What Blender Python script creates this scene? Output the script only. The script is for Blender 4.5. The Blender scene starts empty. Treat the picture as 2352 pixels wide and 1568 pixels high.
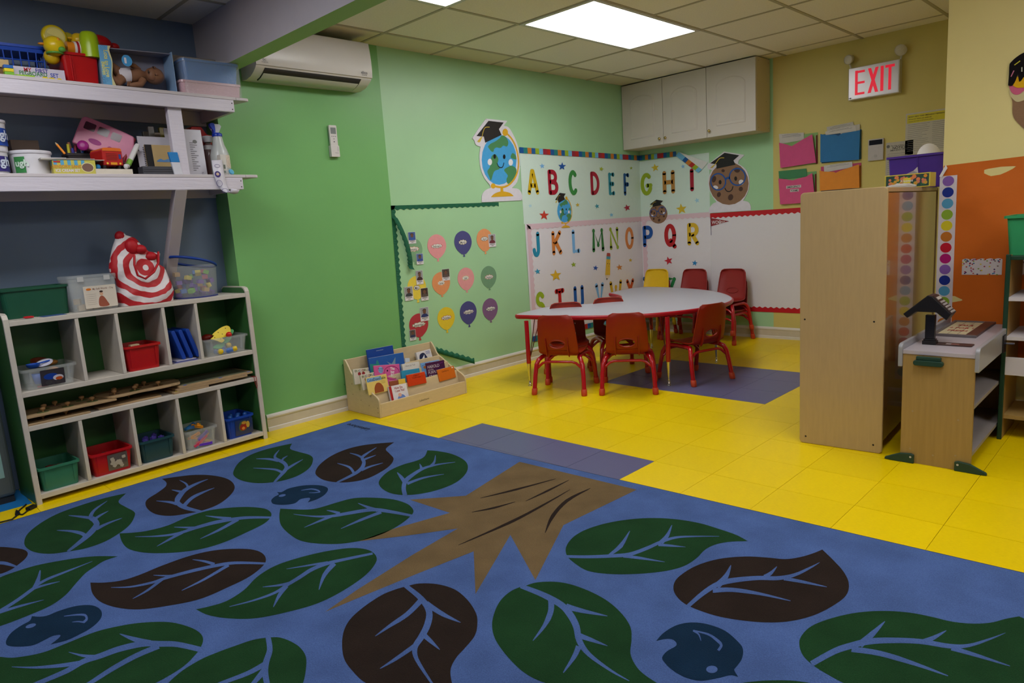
import bpy, bmesh, math, random
from mathutils import Vector, Matrix
random.seed(7)
SC = bpy.context.scene
COL = SC.collection
PI = math.pi

# ------------------------------------------------------------------ camera
YAW, PIT, ROL, FPX, CAMH = .7823, -.1655, -.0662, 1584.6, 1.1678
def _cam_axes():
    cy, sy = math.cos(YAW), math.sin(YAW)
    f = Vector((-sy*math.cos(PIT), cy*math.cos(PIT), math.sin(PIT)))
    r = Vector((cy, sy, 0)); u = r.cross(f)
    return r*math.cos(ROL)+u*math.sin(ROL), u*math.cos(ROL)-r*math.sin(ROL), f
CR, CU, CF = _cam_axes()
CP = Vector((0, 0, CAMH))
cam = bpy.data.objects.new('camera', bpy.data.cameras.new('camera'))
COL.objects.link(cam)
cam.data.sensor_width = 36.0
cam.data.lens = FPX/2352*36
cam.data.clip_start = .02
cam.matrix_world = Matrix(((CR.x, CU.x, -CF.x, 0), (CR.y, CU.y, -CF.y, 0), (CR.z, CU.z, -CF.z, CAMH), (0, 0, 0, 1)))
SC.camera = cam
# ------------------------------------------------------------------ world, exposure, room lamps
w = bpy.data.worlds.new('world'); SC.world = w; w.use_nodes = True
w.node_tree.nodes['Background'].inputs[0].default_value = (.8, .85, 1, 1)
w.node_tree.nodes['Background'].inputs[1].default_value = .05
SC.view_settings.view_transform = 'Standard'; SC.view_settings.look = 'None'
SC.view_settings.gamma = 1; SC.view_settings.use_curve_mapping = False
SC.view_settings.exposure = 0.0
PANEL_POWER = 12.0          # emission of the ceiling light diffusers
# ceiling lights: (x0, y0, x1, y1) of each lay-in panel
PANELS = [(-3.179, 3.45, -2.5694, 4.669), (-3.179, 2.2306, -2.5694, 2.8402), (-.7406, 1.93, -.131, 2.8402),
          (-3.179, -.2, -2.5694, 1.0), (-.7406, -.8, -.131, .4), (.4786, 2.4, 1.0882, 3.45)]

# structure planes
XL, YB, ZC = -4.066, 6.089, 2.432      # left wall, back wall, ceiling
XR, YR = -4.235, 1.81                  # recessed blue wall, where the recess ends
YP, XP = 4.30, -.972                   # pillar face, pillar corner
def ray(u, v): return CR*((u-1176)/FPX) - CU*((v-784)/FPX) + CF
def onx(u, v, x=XL): d = ray(u, v); return CP + d*((x-CP.x)/d.x)
def ony(u, v, y=YB): d = ray(u, v); return CP + d*((y-CP.y)/d.y)
def onz(u, v, z=0.): d = ray(u, v); return CP + d*((z-CP.z)/d.z)

# ------------------------------------------------------------------ materials
def lin(c):
    return tuple((x/255/12.92 if x/255 <= .04045 else ((x/255+.055)/1.055)**2.4) for x in c)
_M = {}
def M(name, rgb, rough=.5, spec=.5, var=0., vscale=8., bump=0., bscale=120., metal=0., trans=0., emit=0., alpha=1., stretch=None, rand=0., coat=0., ior=1.45, detail=4.):
    if name in _M: return _M[name]
    m = bpy.data.materials.new(name); m.use_nodes = True
    nt = m.node_tree; N = nt.nodes; L = nt.links
    b = N['Principled BSDF']; c = lin(rgb)+(1,)
    b.inputs['Base Color'].default_value = c
    b.inputs['Roughness'].default_value = rough
    b.inputs['Specular IOR Level'].default_value = spec
    b.inputs['Metallic'].default_value = metal
    b.inputs['Transmission Weight'].default_value = trans
    b.inputs['IOR'].default_value = ior
    b.inputs['Alpha'].default_value = alpha
    b.inputs['Coat Weight'].default_value = coat
    if emit:
        b.inputs['Emission Color'].default_value = c
        b.inputs['Emission Strength'].default_value = emit
    tc = N.new('ShaderNodeTexCoord'); mp = N.new('ShaderNodeMapping')
    L.new(tc.outputs['Object'], mp.inputs['Vector'])
    if stretch: mp.inputs['Scale'].default_value = stretch
    last = None
    if var:
        n = N.new('ShaderNodeTexNoise'); n.inputs['Scale'].default_value = vscale; n.inputs['Detail'].default_value = detail
        L.new(mp.outputs[0], n.inputs['Vector'])
        r = N.new('ShaderNodeMapRange'); r.inputs['From Min'].default_value = .25; r.inputs['From Max'].default_value = .75
        r.inputs['To Min'].default_value = 1-var; r.inputs['To Max'].default_value = 1+var
        L.new(n.outputs['Fac'], r.inputs['Value'])
        last = r.outputs[0]
    if rand:
        oi = N.new('ShaderNodeObjectInfo'); r2 = N.new('ShaderNodeMapRange')
        r2.inputs['To Min'].default_value = 1-rand; r2.inputs['To Max'].default_value = 1+rand
        L.new(oi.outputs['Random'], r2.inputs['Value'])
        if last is not None:
            mm = N.new('ShaderNodeMath'); mm.operation = 'MULTIPLY'
            L.new(last, mm.inputs[0]); L.new(r2.outputs[0], mm.inputs[1]); last = mm.outputs[0]
        else: last = r2.outputs[0]
    if last is not None:
        v = N.new('ShaderNodeVectorMath'); v.operation = 'SCALE'; v.inputs[0].default_value = c[:3]
        L.new(last, v.inputs['Scale']); L.new(v.outputs[0], b.inputs['Base Color'])
    if bump:
        n2 = N.new('ShaderNodeTexNoise'); n2.inputs['Scale'].default_value = bscale; n2.inputs['Detail'].default_value = 3
        L.new(mp.outputs[0], n2.inputs['Vector'])
        bp = N.new('ShaderNodeBump'); bp.inputs['Strength'].default_value = bump; bp.inputs['Distance'].default_value = .004
        L.new(n2.outputs['Fac'], bp.inputs['Height']); L.new(bp.outputs[0], b.inputs['Normal'])
    _M[name] = m
    return m
def C(rgb, rough=.5, spec=.4):      # plain painted / printed / plastic colour
    return M('colour_%02x%02x%02x_%d' % (*rgb, int(rough*100)), rgb, rough, spec, var=.04, vscale=30)

# ------------------------------------------------------------------ mesh builder
def smooth_poly(pts, n=5, closed=True):
    out = []; N = len(pts)
    P = [Vector((p[0], p[1])) for p in pts]; K = [len(p) > 2 for p in pts]
    for i in range(N if closed else N-1):
        a, b = P[i], P[(i+1) % N]
        pa = P[(i-1) % N] if (closed or i > 0) else a
        pb = P[(i+2) % N] if (closed or i+2 < N) else b
        ma = (b-a)*.7 if K[i] else (b-pa)*.5
        mb = (b-a)*.7 if K[(i+1) % N] else (pb-a)*.5
        lim = (b-a).length*1.3
        if ma.length > lim: ma = ma.normalized()*lim
        if mb.length > lim: mb = mb.normalized()*lim
        for k in range(n):
            t = k/n; t2 = t*t; t3 = t2*t
            out.append(a*(2*t3-3*t2+1)+ma*(t3-2*t2+t)+b*(3*t2-2*t3)+mb*(t3-t2))
    if not closed: out.append(P[-1])
    return [(q.x, q.y) for q in out]
def ell(cx, cy, rx, ry, rot=0, n=20):
    c, s = math.cos(rot), math.sin(rot)
    return [(cx+rx*math.cos(2*PI*i/n)*c-ry*math.sin(2*PI*i/n)*s, cy+rx*math.cos(2*PI*i/n)*s+ry*math.sin(2*PI*i/n)*c) for i in range(n)]
def rrect(x0, y0, x1, y1, r, n=4):
    o = []
    for cx, cy, a in ((x1-r, y1-r, 0), (x0+r, y1-r, 90), (x0+r, y0+r, 180), (x1-r, y0+r, 270)):
        for k in range(n+1):
            t = math.radians(a+90*k/n); o.append((cx+r*math.cos(t), cy+r*math.sin(t)))
    return o
def star(cx, cy, r, rot=PI/2, k=.42, n=5):
    return [(cx+(r if i % 2 == 0 else r*k)*math.cos(rot+PI*i/n), cy+(r if i % 2 == 0 else r*k)*math.sin(rot+PI*i/n)) for i in range(2*n)]
_TX = {}
def text_geo(s, bold=0.):
    k = (s, bold)
    if k not in _TX:
        cu = bpy.data.curves.new('t', 'FONT'); cu.body = s; cu.size = 1; cu.offset = bold; cu.resolution_u = 3
        ob = bpy.data.objects.new('t', cu); COL.objects.link(ob)
        bpy.context.view_layer.update()
        me = bpy.data.meshes.new_from_object(ob)
        vs = [(v.co.x, v.co.y) for v in me.vertices]; fs = [tuple(p.vertices) for p in me.polygons]
        bpy.data.objects.remove(ob); bpy.data.curves.remove(cu); bpy.data.meshes.remove(me)
        _TX[k] = (vs, fs)
    return _TX[k]
class MB:
    def __init__(s): s.v = []; s.f = []; s.m = []; s.s = []
    def add(s, vs, fs, mi=0, sm=False, T=None):
        o = len(s.v)
        s.v += [tuple(T @ Vector(p)) if T else tuple(p) for p in vs]
        s.f += [tuple(i+o for i in f) for f in fs]; s.m += [mi]*len(fs); s.s += [sm]*len(fs)
        return s
    def box(s, x0, y0, z0, x1, y1, z1, mi=0, T=None):
        vs = [(x, y, z) for z in (z0, z1) for y in (y0, y1) for x in (x0, x1)]
        return s.add(vs, [(0, 2, 3, 1), (4, 5, 7, 6), (0, 1, 5, 4), (2, 6, 7, 3), (0, 4, 6, 2), (1, 3, 7, 5)], mi, False, T)
    def hexa(s, p, mi=0):       # 8 points: bottom 4 ccw, top 4 ccw
        return s.add(p, [(3, 2, 1, 0), (4, 5, 6, 7), (0, 1, 5, 4), (1, 2, 6, 5), (2, 3, 7, 6), (3, 0, 4, 7)], mi)
    def poly(s, pts, z=0., h=0., mi=0, T=None):
        a = sum(pts[i][0]*pts[(i+1) % len(pts)][1]-pts[(i+1) % len(pts)][0]*pts[i][1] for i in range(len(pts)))
        if a < 0: pts = pts[::-1]
        n = len(pts)
        if not h: return s.add([(p[0], p[1], z) for p in pts], [tuple(range(n))], mi, False, T)
        vs = [(p[0], p[1], z) for p in pts]+[(p[0], p[1], z+h) for p in pts]
        fs = [tuple(range(n-1, -1, -1)), tuple(range(n, 2*n))]+[(i, (i+1) % n, n+(i+1) % n, n+i) for i in range(n)]
        return s.add(vs, fs, mi, False, T)
    def ribbon(s, pts, ws, z=0., mi=0, T=None, caps=False, n=5, sm=True):
        P = smooth_poly(pts, n, False) if (sm and len(pts) > 2) else [(p[0], p[1]) for p in pts]
        k = len(P); vs = []
        for i, p in enumerate(P):
            a = Vector(P[max(i-1, 0)]); b = Vector(P[min(i+1, k-1)]); d = (b-a); d = d.normalized() if d.length else Vector((1, 0))
            t = i/(k-1)*(len(ws)-1); j = min(int(t), len(ws)-2) if len(ws) > 1 else 0
            wd = ws[j]+(ws[j+1]-ws[j])*(t-j) if len(ws) > 1 else ws[0]
            vs += [(p[0]-d.y*wd/2, p[1]+d.x*wd/2, z), (p[0]+d.y*wd/2, p[1]-d.x*wd/2, z)]
        s.add(vs, [(2*i, 2*i+1, 2*i+3, 2*i+2) for i in range(k-1)], mi, False, T)
        if caps:
            for q, wd in ((P[0], ws[0]), (P[-1], ws[-1])): s.poly(ell(q[0], q[1], wd/2, wd/2, 0, 12), z, 0, mi, T)
        return s
    def rings(s, R, mi=0, sm=True, cap0=True, cap1=True, closed=True, T=None):
        n = len(R[0]); vs = [p for r in R for p in r]; fs = []
        for j in range(len(R)-1):
            for i in range(n if closed else n-1):
                fs.append((j*n+i, j*n+(i+1) % n, (j+1)*n+(i+1) % n, (j+1)*n+i))
        s.add(vs, fs, mi, sm, T)
        if cap0: s.add(R[0], [tuple(range(n-1, -1, -1))], mi, False, T)
        if cap1: s.add(R[-1], [tuple(range(n))], mi, False, T)
        return s
    def lathe(s, prof, n=16, mi=0, T=None, sm=True, cap0=True, cap1=True):
        R = [[(r*math.cos(2*PI*i/n), r*math.sin(2*PI*i/n), z) for i in range(n)] for r, z in prof]
        return s.rings(R, mi, sm, cap0, cap1, True, T)
    def tube(s, pts, r, n=8, mi=0, T=None, cap=True, closed=False):
        P = [Vector(p) for p in pts]; k = len(P); R = []; nrm = None
        for i in range(k):
            a = P[(i-1) % k] if closed else P[max(i-1, 0)]; b = P[(i+1) % k] if closed else P[min(i+1, k-1)]
            d = (b-a).normalized()
            if nrm is None:
                nrm = d.orthogonal().normalized()
            nrm = (nrm-d*nrm.dot(d)).normalized(); bi = d.cross(nrm)
            rr = r[i] if isinstance(r, (list, tuple)) else r
            R.append([tuple(P[i]+nrm*(rr*math.cos(2*PI*j/n))+bi*(rr*math.sin(2*PI*j/n))) for j in range(n)])
        if closed: R.append(R[0]); cap = False
        return s.rings(R, mi, True, cap, cap, True, T)
    def sphere(s, c, r, seg=14, rg=9, mi=0, T=None):
        if not isinstance(r, (tuple, list)): r = (r, r, r)
        R = []
        for j in range(rg+1):
            a = PI*j/rg; rr = max(math.sin(a), .001)
            R.append([(c[0]+r[0]*rr*math.cos(2*PI*i/seg), c[1]+r[1]*rr*math.sin(2*PI*i/seg), c[2]-r[2]*math.cos(a)) for i in range(seg)])
        return s.rings(R, mi, True, True, True, True, T)
    def text(s, st, size, x=0, y=0, z=0, mi=0, T=None, bold=0., align='C', sx=1., rot=0.):
        vs, fs = text_geo(st, bold)
        if not vs: return s
        x0 = min(p[0] for p in vs); x1 = max(p[0] for p in vs)
        ox = {'C': (x0+x1)/2, 'L': x0, 'R': x1}[align]; c, q = math.cos(rot), math.sin(rot)
        o = []
        for p in vs:
            a, b = (p[0]-ox)*size*sx, (p[1]-.35)*size
            o.append((x+a*c-b*q, y+a*q+b*c, z))
        return s.add(o, fs, mi, False, T)
    def bin(s, W, D, H, tp=.88, rim=.008, r=.02, th=.003, mi=0, lip=.012):
        # open tapered tub, centred, bottom at z=0
        def rr(f, z, grow=0.):
            return [(p[0], p[1], z) for p in rrect(-W/2*f-grow, -D/2*f-grow, W/2*f+grow, D/2*f+grow, r)]
        R = [rr(tp, 0), rr(tp+(1-tp)*.9, H-lip), rr(1, H-lip, rim), rr(1, H, rim), rr(1, H, -th), rr(tp, th, -th)]
        return s.rings(R, mi, False, True, True)
    def mesh(s, name):
        me = bpy.data.meshes.new(name); me.from_pydata(s.v, [], s.f)
        me.polygons.foreach_set('material_index', s.m); me.polygons.foreach_set('use_smooth', s.s)
        me.update(); return me
def build(name, mb, mats, parent=None, loc=None, rot=None, bevel=0., seg=2, sub=0):
    me = mb.mesh(name)
    for m in (mats if isinstance(mats, (list, tuple)) else [mats]): me.materials.append(m)
    o = bpy.data.objects.new(name, me); COL.objects.link(o)
    if parent is not None: o.parent = parent
    if loc is not None: o.location = loc
    if rot is not None: o.rotation_euler = rot if isinstance(rot, (tuple, list)) else (0, 0, rot)
    if bevel:
        b = o.modifiers.new('bevel', 'BEVEL'); b.width = bevel; b.segments = seg; b.limit_method = 'ANGLE'; b.angle_limit = .6
    if sub:
        b = o.modifiers.new('sub', 'SUBSURF'); b.levels = sub; b.render_levels = sub
    return o
def tag(o, label, cat, group=None):
    o['label'] = label; o['category'] = cat
    if group: o['group'] = group
    return o
def thing(name, label, cat, loc=(0, 0, 0), rot=None, group=None, mat=None):
    o = bpy.data.objects.new(name, None); COL.objects.link(o); o.empty_display_size = .05
    if mat is not None: o.matrix_world = mat
    else:
        o.location = loc
        if rot is not None: o.rotation_euler = rot if isinstance(rot, (tuple, list)) else (0, 0, rot)
    return tag(o, label, cat, group)
def struct(name, mb, mats, **k):
    o = build(name, mb, mats, **k)
    if k.get('parent') is None: o['kind'] = 'structure'
    return o
def dup(root, loc=None, rot=None, label=None):
    r = root.copy(); COL.objects.link(r)
    if loc is not None: r.location = loc
    if rot is not None: r.rotation_euler = rot if isinstance(rot, (tuple, list)) else (0, 0, rot)
    if label: r['label'] = label
    for ch in list(root.children):
        c = ch.copy(); COL.objects.link(c); c.parent = r
        for g in list(ch.children):
            d = g.copy(); COL.objects.link(d); d.parent = c
    return r
def frame(o, X, Y):
    X = Vector(X).normalized(); Y = Vector(Y).normalized(); Z = X.cross(Y)
    return Matrix(((X.x, Y.x, Z.x, o[0]), (X.y, Y.y, Z.y, o[1]), (X.z, Y.z, Z.z, o[2]), (0, 0, 0, 1)))
class Wall:                       # 2-D drawing plane on a wall: x to the right, y up, z out of the wall
    def __init__(s, kind, cu, cv, off=.002, at=None):
        s.k = kind; s.off = off
        if kind == 'L': s.pl = (XL if at is None else at)+off; s.o = onx(cu, cv, s.pl); s.T = frame(s.o, (0, 1, 0), (0, 0, 1))
        else: s.pl = ((YB if kind == 'B' else YP) if at is None else at)-off; s.o = ony(cu, cv, s.pl); s.T = frame(s.o, (1, 0, 0), (0, 0, 1))
    def q(s, u, v):
        if s.k == 'L': p = onx(u, v, s.pl); return (p.y-s.o.y, p.z-s.o.z)
        p = ony(u, v, s.pl); return (p.x-s.o.x, p.z-s.o.z)
    def qs(s, pts, x0=0, y0=0, sc=1.): return [s.q(x0+p[0]/sc, y0+p[1]/sc)+tuple(p[2:]) for p in pts]
# ------------------------------------------------------------------ structure: floor, walls, ceiling
m_yel = M('floor_yellow_vinyl', (228, 196, 0), .34, .28, var=.07, vscale=14, stretch=(1.2, 6, 1), rand=.035)
m_pur = M('floor_purple_vinyl', (90, 90, 126), .34, .4, var=.12, vscale=40, stretch=(1, 4, 1), rand=.03)
m_blu = M('floor_blue_vinyl', (32, 120, 190), .35, .4, var=.06, rand=.03)
m_sub = M('floor_joint_dirt', (110, 84, 10), .9)
m_g1 = M('paint_leaf_green', (116, 176, 106), .36, .45, var=.035, vscale=3, bump=.05, bscale=60)
m_g2 = M('paint_pale_green', (162, 206, 160), .36, .45, var=.03, vscale=3, bump=.05, bscale=60)
m_y = M('paint_yellow', (204, 188, 110), .5, .4, var=.035, vscale=3, bump=.05, bscale=60)
m_y2 = M('paint_pillar_yellow', (226, 210, 142), .5, .4, var=.03, vscale=3, bump=.05, bscale=60)
m_bl = M('paint_slate_blue', (112, 130, 156), .5, .4, var=.04, vscale=4)
m_wp = M('paint_soffit_white', (186, 180, 188), .55, .4, var=.03)
m_off = M('paint_offwhite', (205, 198, 185), .6, .3)
RX1, RY0 = 2.3, -3.0
fl = struct('floor', MB().box(XR-.1, RY0, -.06, RX1, YB, -.0035), m_sub)
tile_me = {}
T0, TX0, TY0 = .3048, -1.792, 3.946
def floor_tile(x0, y0, x1, y1, mat):
    if mat.name not in tile_me:
        me = MB().box(-.5, -.5, -.004, .5, .5, 0).mesh('tile'); me.materials.append(mat); tile_me[mat.name] = me
    g = .0016
    o = bpy.data.objects.new('tile', tile_me[mat.name]); COL.objects.link(o); o.parent = fl
    o.location = ((x0+x1)/2, (y0+y1)/2, random.uniform(-.00015, .00015)); o.scale = (x1-x0-g, y1-y0-g, 1)
for i in range(-9, 9):
    for j in range(-13, 8):
        x0, y0 = TX0+i*T0, TY0+j*T0; x1, y1 = x0+T0, y0+T0
        rec = y0 < YR-.15
        x0 = max(x0, XR if rec else XL); y1 = min(y1, YB)
        if x1 <= x0+.01 or y1 <= y0+.01: continue
        if y1 < 2.35 and x0 > -3.75: continue
        if x0 > -.9 and y0 > YP: continue
        mat = m_yel
        if -4 <= i <= -1 and (0 <= j <= 2 or -8 <= j <= -5): mat = m_pur
        if x1 < -3.85 and y1 < .62: mat = m_blu
        floor_tile(x0, y0, x1, y1, mat)
ysp = (onx(869, 112).y+onx(925, 800).y)/2
mb = MB().box(XL-.1, YR, 0, XL, ysp, 2.5).box(XL-.1, ysp, 0, XL, YB+.1, 2.5, 1)
mb.box(XR-.05, YR+.0005, 0, XL-.001, YR+.06, 2.5, 0)
struct('wall_left', mb, [m_g1, m_g2])
struct('wall_recess', MB().box(XR-.1, RY0, 0, XR, YR+.05, 2.5), m_bl)
xsp = ony(1776, 400).x
struct('wall_back', MB().box(XL, YB, 0, xsp, YB+.1, 2.5).box(xsp, YB, 0, XP+.1, YB+.1, 2.5, 1), [m_g2, m_y])
struct('wall_right', MB().box(XP, YP, 0, RX1, YB+.1, 2.5), m_y2)
struct('wall_east', MB().box(RX1, RY0, 0, RX1+.1, YP, 2.5), m_off)
struct('wall_front', MB().box(XR-.1, RY0-.1, 0, RX1+.1, RY0, 2.5), m_off)
# ceiling: slab, lay-in tiles, grid bars
m_ct = M('ceiling_tile_mineral', (236, 230, 216), .85, .2, var=.05, vscale=60, bump=.25, bscale=180, rand=.03)
m_cs = M('ceiling_tile_speckled', (214, 206, 176), .85, .2, var=.22, vscale=170, bump=.3, bscale=180, detail=2)
m_bar = M('ceiling_grid_paint', (172, 164, 140), .5, .3)
ce = struct('ceiling', MB().box(XR-.1, RY0-.1, 2.47, RX1+.1, YB+.1, 2.52), m_off)
G, GX0, GY0 = .6096, -3.179, 4.669
ct_me = {}
def in_panel(x, y): return any(a < x < c and b < y < d for a, b, c, d in PANELS)
for i in range(-2, 10):
    for j in range(-13, 3):
        x0, y0 = GX0+i*G, GY0+j*G; x1, y1 = x0+G, y0+G
        for a, b, c, d in PANELS:      # a tile cut short by a panel
            if a < (x0+x1)/2 < c:
                if b < y1 <= d and y0 < b: y1 = b
                if b <= y0 < d and y1 > d: y0 = d
        x0 = max(x0, XL if y0 > YR else XR); x1 = min(x1, RX1); y0 = max(y0, RY0); y1 = min(y1, YB)
        if x0 > XP-.05 and y0 > YP-.3: y1 = min(y1, YP)
        if x1-x0 < .02 or y1-y0 < .02 or in_panel((x0+x1)/2, (y0+y1)/2): continue
        mat = m_cs if (i == -2 and y0 > YR) else m_ct
        if mat.name not in ct_me:
            me = MB().box(-.5, -.5, 0, .5, .5, .015).mesh('ceiling_tile'); me.materials.append(mat); ct_me[mat.name] = me
        o = bpy.data.objects.new('ceiling_tile', ct_me[mat.name]); COL.objects.link(o); o.parent = ce
        o.location = ((x0+x1)/2, (y0+y1)/2, 2.436+random.uniform(-.001, .0015)); o.scale = (x1-x0-.004, y1-y0-.004, 1)
for i in range(-1, 10):
    x = GX0+i*G
    if x < RX1: build('grid_bar', MB().box(x-.012, RY0, ZC, x+.012, YB if x < XP else YP, ZC+.035), m_bar, ce, bevel=.002)
for j in range(-12, 3):
    y = GY0+j*G
    if y < YB: build('grid_bar', MB().box(XL if y > YR else XR, y-.011, ZC+.0006, RX1 if y < YP else XP, y+.011, ZC+.034), m_bar, ce, bevel=.002)
# lay-in ceiling lights
m_dif = M('light_diffuser', (255, 255, 255), .4, emit=PANEL_POWER)
m_lf = M('light_frame_white', (200, 196, 190), .4)
PL = ['large lit ceiling light panel above the kidney table', 'lit ceiling light panel just behind the soffit beam', 'ceiling light panel above the wooden play counter',
      'ceiling light panel above the cubby shelf side of rug', 'ceiling light panel above the middle of the rug', 'ceiling light panel in front of the orange wall']
for (a, b, c, d), lb in zip(PANELS, PL):
    t = thing('ceiling_light', lb, 'light', ((a+c)/2, (b+d)/2, ZC), group='lay-in ceiling lights')
    W, D = (c-a)/2, (d-b)/2; f = MB(); k = .03
    for x0, y0, x1, y1 in ((-W, -D, W, -D+k), (-W, D-k, W, D), (-W, -D+k, -W+k, D-k), (W-k, -D+k, W, D-k)): f.box(x0, y0, -.004, x1, y1, .03)
    build('light_frame', f, m_lf, t, bevel=.002)
    build('diffuser', MB().box(-W+k, -D+k, 0.0, W-k, D-k, .012), m_dif, t)
# soffit beam across the room: white face, green underside
mb = MB().box(XR, YR-.002, 2.146, RX1, YR+.108, 2.5)
mb.m[0] = 1
struct('trim_1', mb, [m_wp, M('paint_beam_green', (150, 186, 116), .5, .4)])
# baseboards
m_bw = M('baseboard_white', (214, 208, 202), .4, .4, var=.03)
m_bb = M('baseboard_beige', (196, 186, 168), .5, .4, var=.05, vscale=20)
PB = [(0, 0), (.016, 0), (.016, .022), (.011, .026), (.010, .078), (.014, .082), (.016, .09), (.012, .1), (.006, .106), (0, .106)]
def baseboard(name, o, d, n, ln):
    mb = MB(); d, n = Vector(d), Vector(n); R = []
    for t in (0, ln): R.append([tuple(Vector(o)+d*t+n*p[0]+Vector((0, 0, p[1]))) for p in PB])
    mb.rings(R, 0, False)
    for i in range(len(PB)): mb.m[i] = 1 if i == 3 else 0
    struct(name, mb, [m_bw, m_bb])
baseboard('baseboard_left', (XL, YR+.06, 0), (0, 1, 0), (1, 0, 0), YB-YR-.06)
baseboard('baseboard_back', (XL+.016, YB, 0), (1, 0, 0), (0, -1, 0), XP-XL-.016)
baseboard('baseboard_right', (XP, YP, 0), (1, 0, 0), (0, -1, 0), 1.2)
# ------------------------------------------------------------------ rug with woven leaf pattern
def pile(name, rgb, var=.10):
    m = M(name, rgb, .95, .03, var=var, vscale=260, bump=.9, bscale=420)
    nt = m.node_tree; N = nt.nodes; L = nt.links; b = N['Principled BSDF']
    b.inputs['Sheen Weight'].default_value = .02; b.inputs['Sheen Roughness'].default_value = .5
    # large soft pile marks
    src = b.inputs['Base Color'].links[0].from_socket
    n = N.new('ShaderNodeTexNoise'); n.inputs['Scale'].default_value = 7; n.inputs['Detail'].default_value = 5
    tc = N.new('ShaderNodeTexCoord'); L.new(tc.outputs['Object'], n.inputs['Vector'])
    r = N.new('ShaderNodeMapRange'); r.inputs['From Min'].default_value = .3; r.inputs['From Max'].default_value = .7
    r.inputs['To Min'].default_value = .86; r.inputs['To Max'].default_value = 1.14; L.new(n.outputs['Fac'], r.inputs['Value'])
    v = N.new('ShaderNodeVectorMath'); v.operation = 'SCALE'; L.new(src, v.inputs[0]); L.new(r.outputs[0], v.inputs['Scale'])
    L.new(v.outputs[0], b.inputs['Base Color'])
    return m
p_blue = pile('pile_blue', (76, 100, 154), .2); p_green = pile('pile_green', (28, 62, 34), .2); p_brown = pile('pile_brown', (42, 32, 28), .2)
p_tan = pile('pile_tan', (112, 92, 64), .16); p_navy = pile('pile_navy', (18, 42, 66), .16)
RZ = .011
def rp(x0, y0, sc): return lambda p, z=RZ: onz(x0+p[0]/sc, y0+p[1]/sc, z)
A_ = rp(0, 1070, 3.675); B_ = rp(0, 1318, 3.675); C_ = rp(500, 980, 3.675); D_ = rp(500, 1220, 3.675)
E_ = rp(820, 1040, 3.5636); F_ = rp(1100, 1300, 3.7935); G_ = rp(1280, 1170, 3.36); H_ = rp(1732, 1340, 3.7935); L_ = rp(0, 940, 2.)
c0 = onz(817, 962, RZ); c1 = onz(2352, 1315, RZ); c2 = onz(0, 1203, RZ)
far = (c1-c0).normalized(); lef = (c2-c0).normalized()
rug_pts = [c0, c0+far*5.2, c0+far*5.2+lef*4.6, c0+lef*4.6]
rug = thing('rug', 'large blue rug with woven green and brown leaves', 'rug', (c0.x, c0.y, 0))
RO = Vector((c0.x, c0.y, 0))
build('rug_base', MB().poly([(p.x-RO.x, p.y-RO.y) for p in rug_pts], 0.0, RZ-.0002), p_blue, rug, bevel=.002)
e = MB()
for a, b in ((0, 1), (3, 0)):
    P, Q = rug_pts[a]-RO, rug_pts[b]-RO
    e.tube([(P.x, P.y, .006), (Q.x, Q.y, .006)], .0055, 6)
build('bound_edge', e, M('rug_binding', (34, 40, 70), .9), rug)
def motif(name, fn, outline, mat, veins, lab, vmat=None, n=5, smooth=True):
    pts = smooth_poly(outline, n) if smooth else outline
    P = [fn(p)-RO for p in pts]
    o = build(name, MB().poly([(p.x, p.y) for p in P], RZ+.0003), mat, rug); o['label'] = lab
    if veins:
        mb = MB()
        for vi, (pts, ws) in enumerate(veins):
            zz = RZ+.0006+.00007*vi
            if len(ws) == 1:    # ellipse eye: (centre, rx, ry, rot)
                Q = [fn(q)-RO for q in ell(*pts)]; mb.poly([(q.x, q.y) for q in Q], zz); continue
            S = smooth_poly(pts, 4, False); k = len(S)
            vs = []
            for i, p in enumerate(S):
                a = Vector(S[max(i-1, 0)]); b = Vector(S[min(i+1, k-1)]); d = (b-a).normalized()
                t = i/(k-1)*(len(ws)-1); j = min(int(t), len(ws)-2); wd = (ws[j]+(ws[j+1]-ws[j])*(t-j))/2
                for sg in (1, -1):
                    q = fn((p[0]-sg*d.y*wd, p[1]+sg*d.x*wd))-RO; vs.append((q.x, q.y, zz))
            mb.add(vs, [(2*i, 2*i+2, 2*i+3, 2*i+1) for i in range(k-1)])
        build('vein' if 'leaf' in name else 'marking', mb, vmat or p_blue, o)
def leaf(fn, out, col, veins): motif('leaf_motif', fn, out, p_green if col == 'g' else p_brown, veins, 'green woven leaf' if col == 'g' else 'dark brown woven leaf')
leaf(A_, [(1065,230,1),(1000,300),(1060,345),(1125,380),(1140,410),(1100,490),(1010,565),(880,640),(720,695),(580,720),(430,740),(300,728),(225,690),(205,640),(235,570),(330,490),(470,410),(640,345),(830,285),(960,252)], 'g',
 [([(570,722),(725,600),(815,500),(795,455),(765,430),(800,370),(905,295)],(16,44,50,44,22,3)), ([(725,595),(690,570),(600,550),(480,543)],(36,26,4)), ([(815,530),(920,480),(1030,440)],(28,16,3)), ([(770,440),(680,428),(580,418)],(26,18,4)), ([(805,445),(850,415),(915,380)],(24,16,3))])
leaf(A_, [(1368,108,1),(1405,140),(1395,175),(1330,225),(1245,280),(1228,325),(1260,375),(1330,410),(1440,420),(1560,405),(1690,380),(1830,330),(1930,260),(1980,190),(1960,135),(1890,98),(1760,76),(1620,76),(1480,92)], 'b',
 [([(1700,386),(1560,350),(1495,300),(1535,230),(1590,185),(1680,140),(1755,112)],(18,36,46,30,18,3)), ([(1490,320),(1430,305),(1320,295)],(26,18,3)), ([(1550,340),(1620,270),(1720,220),(1810,185)],(32,22,3)), ([(1590,190),(1570,150),(1515,120)],(24,16,3)), ([(1540,222),(1500,212),(1450,202)],(24,16,3))])
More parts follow.
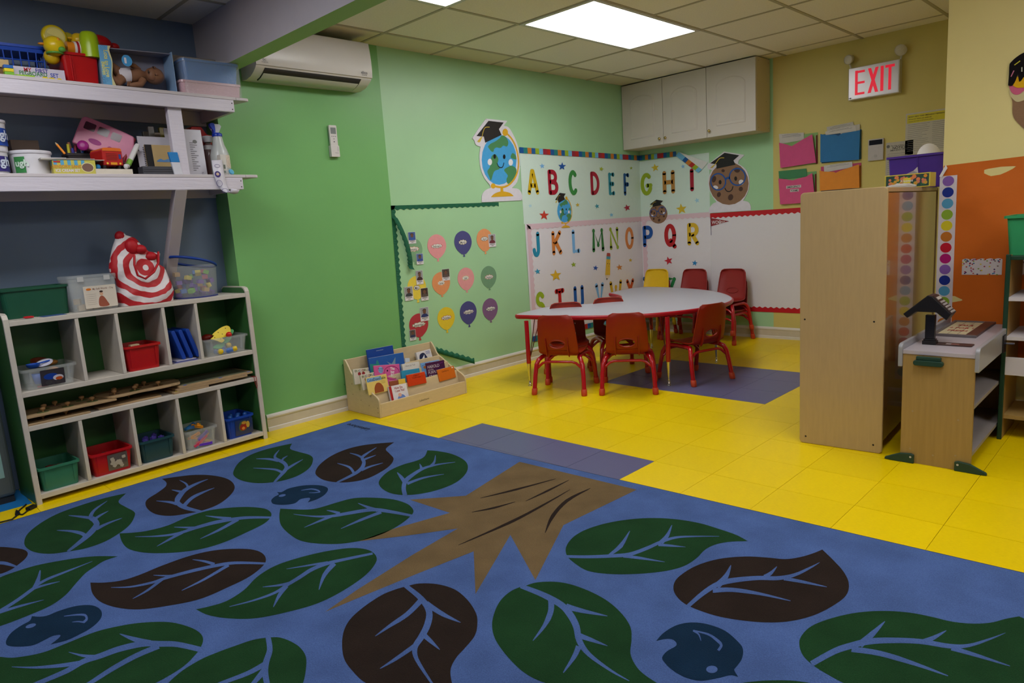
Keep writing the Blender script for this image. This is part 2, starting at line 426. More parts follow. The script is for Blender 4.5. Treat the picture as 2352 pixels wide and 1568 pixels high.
leaf(A_, [(1008,568,1),(1030,640),(1080,695),(1180,725),(1330,735),(1530,725),(1720,695),(1900,640),(2080,560),(2230,485),(2285,430),(2285,390),(2230,358),(2080,345),(1900,355),(1740,380),(1580,430),(1420,500),(1250,545),(1120,562)], 'g',
 [([(2295,435),(2100,435),(1960,450),(1800,480),(1640,525),(1500,570),(1330,592),(1140,597)],(16,24,28,24,16,3)), ([(1950,445),(1850,435),(1735,420)],(26,18,3)), ([(2010,450),(1850,540),(1690,615)],(28,20,4)), ([(1650,522),(1570,520),(1470,516)],(22,14,3)), ([(1540,560),(1430,620),(1325,678)],(26,18,3))])
leaf(A_, [(0,683),(110,690),(200,705),(235,735),(215,780),(150,835),(100,870),(0,910),(-120,915),(-180,850),(-150,760),(-90,700)], 'b', [([(140,850),(60,825),(0,818),(-100,830)],(14,28,26,20))])
leaf(A_, [(995,762,1),(880,800),(800,850),(720,905),(640,991),(550,1091),(420,1181),(200,1276),(0,1351),(-150,1391),(-260,1300),(-220,1130),(-100,1000),(0,940),(120,895),(300,840),(500,800),(700,770),(850,760)], 'g',
 [([(-80,1270),(0,1225),(150,1130),(290,1028)],(34,26,26)), ([(285,1035),(320,970),(340,880)],(30,36,8)), ([(310,1005),(400,955),(510,911),(640,860),(780,805)],(22,20,14,3)), ([(300,1028),(400,1000),(505,975)],(22,14,3)), ([(-20,1240),(180,1180),(370,1130)],(26,18,3))])
leaf(L_, [(415,795,1),(425,845),(465,885),(540,910),(640,918),(780,900),(920,870),(1050,815),(1150,765),(1215,710),(1218,675),(1185,650),(1120,640),(1000,645),(880,670),(750,715),(640,760),(560,785),(480,795)], 'b',
 [([(1222,708),(1080,705),(980,720),(870,745),(760,775),(700,795),(600,815),(510,818)],(9,14,14,12,9,2)), ([(985,712),(940,698),(885,690)],(15,10,2)), ([(1050,715),(940,780),(835,832)],(14,10,3)), ([(800,765),(770,765),(705,762)],(12,8,2)), ([(745,780),(680,830),(610,870)],(14,10,2))])
leaf(L_, [(900,918,1),(960,945),(1060,960),(1180,958),(1320,930),(1460,890),(1580,830),(1680,760),(1728,700),(1722,665),(1680,642),(1600,637),(1480,655),(1360,685),(1260,720),(1180,770),(1120,830),(1040,880),(960,905)], 'g',
 [([(1712,662),(1588,688),(1506,707),(1435,734),(1375,772),(1321,805),(1261,843),(1163,878),(1054,906)],(10,14,17,15,10,3)), ([(1506,704),(1446,712),(1316,733)],(13,9,2)), ([(1536,707),(1490,761),(1465,829)],(22,18,3)), ([(1337,797),(1283,808),(1207,816)],(14,10,2)), ([(1316,810),(1283,854),(1256,908)],(22,16,3))])
leaf(B_, [(-80,690),(0,698),(120,705),(350,665),(560,585),(800,490),(1000,440),(1200,410),(1420,405),(1580,440),(1680,490),(1715,550),(1690,625),(1640,690),(1560,770),(1440,850),(1290,930),(1100,1010),(800,1090),(400,1130),(0,1100),(-200,1000),(-240,850),(-180,740)], 'g',
 [([(1710,642),(1500,595),(1350,590),(1200,590),(1000,635),(850,690),(700,740),(560,820),(330,918),(200,970)],(44,48,50,44,40,30)), ([(1270,585),(1130,550),(1010,505)],(52,38,4)), ([(1340,610),(1150,690),(950,800),(770,915),(700,955)],(44,40,26)), ([(800,700),(700,690),(580,660)],(34,22,4)), ([(690,750),(500,775),(300,790),(100,785)],(40,26,4))])
leaf(D_, [(0,1020),(150,965),(300,915),(420,897),(520,895),(620,930),(700,985),(745,1060),(745,1160),(720,1279),(650,1420),(400,1500),(0,1480),(-300,1420),(-440,1330),(-330,1200),(-150,1085)], 'g',
 [([(425,892),(440,1000),(410,1100),(400,1180),(420,1300),(460,1420)],(44,48,54,50,40)), ([(400,1120),(250,1200),(40,1279),(-60,1320)],(44,34,22)), ([(390,1180),(330,1250),(250,1340)],(54,40,20))])
leaf(D_, [(1600,462),(1700,440),(1850,445),(2000,490),(2110,580),(2180,690),(2192,780),(2170,880),(2090,980),(2010,1070),(1965,1170),(1980,1290),(2010,1400,1),(1850,1390),(1600,1370),(1400,1320),(1250,1279),(1140,1180),(1070,1080),(1050,960),(1065,840),(1120,740),(1230,640),(1380,540),(1500,490)], 'b',
 [([(1580,455),(1720,570),(1785,680),(1770,790),(1720,890),(1665,980),(1680,1080),(1800,1270),(1850,1330)],(34,50,56,52,44,24,8)), ([(1710,590),(1600,700),(1450,800),(1330,885)],(46,36,5)), ([(1760,610),(1900,700),(2050,770)],(50,38,5)), ([(1740,875),(1800,930),(1875,1000)],(46,34,5)), ([(1660,970),(1500,1080),(1370,1160)],(40,28,5))])
leaf(C_, [(628,140,1),(612,185),(680,210),(770,235),(805,270),(780,340),(700,400),(600,440),(485,465),(340,475),(210,455),(140,415),(135,370),(180,300),(270,240),(390,195),(510,165)], 'g',
 [([(475,470),(550,390),(580,345),(560,305),(490,268),(485,240),(520,195)],(14,30,32,26,20,3)), ([(545,385),(480,360),(300,348)],(22,16,3)), ([(585,355),(650,315),(720,275)],(22,16,3)), ([(510,287),(430,272),(325,270)],(22,16,3)), ([(540,292),(555,267),(590,245)],(18,14,3))])
leaf(C_, [(1490,130,1),(1420,185),(1450,225),(1485,270),(1450,330),(1360,390),(1250,440),(1120,465),(1010,468),(900,450),(840,415),(825,380),(860,320),(950,250),(1070,195),(1200,160),(1350,140)], 'b',
 [([(1005,470),(1150,400),(1215,350),(1235,300),(1220,260),(1260,225),(1340,175)],(12,26,32,28,18,3)), ([(1150,390),(1110,340),(1010,308)],(24,18,4)), ([(1215,365),(1290,335),(1395,305)],(22,14,3)), ([(1225,265),(1180,240),(1115,222)],(22,14,3)), ([(1240,275),(1280,260),(1335,240)],(18,12,3))])
leaf(C_, [(1770,198,1),(1860,205),(1980,230),(2080,280),(2112,335),(2090,400),(2010,470),(1880,525),(1740,560),(1600,575),(1480,565),(1400,530),(1360,480),(1380,430),(1450,370),(1560,320),(1680,285),(1745,250)], 'g',
 [([(1582,578),(1570,520),(1585,460),(1640,410),(1740,350),(1860,318),(2005,298)],(38,36,36,24,14,3)), ([(1575,460),(1545,420),(1515,385)],(36,26,5)), ([(1600,480),(1740,430),(1910,400)],(24,16,3)), ([(1720,352),(1715,335),(1705,312)],(26,18,3)), ([(1800,332),(1830,295),(1838,240)],(24,18,3))])
leaf(C_, [(528,690,1),(520,760),(535,830),(600,900),(700,960),(850,985),(1050,985),(1250,950),(1420,890),(1560,810),(1640,740),(1650,700),(1600,650),(1480,612),(1320,598),(1150,602),(1000,640),(850,685),(750,698),(620,695)], 'g',
 [([(1648,752),(1450,715),(1300,700),(1100,730),(950,755),(800,755),(640,738)],(18,28,28,24,14,3)), ([(1350,705),(1270,680),(1185,645)],(30,22,4)), ([(1380,720),(1200,790),(1040,860)],(26,20,4)), ([(1030,732),(980,717),(920,705)],(26,18,4)), ([(960,755),(850,800),(730,850)],(24,16,3))])
leaf(F_, [(400,172),(500,142),(650,135),(800,158),(980,225),(1130,310),(1250,420),(1320,530),(1330,640),(1320,760),(1370,870),(1450,950),(1620,1060,1),(1400,1085),(1100,1090),(800,1070),(560,1010),(400,930),(260,800),(150,650),(115,530),(130,420),(180,310),(260,230),(340,188)], 'g',
 [([(365,174),(560,250),(720,340),(800,430),(850,530),(875,650),(960,770),(1150,910),(1310,1000)],(36,52,60,58,50,26,6)), ([(630,300),(625,400),(570,520),(470,650)],(54,46,6)), ([(760,352),(900,390),(1120,435)],(54,38,5)), ([(870,605),(970,640),(1120,695)],(50,36,5)), ([(870,700),(830,790),(735,930)],(52,40,8))])
leaf(G_, [(1470,243,1),(1330,248),(1220,270),(1140,310),(1080,370),(1000,425),(900,460),(750,485),(560,498),(380,495),(230,470),(130,410),(75,355),(68,290),(120,215),(220,155),(380,105),(560,75),(740,65),(920,75),(1100,105),(1250,150),(1380,195)], 'g',
 [([(62,362),(240,365),(420,358),(560,345),(700,295),(800,250),(920,215),(1080,207),(1250,207)],(20,24,28,26,22,12,3)), ([(400,352),(490,280),(560,165)],(16,34,4)), ([(510,358),(640,375),(830,405)],(26,20,3)), ([(800,257),(850,200),(885,120)],(38,28,4)), ([(780,272),(880,280),(990,290)],(22,16,3))])
leaf(G_, [(2045,308,1),(2130,390),(2210,480),(2250,570),(2230,660),(2130,740),(1980,815),(1800,860),(1620,870),(1430,855),(1230,820),(1040,755),(950,700),(900,630),(905,560),(960,500),(1080,430),(1250,380),(1450,362),(1620,370),(1760,382),(1880,365),(1980,335)], 'b',
 [([(1002,752),(1120,650),(1240,575),(1370,545),(1550,528),(1700,530),(1830,505),(1950,450),(2025,408)],(28,38,40,32,30,20,3)), ([(1230,592),(1300,520),(1340,430)],(54,40,5)), ([(1200,625),(1350,620),(1560,650),(1800,705)],(38,30,5)), ([(1600,522),(1650,490),(1695,440)],(36,26,4)), ([(1750,532),(1900,560),(2080,598)],(30,22,4))])
leaf(H_, [(2310,285,1),(2400,330),(2600,480),(2680,620),(2600,760),(2300,900),(1800,980),(1300,985),(950,930),(780,865),(640,790),(520,715),(430,630),(395,540),(410,460),(500,370),(680,300),(900,252),(1130,238),(1350,252),(1550,290),(1720,330),(1900,348),(2060,340),(2200,305)], 'g',
 [([(500,700),(700,590),(850,540),(1000,505),(1200,495),(1450,505),(1700,545),(1870,540),(2050,485),(2190,430)],(50,56,54,46,40,24,4)), ([(920,535),(1030,440),(1140,330)],(64,50,6)), ([(850,572),(1100,610),(1400,700),(1690,805)],(50,44,8)), ([(1480,508),(1570,470),(1675,410)],(50,36,6)), ([(1720,562),(1950,630),(2230,720)],(44,30,6))])
leaf(H_, [(0,852),(200,842),(400,852),(600,900),(500,1000),(100,1020),(-200,960),(-150,880)], 'g', [])
def bird(fn, out, marks): motif('bird_motif', fn, out, p_navy, marks, 'dark blue woven bird')
bird(C_, [(500,550,1),(540,550),(600,520),(720,495),(850,492),(920,510),(930,535),(900,575),(840,610),(760,638,1),(780,610),(770,598),(700,610),(650,645),(560,658),(470,650),(452,620),(480,590),(515,570)],
 [([(705,537),(790,525),(850,538),(864,552)],(4,12,10)), ([(864,550),(820,556),(770,557)],(10,3)), ((545,580,30,10,-.2), (1,))])
bird(B_, [(270,355,1),(330,360),(400,350),(500,310),(640,270),(760,262),(830,285),(860,330),(840,390),(760,460),(650,520),(560,560),(425,595,1),(490,545),(510,515),(450,520),(370,560),(280,600),(170,612),(70,605),(50,570),(90,500),(170,440),(250,395)],
 [([(540,357),(640,345),(715,347),(732,380),(705,408)],(5,20,20)), ([(710,408),(660,402),(610,406)],(16,4)), ((260,438,46,16,-.3), (1,))])
bird(F_, [(1545,650,1),(1610,580),(1720,515),(1850,490),(1990,505),(2140,560),(2250,650),(2300,720),(2290,810),(2240,880),(2225,905),(2260,965,1),(2190,950),(2080,975),(1930,998),(1790,965),(1680,900),(1610,830),(1598,790),(1640,740),(1720,690),(1700,645),(1640,632)],
 [([(1865,560),(2000,595),(2080,650),(2112,690),(2085,735)],(10,26,22)), ([(1870,562),(1915,595),(1935,650)],(20,6)), ((2030,900,50,32,0), (1,))])
motif('trunk_motif', E_, [(1330,72),(2290,300),(1690,590),(1460,1040),(1255,670),(970,1155),(955,805),(500,985),(0,1190),(-263,1301),(0,1120),(460,830),(825,618),(380,680),(13,723),(300,620),(760,490),(430,382),(890,350)], p_tan,
 [([(1010,370),(1300,300),(1625,212)],(3,16,3)), ([(1380,395),(1560,310),(1735,222)],(3,16,3)), ([(940,485),(1120,450),(1295,400)],(3,16,3)), ([(830,755),(1250,570),(1500,440),(1745,300)],(3,22,16,3)), ([(1540,655),(1600,520),(1720,390),(1910,290)],(4,30,26,4))],
 'tan woven tree trunk with roots', p_brown, smooth=False)
a, b = onz(850, 988, RZ)-RO, onz(793, 973, RZ)-RO
t = MB(); t.text('Lakeshore', .055, (a.x+b.x)/2, (a.y+b.y)/2, RZ+.0008, bold=.01, rot=math.atan2(b.y-a.y, b.x-a.x))
build('lettering', t, C((20, 24, 40), .9), rug)
# ------------------------------------------------------------------ left wall: air conditioner, remote, calendar of balloons
m_wpl = M('plastic_white', (212, 208, 206), .28, .5, var=.02)
m_dk = C((40, 38, 36), .6); m_blk = C((22, 21, 22), .5); m_wht = C((222, 218, 222), .5); m_gld = C((214, 168, 34), .5)
y0, y1 = onx(556, 184, XL).y, onx(817, 211, XL).y
t = thing('air_conditioner', 'white wall mounted air conditioner under the ceiling beside the soffit', 'air conditioner', (XL, y0, 2.11), (0, 0, PI/2))
LN = y1-y0
def acx(prof, a, b, mb, mi=0):      # profile (depth out of wall, height) swept along the wall
    return mb.rings([[(x, -p[0], p[1]) for p in prof] for x in (a, b)], mi, True)
sec = [(0.001, .0), (.06, -.002), (.11, .006), (.15, .022), (.185, .045), (.192, .055), (.19, .1), (.188, .26), (.15, .285), (.001, .29)]
build('body', acx(sec, 0, LN, MB()), m_wpl, t, bevel=.004)
fp = [(.188, .058), (.2, .056), (.204, .1), (.203, .16), (.197, .22), (.188, .272), (.176, .27), (.18, .2), (.186, .1)]
build('front_panel', acx(fp, -.002, LN+.002, MB()), m_wpl, t, bevel=.002)
lv = [(.075, -.004), (.115, .0055), (.155, .0225), (.186, .046), (.183, .05), (.15, .028), (.11, .011), (.075, .002)]
build('louver_gap', acx([(p[0], p[1]-.0008) for p in lv], .055, LN-.075, MB()), m_dk, t)
build('louver', acx([(p[0]*.93+.009, p[1]-.0022) for p in lv], .06, LN-.08, MB()), m_wpl, t)
x = MB(); F = frame((LN-.06, -.2045, .085), (1, 0, 0), (0, 0.04, 1)); x.text('elios', .026, T=F, bold=.012).text('INVERTER', .009, 0, -.017, T=F)
F2 = frame((.05, -.2045, .085), (1, 0, 0), (0, .04, 1)); x.text('DC', .016, T=F2, bold=.01).text('INVERTER', .009, 0, -.014, T=F2)
build('lettering', x, C((120, 118, 120)), t)
# remote control
W = Wall('L', 763, 325, .001)
t = thing('remote_control', 'white air conditioner remote in its wall holder on green wall', 'remote control', mat=W.T)
hw, hh = .0275, .1
build('body', MB().poly(rrect(-hw, -hh+.01, hw, hh, .006), .008, .016), m_wpl, t, bevel=.002)
build('holder', MB().poly(rrect(-hw-.004, -hh, hw+.004, -.028, .004), 0, .028), m_wpl, t, bevel=.002)
build('screen', MB().poly(rrect(-.02, .045, .02, .085, .002), .0242), C((122, 128, 128), .3), t)
b = MB()
for i in (-1, 0, 1): b.poly(ell(i*.013, .03, .004, .002), .0242, .001)
b.poly(ell(0, .014, .004, .002), .0242, .001).poly(ell(0, -.004, .004, .004), .0242, .001)
build('button', b, C((90, 90, 95)), t)
build('label', MB().text('MIDEA', .009, .01, -.075, .0285).text('REMOTE', .008, .02, -.05, .0285, rot=PI/2), C((120, 120, 124)), t)
# scalloped borders
def scallop(a, b, w, n, amp, side=1):
    a, b = Vector(a[:2]), Vector(b[:2]); d = (b-a); L = d.length; d = d/L; nn = Vector((-d.y, d.x))*side
    P = [tuple(a), tuple(b)]
    for i in range(n*6, -1, -1):
        t = i/(n*6); q = a+d*(L*t)+nn*(w+amp*math.cos(2*PI*n*t)); P.append(tuple(q))
    return P
m_bg = M('corrugated_green', (42, 112, 82), .6, .3, var=.3, vscale=1., stretch=(1, 1, 1))
def corr(name, rgb, axis):      # corrugated bulletin border: ribs as a wave bump
    m = M(name, rgb, .6, .3); nt = m.node_tree; N = nt.nodes; L = nt.links
    wv = N.new('ShaderNodeTexWave'); wv.bands_direction = axis; wv.inputs['Scale'].default_value = 50
    tc = N.new('ShaderNodeTexCoord'); L.new(tc.outputs['Object'], wv.inputs['Vector'])
    bp = N.new('ShaderNodeBump'); bp.inputs['Strength'].default_value = .8; bp.inputs['Distance'].default_value = .003
    L.new(wv.outputs['Fac'], bp.inputs['Height']); L.new(bp.outputs[0], N['Principled BSDF'].inputs['Normal'])
    return m
m_bx, m_by = corr('corrugated_green_x', (34, 104, 76), 'X'), corr('corrugated_green_y', (34, 104, 76), 'Y')
c5 = (860, 440, 3.921)
def q5(W, *p): return W.qs(p, *c5)
W = Wall('L', 1020, 470, .002); a, b = q5(W, (147, 126), (1117, 96))
o = build('bulletin_border', MB().poly(scallop(a, b, .028, 19, .005, -1), 0, .0015), m_bx); o.matrix_world = W.T
tag(o, 'dark green scalloped border strip along the top of the balloons', 'border', 'green scalloped borders')
W = Wall('L', 915, 640, .002); a, b = q5(W, (147, 126), (248, 1400))
o = build('bulletin_border', MB().poly(scallop(a, b, .033, 24, .006, 1), 0, .0015), m_by); o.matrix_world = W.T
tag(o, 'dark green scalloped border strip running up left of the balloons', 'border', 'green scalloped borders')
W = Wall('L', 924, 560, .004)
P = q5(W, (178, 232), (215, 330), (255, 450), (290, 570), (310, 650), (322, 700)); S = smooth_poly(P, 8, False); mb = MB(); vs = []
for i, p in enumerate(S):
    k = i/(len(S)-1); z = .002+.03*math.sin(PI*min(k*1.1, 1))+.02*max(0, k-.85)/.15; wv = .004*math.cos(i*1.9)
    vs += [(p[0]-.019+wv, p[1]+.004, z), (p[0]+.019, p[1]-.004, z+.006)]
mb.add(vs, [(2*i, 2*i+1, 2*i+3, 2*i+2) for i in range(len(S)-1)], 0, True)
o = build('bulletin_border', mb, m_by); o.matrix_world = W.T; so = o.modifiers.new('thick', 'SOLIDIFY'); so.thickness = .0014
tag(o, 'loose dark green border strip peeling down over the January balloon', 'border', 'green scalloped borders')
W = Wall('L', 1045, 810, .004); a, b = q5(W, (560, 1450), (858, 1545)); mb = MB(); vs = []; n = 48
for i in range(n+1):
    k = i/n; x = a[0]+(b[0]-a[0])*k; y = a[1]+(b[1]-a[1])*k; z = .004+.05*k*k
    vs += [(x, y, z+.006), (x+.004*k, y+.042+.006*math.cos(2*PI*7*k), z)]
mb.add(vs, [(2*i, 2*i+2, 2*i+3, 2*i+1) for i in range(n)], 0, True)
o = build('bulletin_border', mb, m_bx); o.matrix_world = W.T; so = o.modifiers.new('thick', 'SOLIDIFY'); so.thickness = .0014
tag(o, 'fallen dark green border strip curling out behind the book display', 'border', 'green scalloped borders')
# birthday balloons
BAL = [('January', (288, 433, 420, 632), 655, (126, 168, 130), (205, 130, 110), (350, 517)), ('February', (478, 648, 383, 602), 630, (226, 152, 156), (190, 80, 90), (561, 490)), ('March', (720, 877, 352, 566), 587, (76, 76, 132), (214, 198, 130), (795, 455)),
 ('April', (921, 1064, 333, 540), 562, (226, 152, 102), (60, 70, 60), (990, 425)), ('May', (298, 467, 757, 972), 1000, (228, 204, 72), (50, 50, 80), (380, 865)), ('June', (520, 683, 722, 930), 948, (224, 148, 98), (220, 180, 150), (601, 822)),
 ('July', (750, 900, 682, 890), 910, (222, 152, 154), (206, 198, 120), (820, 777)), ('August', (960, 1100, 668, 870), 888, (112, 152, 118), (205, 140, 130), (1031, 768)), ('September', (313, 487, 1095, 1312), 1340, (178, 56, 66), (120, 150, 110), (399, 1197)),
 ('October', (568, 725, 1038, 1245), 1272, (224, 196, 50), (170, 60, 70), (648, 1134)), ('November', (770, 922, 985, 1196), 1222, (74, 74, 130), (120, 90, 130), (847, 1083)), ('December', (973, 1112, 958, 1160), 1180, (126, 92, 132), (80, 80, 120), (1045, 1054))]
CN = dict(January='grey green', February='pink', March='navy', April='orange', May='yellow', June='orange', July='pink', August='sage green', September='red', October='golden yellow', November='navy', December='purple')
for nm, (xa, xb, ya, yb), tail, col, edge, tx in BAL:
    W = Wall('L', c5[0]+(xa+xb)/2/c5[2], c5[1]+(ya+yb)/2/c5[2], .0015)
    t = thing('balloon_cutout', '%s paper balloon lettered %s on the pale green wall' % (CN[nm], nm), 'wall decoration', mat=W.T, group='birthday month balloons')
    (x0, y0), (x1, y1), (_, ty) = q5(W, (xa, (ya+yb)/2), (xb, (ya+yb)/2), ((xa+xb)/2, tail)); rx = (x1-x0)/2; _, yt = q5(W, ((xa+xb)/2, ya))[0]; _, yl = q5(W, ((xa+xb)/2, yb))[0]
    mb = MB().poly(smooth_poly([(0, yt), (rx*.72, yt*.72), (rx, yt*.1), (rx*.8, yl*.5), (rx*.3, yl*.93), (.004, yl, 1), (.012, ty*.99, 1), (0, ty, 1), (-.012, ty*.99, 1), (-.004, yl, 1), (-rx*.3, yl*.93), (-rx*.8, yl*.5), (-rx, yt*.1), (-rx*.72, yt*.72)], 5), 0, .001)
    build('balloon', mb, C(col, .6), t)
    cx, cy = q5(W, tx)[0]; hw = .0085*len(nm)*.62+.012; cl = []
    for i in range(36):
        a = 2*PI*i/36; cl.append((cx+(hw+.004*math.cos(9*a))*math.cos(a)*1.05, cy+(.0175+.003*math.cos(9*a))*math.sin(a)))
    o = build('name_label', MB().poly(cl, .0014).poly([(cx+(p[0]-cx)*.9, cy+(p[1]-cy)*.84) for p in cl], .0018, mi=1), [C(edge), C((226, 222, 218))], t)
    build('lettering', MB().text(nm, .026, cx, cy-.001, .0024, sx=.82, bold=.004), m_blk, o)
PH = [((305, 362, 372, 468), (70, 95, 150), (60, 90, 160), 'photo card pinned at the top of the January balloon'), ((378, 557, 440, 655), (90, 110, 160), (60, 80, 150), 'photo card pinned at the lower right of the January balloon'), ((1028, 382, 1092, 497), (160, 158, 165), (110, 50, 60), 'photo card overlapping the right side of the April balloon'),
 ((375, 708, 438, 835), (150, 150, 155), (70, 50, 50), 'photo card of two children above the May label'), ((272, 855, 348, 980), (150, 150, 152), (64, 66, 72), 'photo card left of the May balloon with grey jumper'), ((418, 866, 485, 980), (70, 56, 50), (90, 80, 75), 'dark photo card right of the May label'),
 ((608, 695, 678, 800), (80, 74, 66), (96, 80, 76), 'photo card pinned on top of the June balloon'), ((412, 1040, 490, 1165), (150, 152, 160), (50, 60, 110), 'photo card pinned on top of the September balloon'), ((317, 1243, 373, 1340), (96, 88, 84), (50, 60, 90), 'photo card at lower left of the September balloon')]
for (xa, ya, xb, yb), bg, clo, lb in PH:
    W = Wall('L', c5[0]+(xa+xb)/2/c5[2], c5[1]+(ya+yb)/2/c5[2], .0045)
    t = thing('photo_card', lb, 'photo', mat=W.T, group='birthday photo cards')
    a, b = q5(W, (xa, (ya+yb)/2), (xb, (ya+yb)/2)); c, d = q5(W, ((xa+xb)/2, ya), ((xa+xb)/2, yb)); hw = (b[0]-a[0])/2; hh = (c[1]-d[1])/2
    build('card', MB().box(-hw, -hh, 0, hw, hh, .0008), m_wht, t)
    k = -hh*.4; p = MB().poly([(-hw*.93, k), (hw*.93, k), (hw*.93, hh*.96), (-hw*.93, hh*.96)], .0011)
    p.poly(smooth_poly([(-hw*.75, k), (-hw*.6, k+hh*.35), (-hw*.2, k+hh*.48), (hw*.25, k+hh*.48), (hw*.62, k+hh*.33), (hw*.78, k)], 4), .0014, mi=1)
    p.poly(ell(0, k+hh*.78, hw*.38, hh*.34), .0017, mi=2).poly(ell(0, k+hh*.98, hw*.42, hh*.2), .0016, mi=3)
    build('picture', p, [C(bg), C(clo), C((112, 78, 62)), C((30, 24, 24))], t)
    build('caption', MB().box(-hw*.7, -hh*.62, .0011, hw*.7, -hh*.53, .0012).box(-hw*.3, -hh*.84, .0011, hw*.3, -hh*.77, .0012), C((70, 70, 74)), t)
# graduation cut-outs
def cutout(W, q, out, name, lb):
    t = thing(name, lb, 'wall decoration', mat=W.T)
    build('backing', MB().poly(smooth_poly(q(out), 3), 0, .004), C((216, 212, 222), .4), t)
    return t
BL, GR, GD = (70, 160, 218), (74, 134, 88), (214, 166, 36)
def globe_art(q, t, z, sc, small=False):
    # q maps drawing coordinates (the big cut-out's) to the wall; sc is metres per drawing unit
    L = lambda pts, n=4: smooth_poly(q(pts), n)
    build('globe_print', MB().poly(q(ell(252, 390, 134, 192)), z), C(BL), t)
    l = MB().poly(L([(165,290,1),(185,268),(225,248),(262,222),(300,214),(322,255),(312,288),(284,282),(262,300),(232,296),(214,308),(206,330),(188,322)]), z+.0004)
    l.poly(L([(196,362),(222,348),(246,385),(238,428),(256,458),(220,474),(205,500),(190,548),(176,520),(162,478),(180,448),(186,410)]), z+.0004)
    l.poly(L([(290,470),(318,446),(350,436),(384,462),(378,520),(352,560),(318,574),(308,540),(318,510)]), z+.0004).poly(L([(352,340),(376,352),(384,385),(362,384),(340,372)]), z+.0004).poly(L([(258,225),(272,205),(292,208),(296,222),(272,232)]), z+.0005)
    build('land_print', l, C(GR), t)
    g = MB().ribbon(q([(300,180),(352,235),(388,320),(400,420),(384,505),(340,570),(280,600),(205,590)]), [16*sc], z+.0008).poly(q(ell(298,180,21,28)), z+.001).poly(q(ell(206,590,18,20)), z+.001)
    g.poly(q([(262,600),(282,600),(284,636),(262,638)]), z+.0009).poly(L([(188,676,1),(215,650),(270,632),(330,642),(364,668,1)]), z+.001)
    build('stand_print', g, C(GD), t)
    build('cap_print', MB().poly(q([(170,92),(286,105),(250,156),(270,200),(145,260),(134,213),(78,208)]), z+.0012), C((34, 30, 32)), t)
    build('tassel_print', MB().ribbon(q([(178,140),(140,148),(118,220)]), [5*sc], z+.0016).poly(q([(112,216),(122,218),(108,250),(98,258),(82,250)]), z+.0016), C((206, 178, 62)), t)
    f = MB().poly(q(ell(217,365,10,18)), z+.0014).poly(q(ell(290,367,10,18)), z+.0014).ribbon(q([(236,418),(246,440),(262,450),(278,444),(288,415)]), [8*sc], z+.0014, caps=True)
    build('face_print', f, C((18, 18, 22)), t)
    build('cheek_print', MB().poly(q(ell(180,407,17,25)), z+.0014).poly(q(ell(340,410,17,25)), z+.0014), C((226, 224, 230)), t)
c6 = (1070, 250, 3.335)
W = Wall('L', 1148, 370, .002); q = lambda p: W.qs(p, *c6)
t = cutout(W, q, [(152,75,1),(315,92,1),(288,130,1),(325,142),(362,200),(398,290),(412,400),(408,480),(390,560),(350,606,1),(400,614),(426,650),(430,700,1),(120,715,1),(122,660),(150,622),(186,606,1),(180,580),(140,530),(110,450),(102,360),(110,290,1),(75,275),(62,240),(45,228,1),(95,152,1)], 'globe_cutout', 'smiling globe in graduation cap cutout on the green wall')
globe_art(q, t, .0044, abs(q([(0, 100)])[0][1]-q([(0, 0)])[0][1])/100)
p = MB()
for a in ((152, 80), (126, 706), (424, 694), (412, 442), (50, 226)): x, y = q([a])[0]; p.poly(ell(x, y, .0022, .0022), .0044, .001)
build('pin', p, m_dk, t)
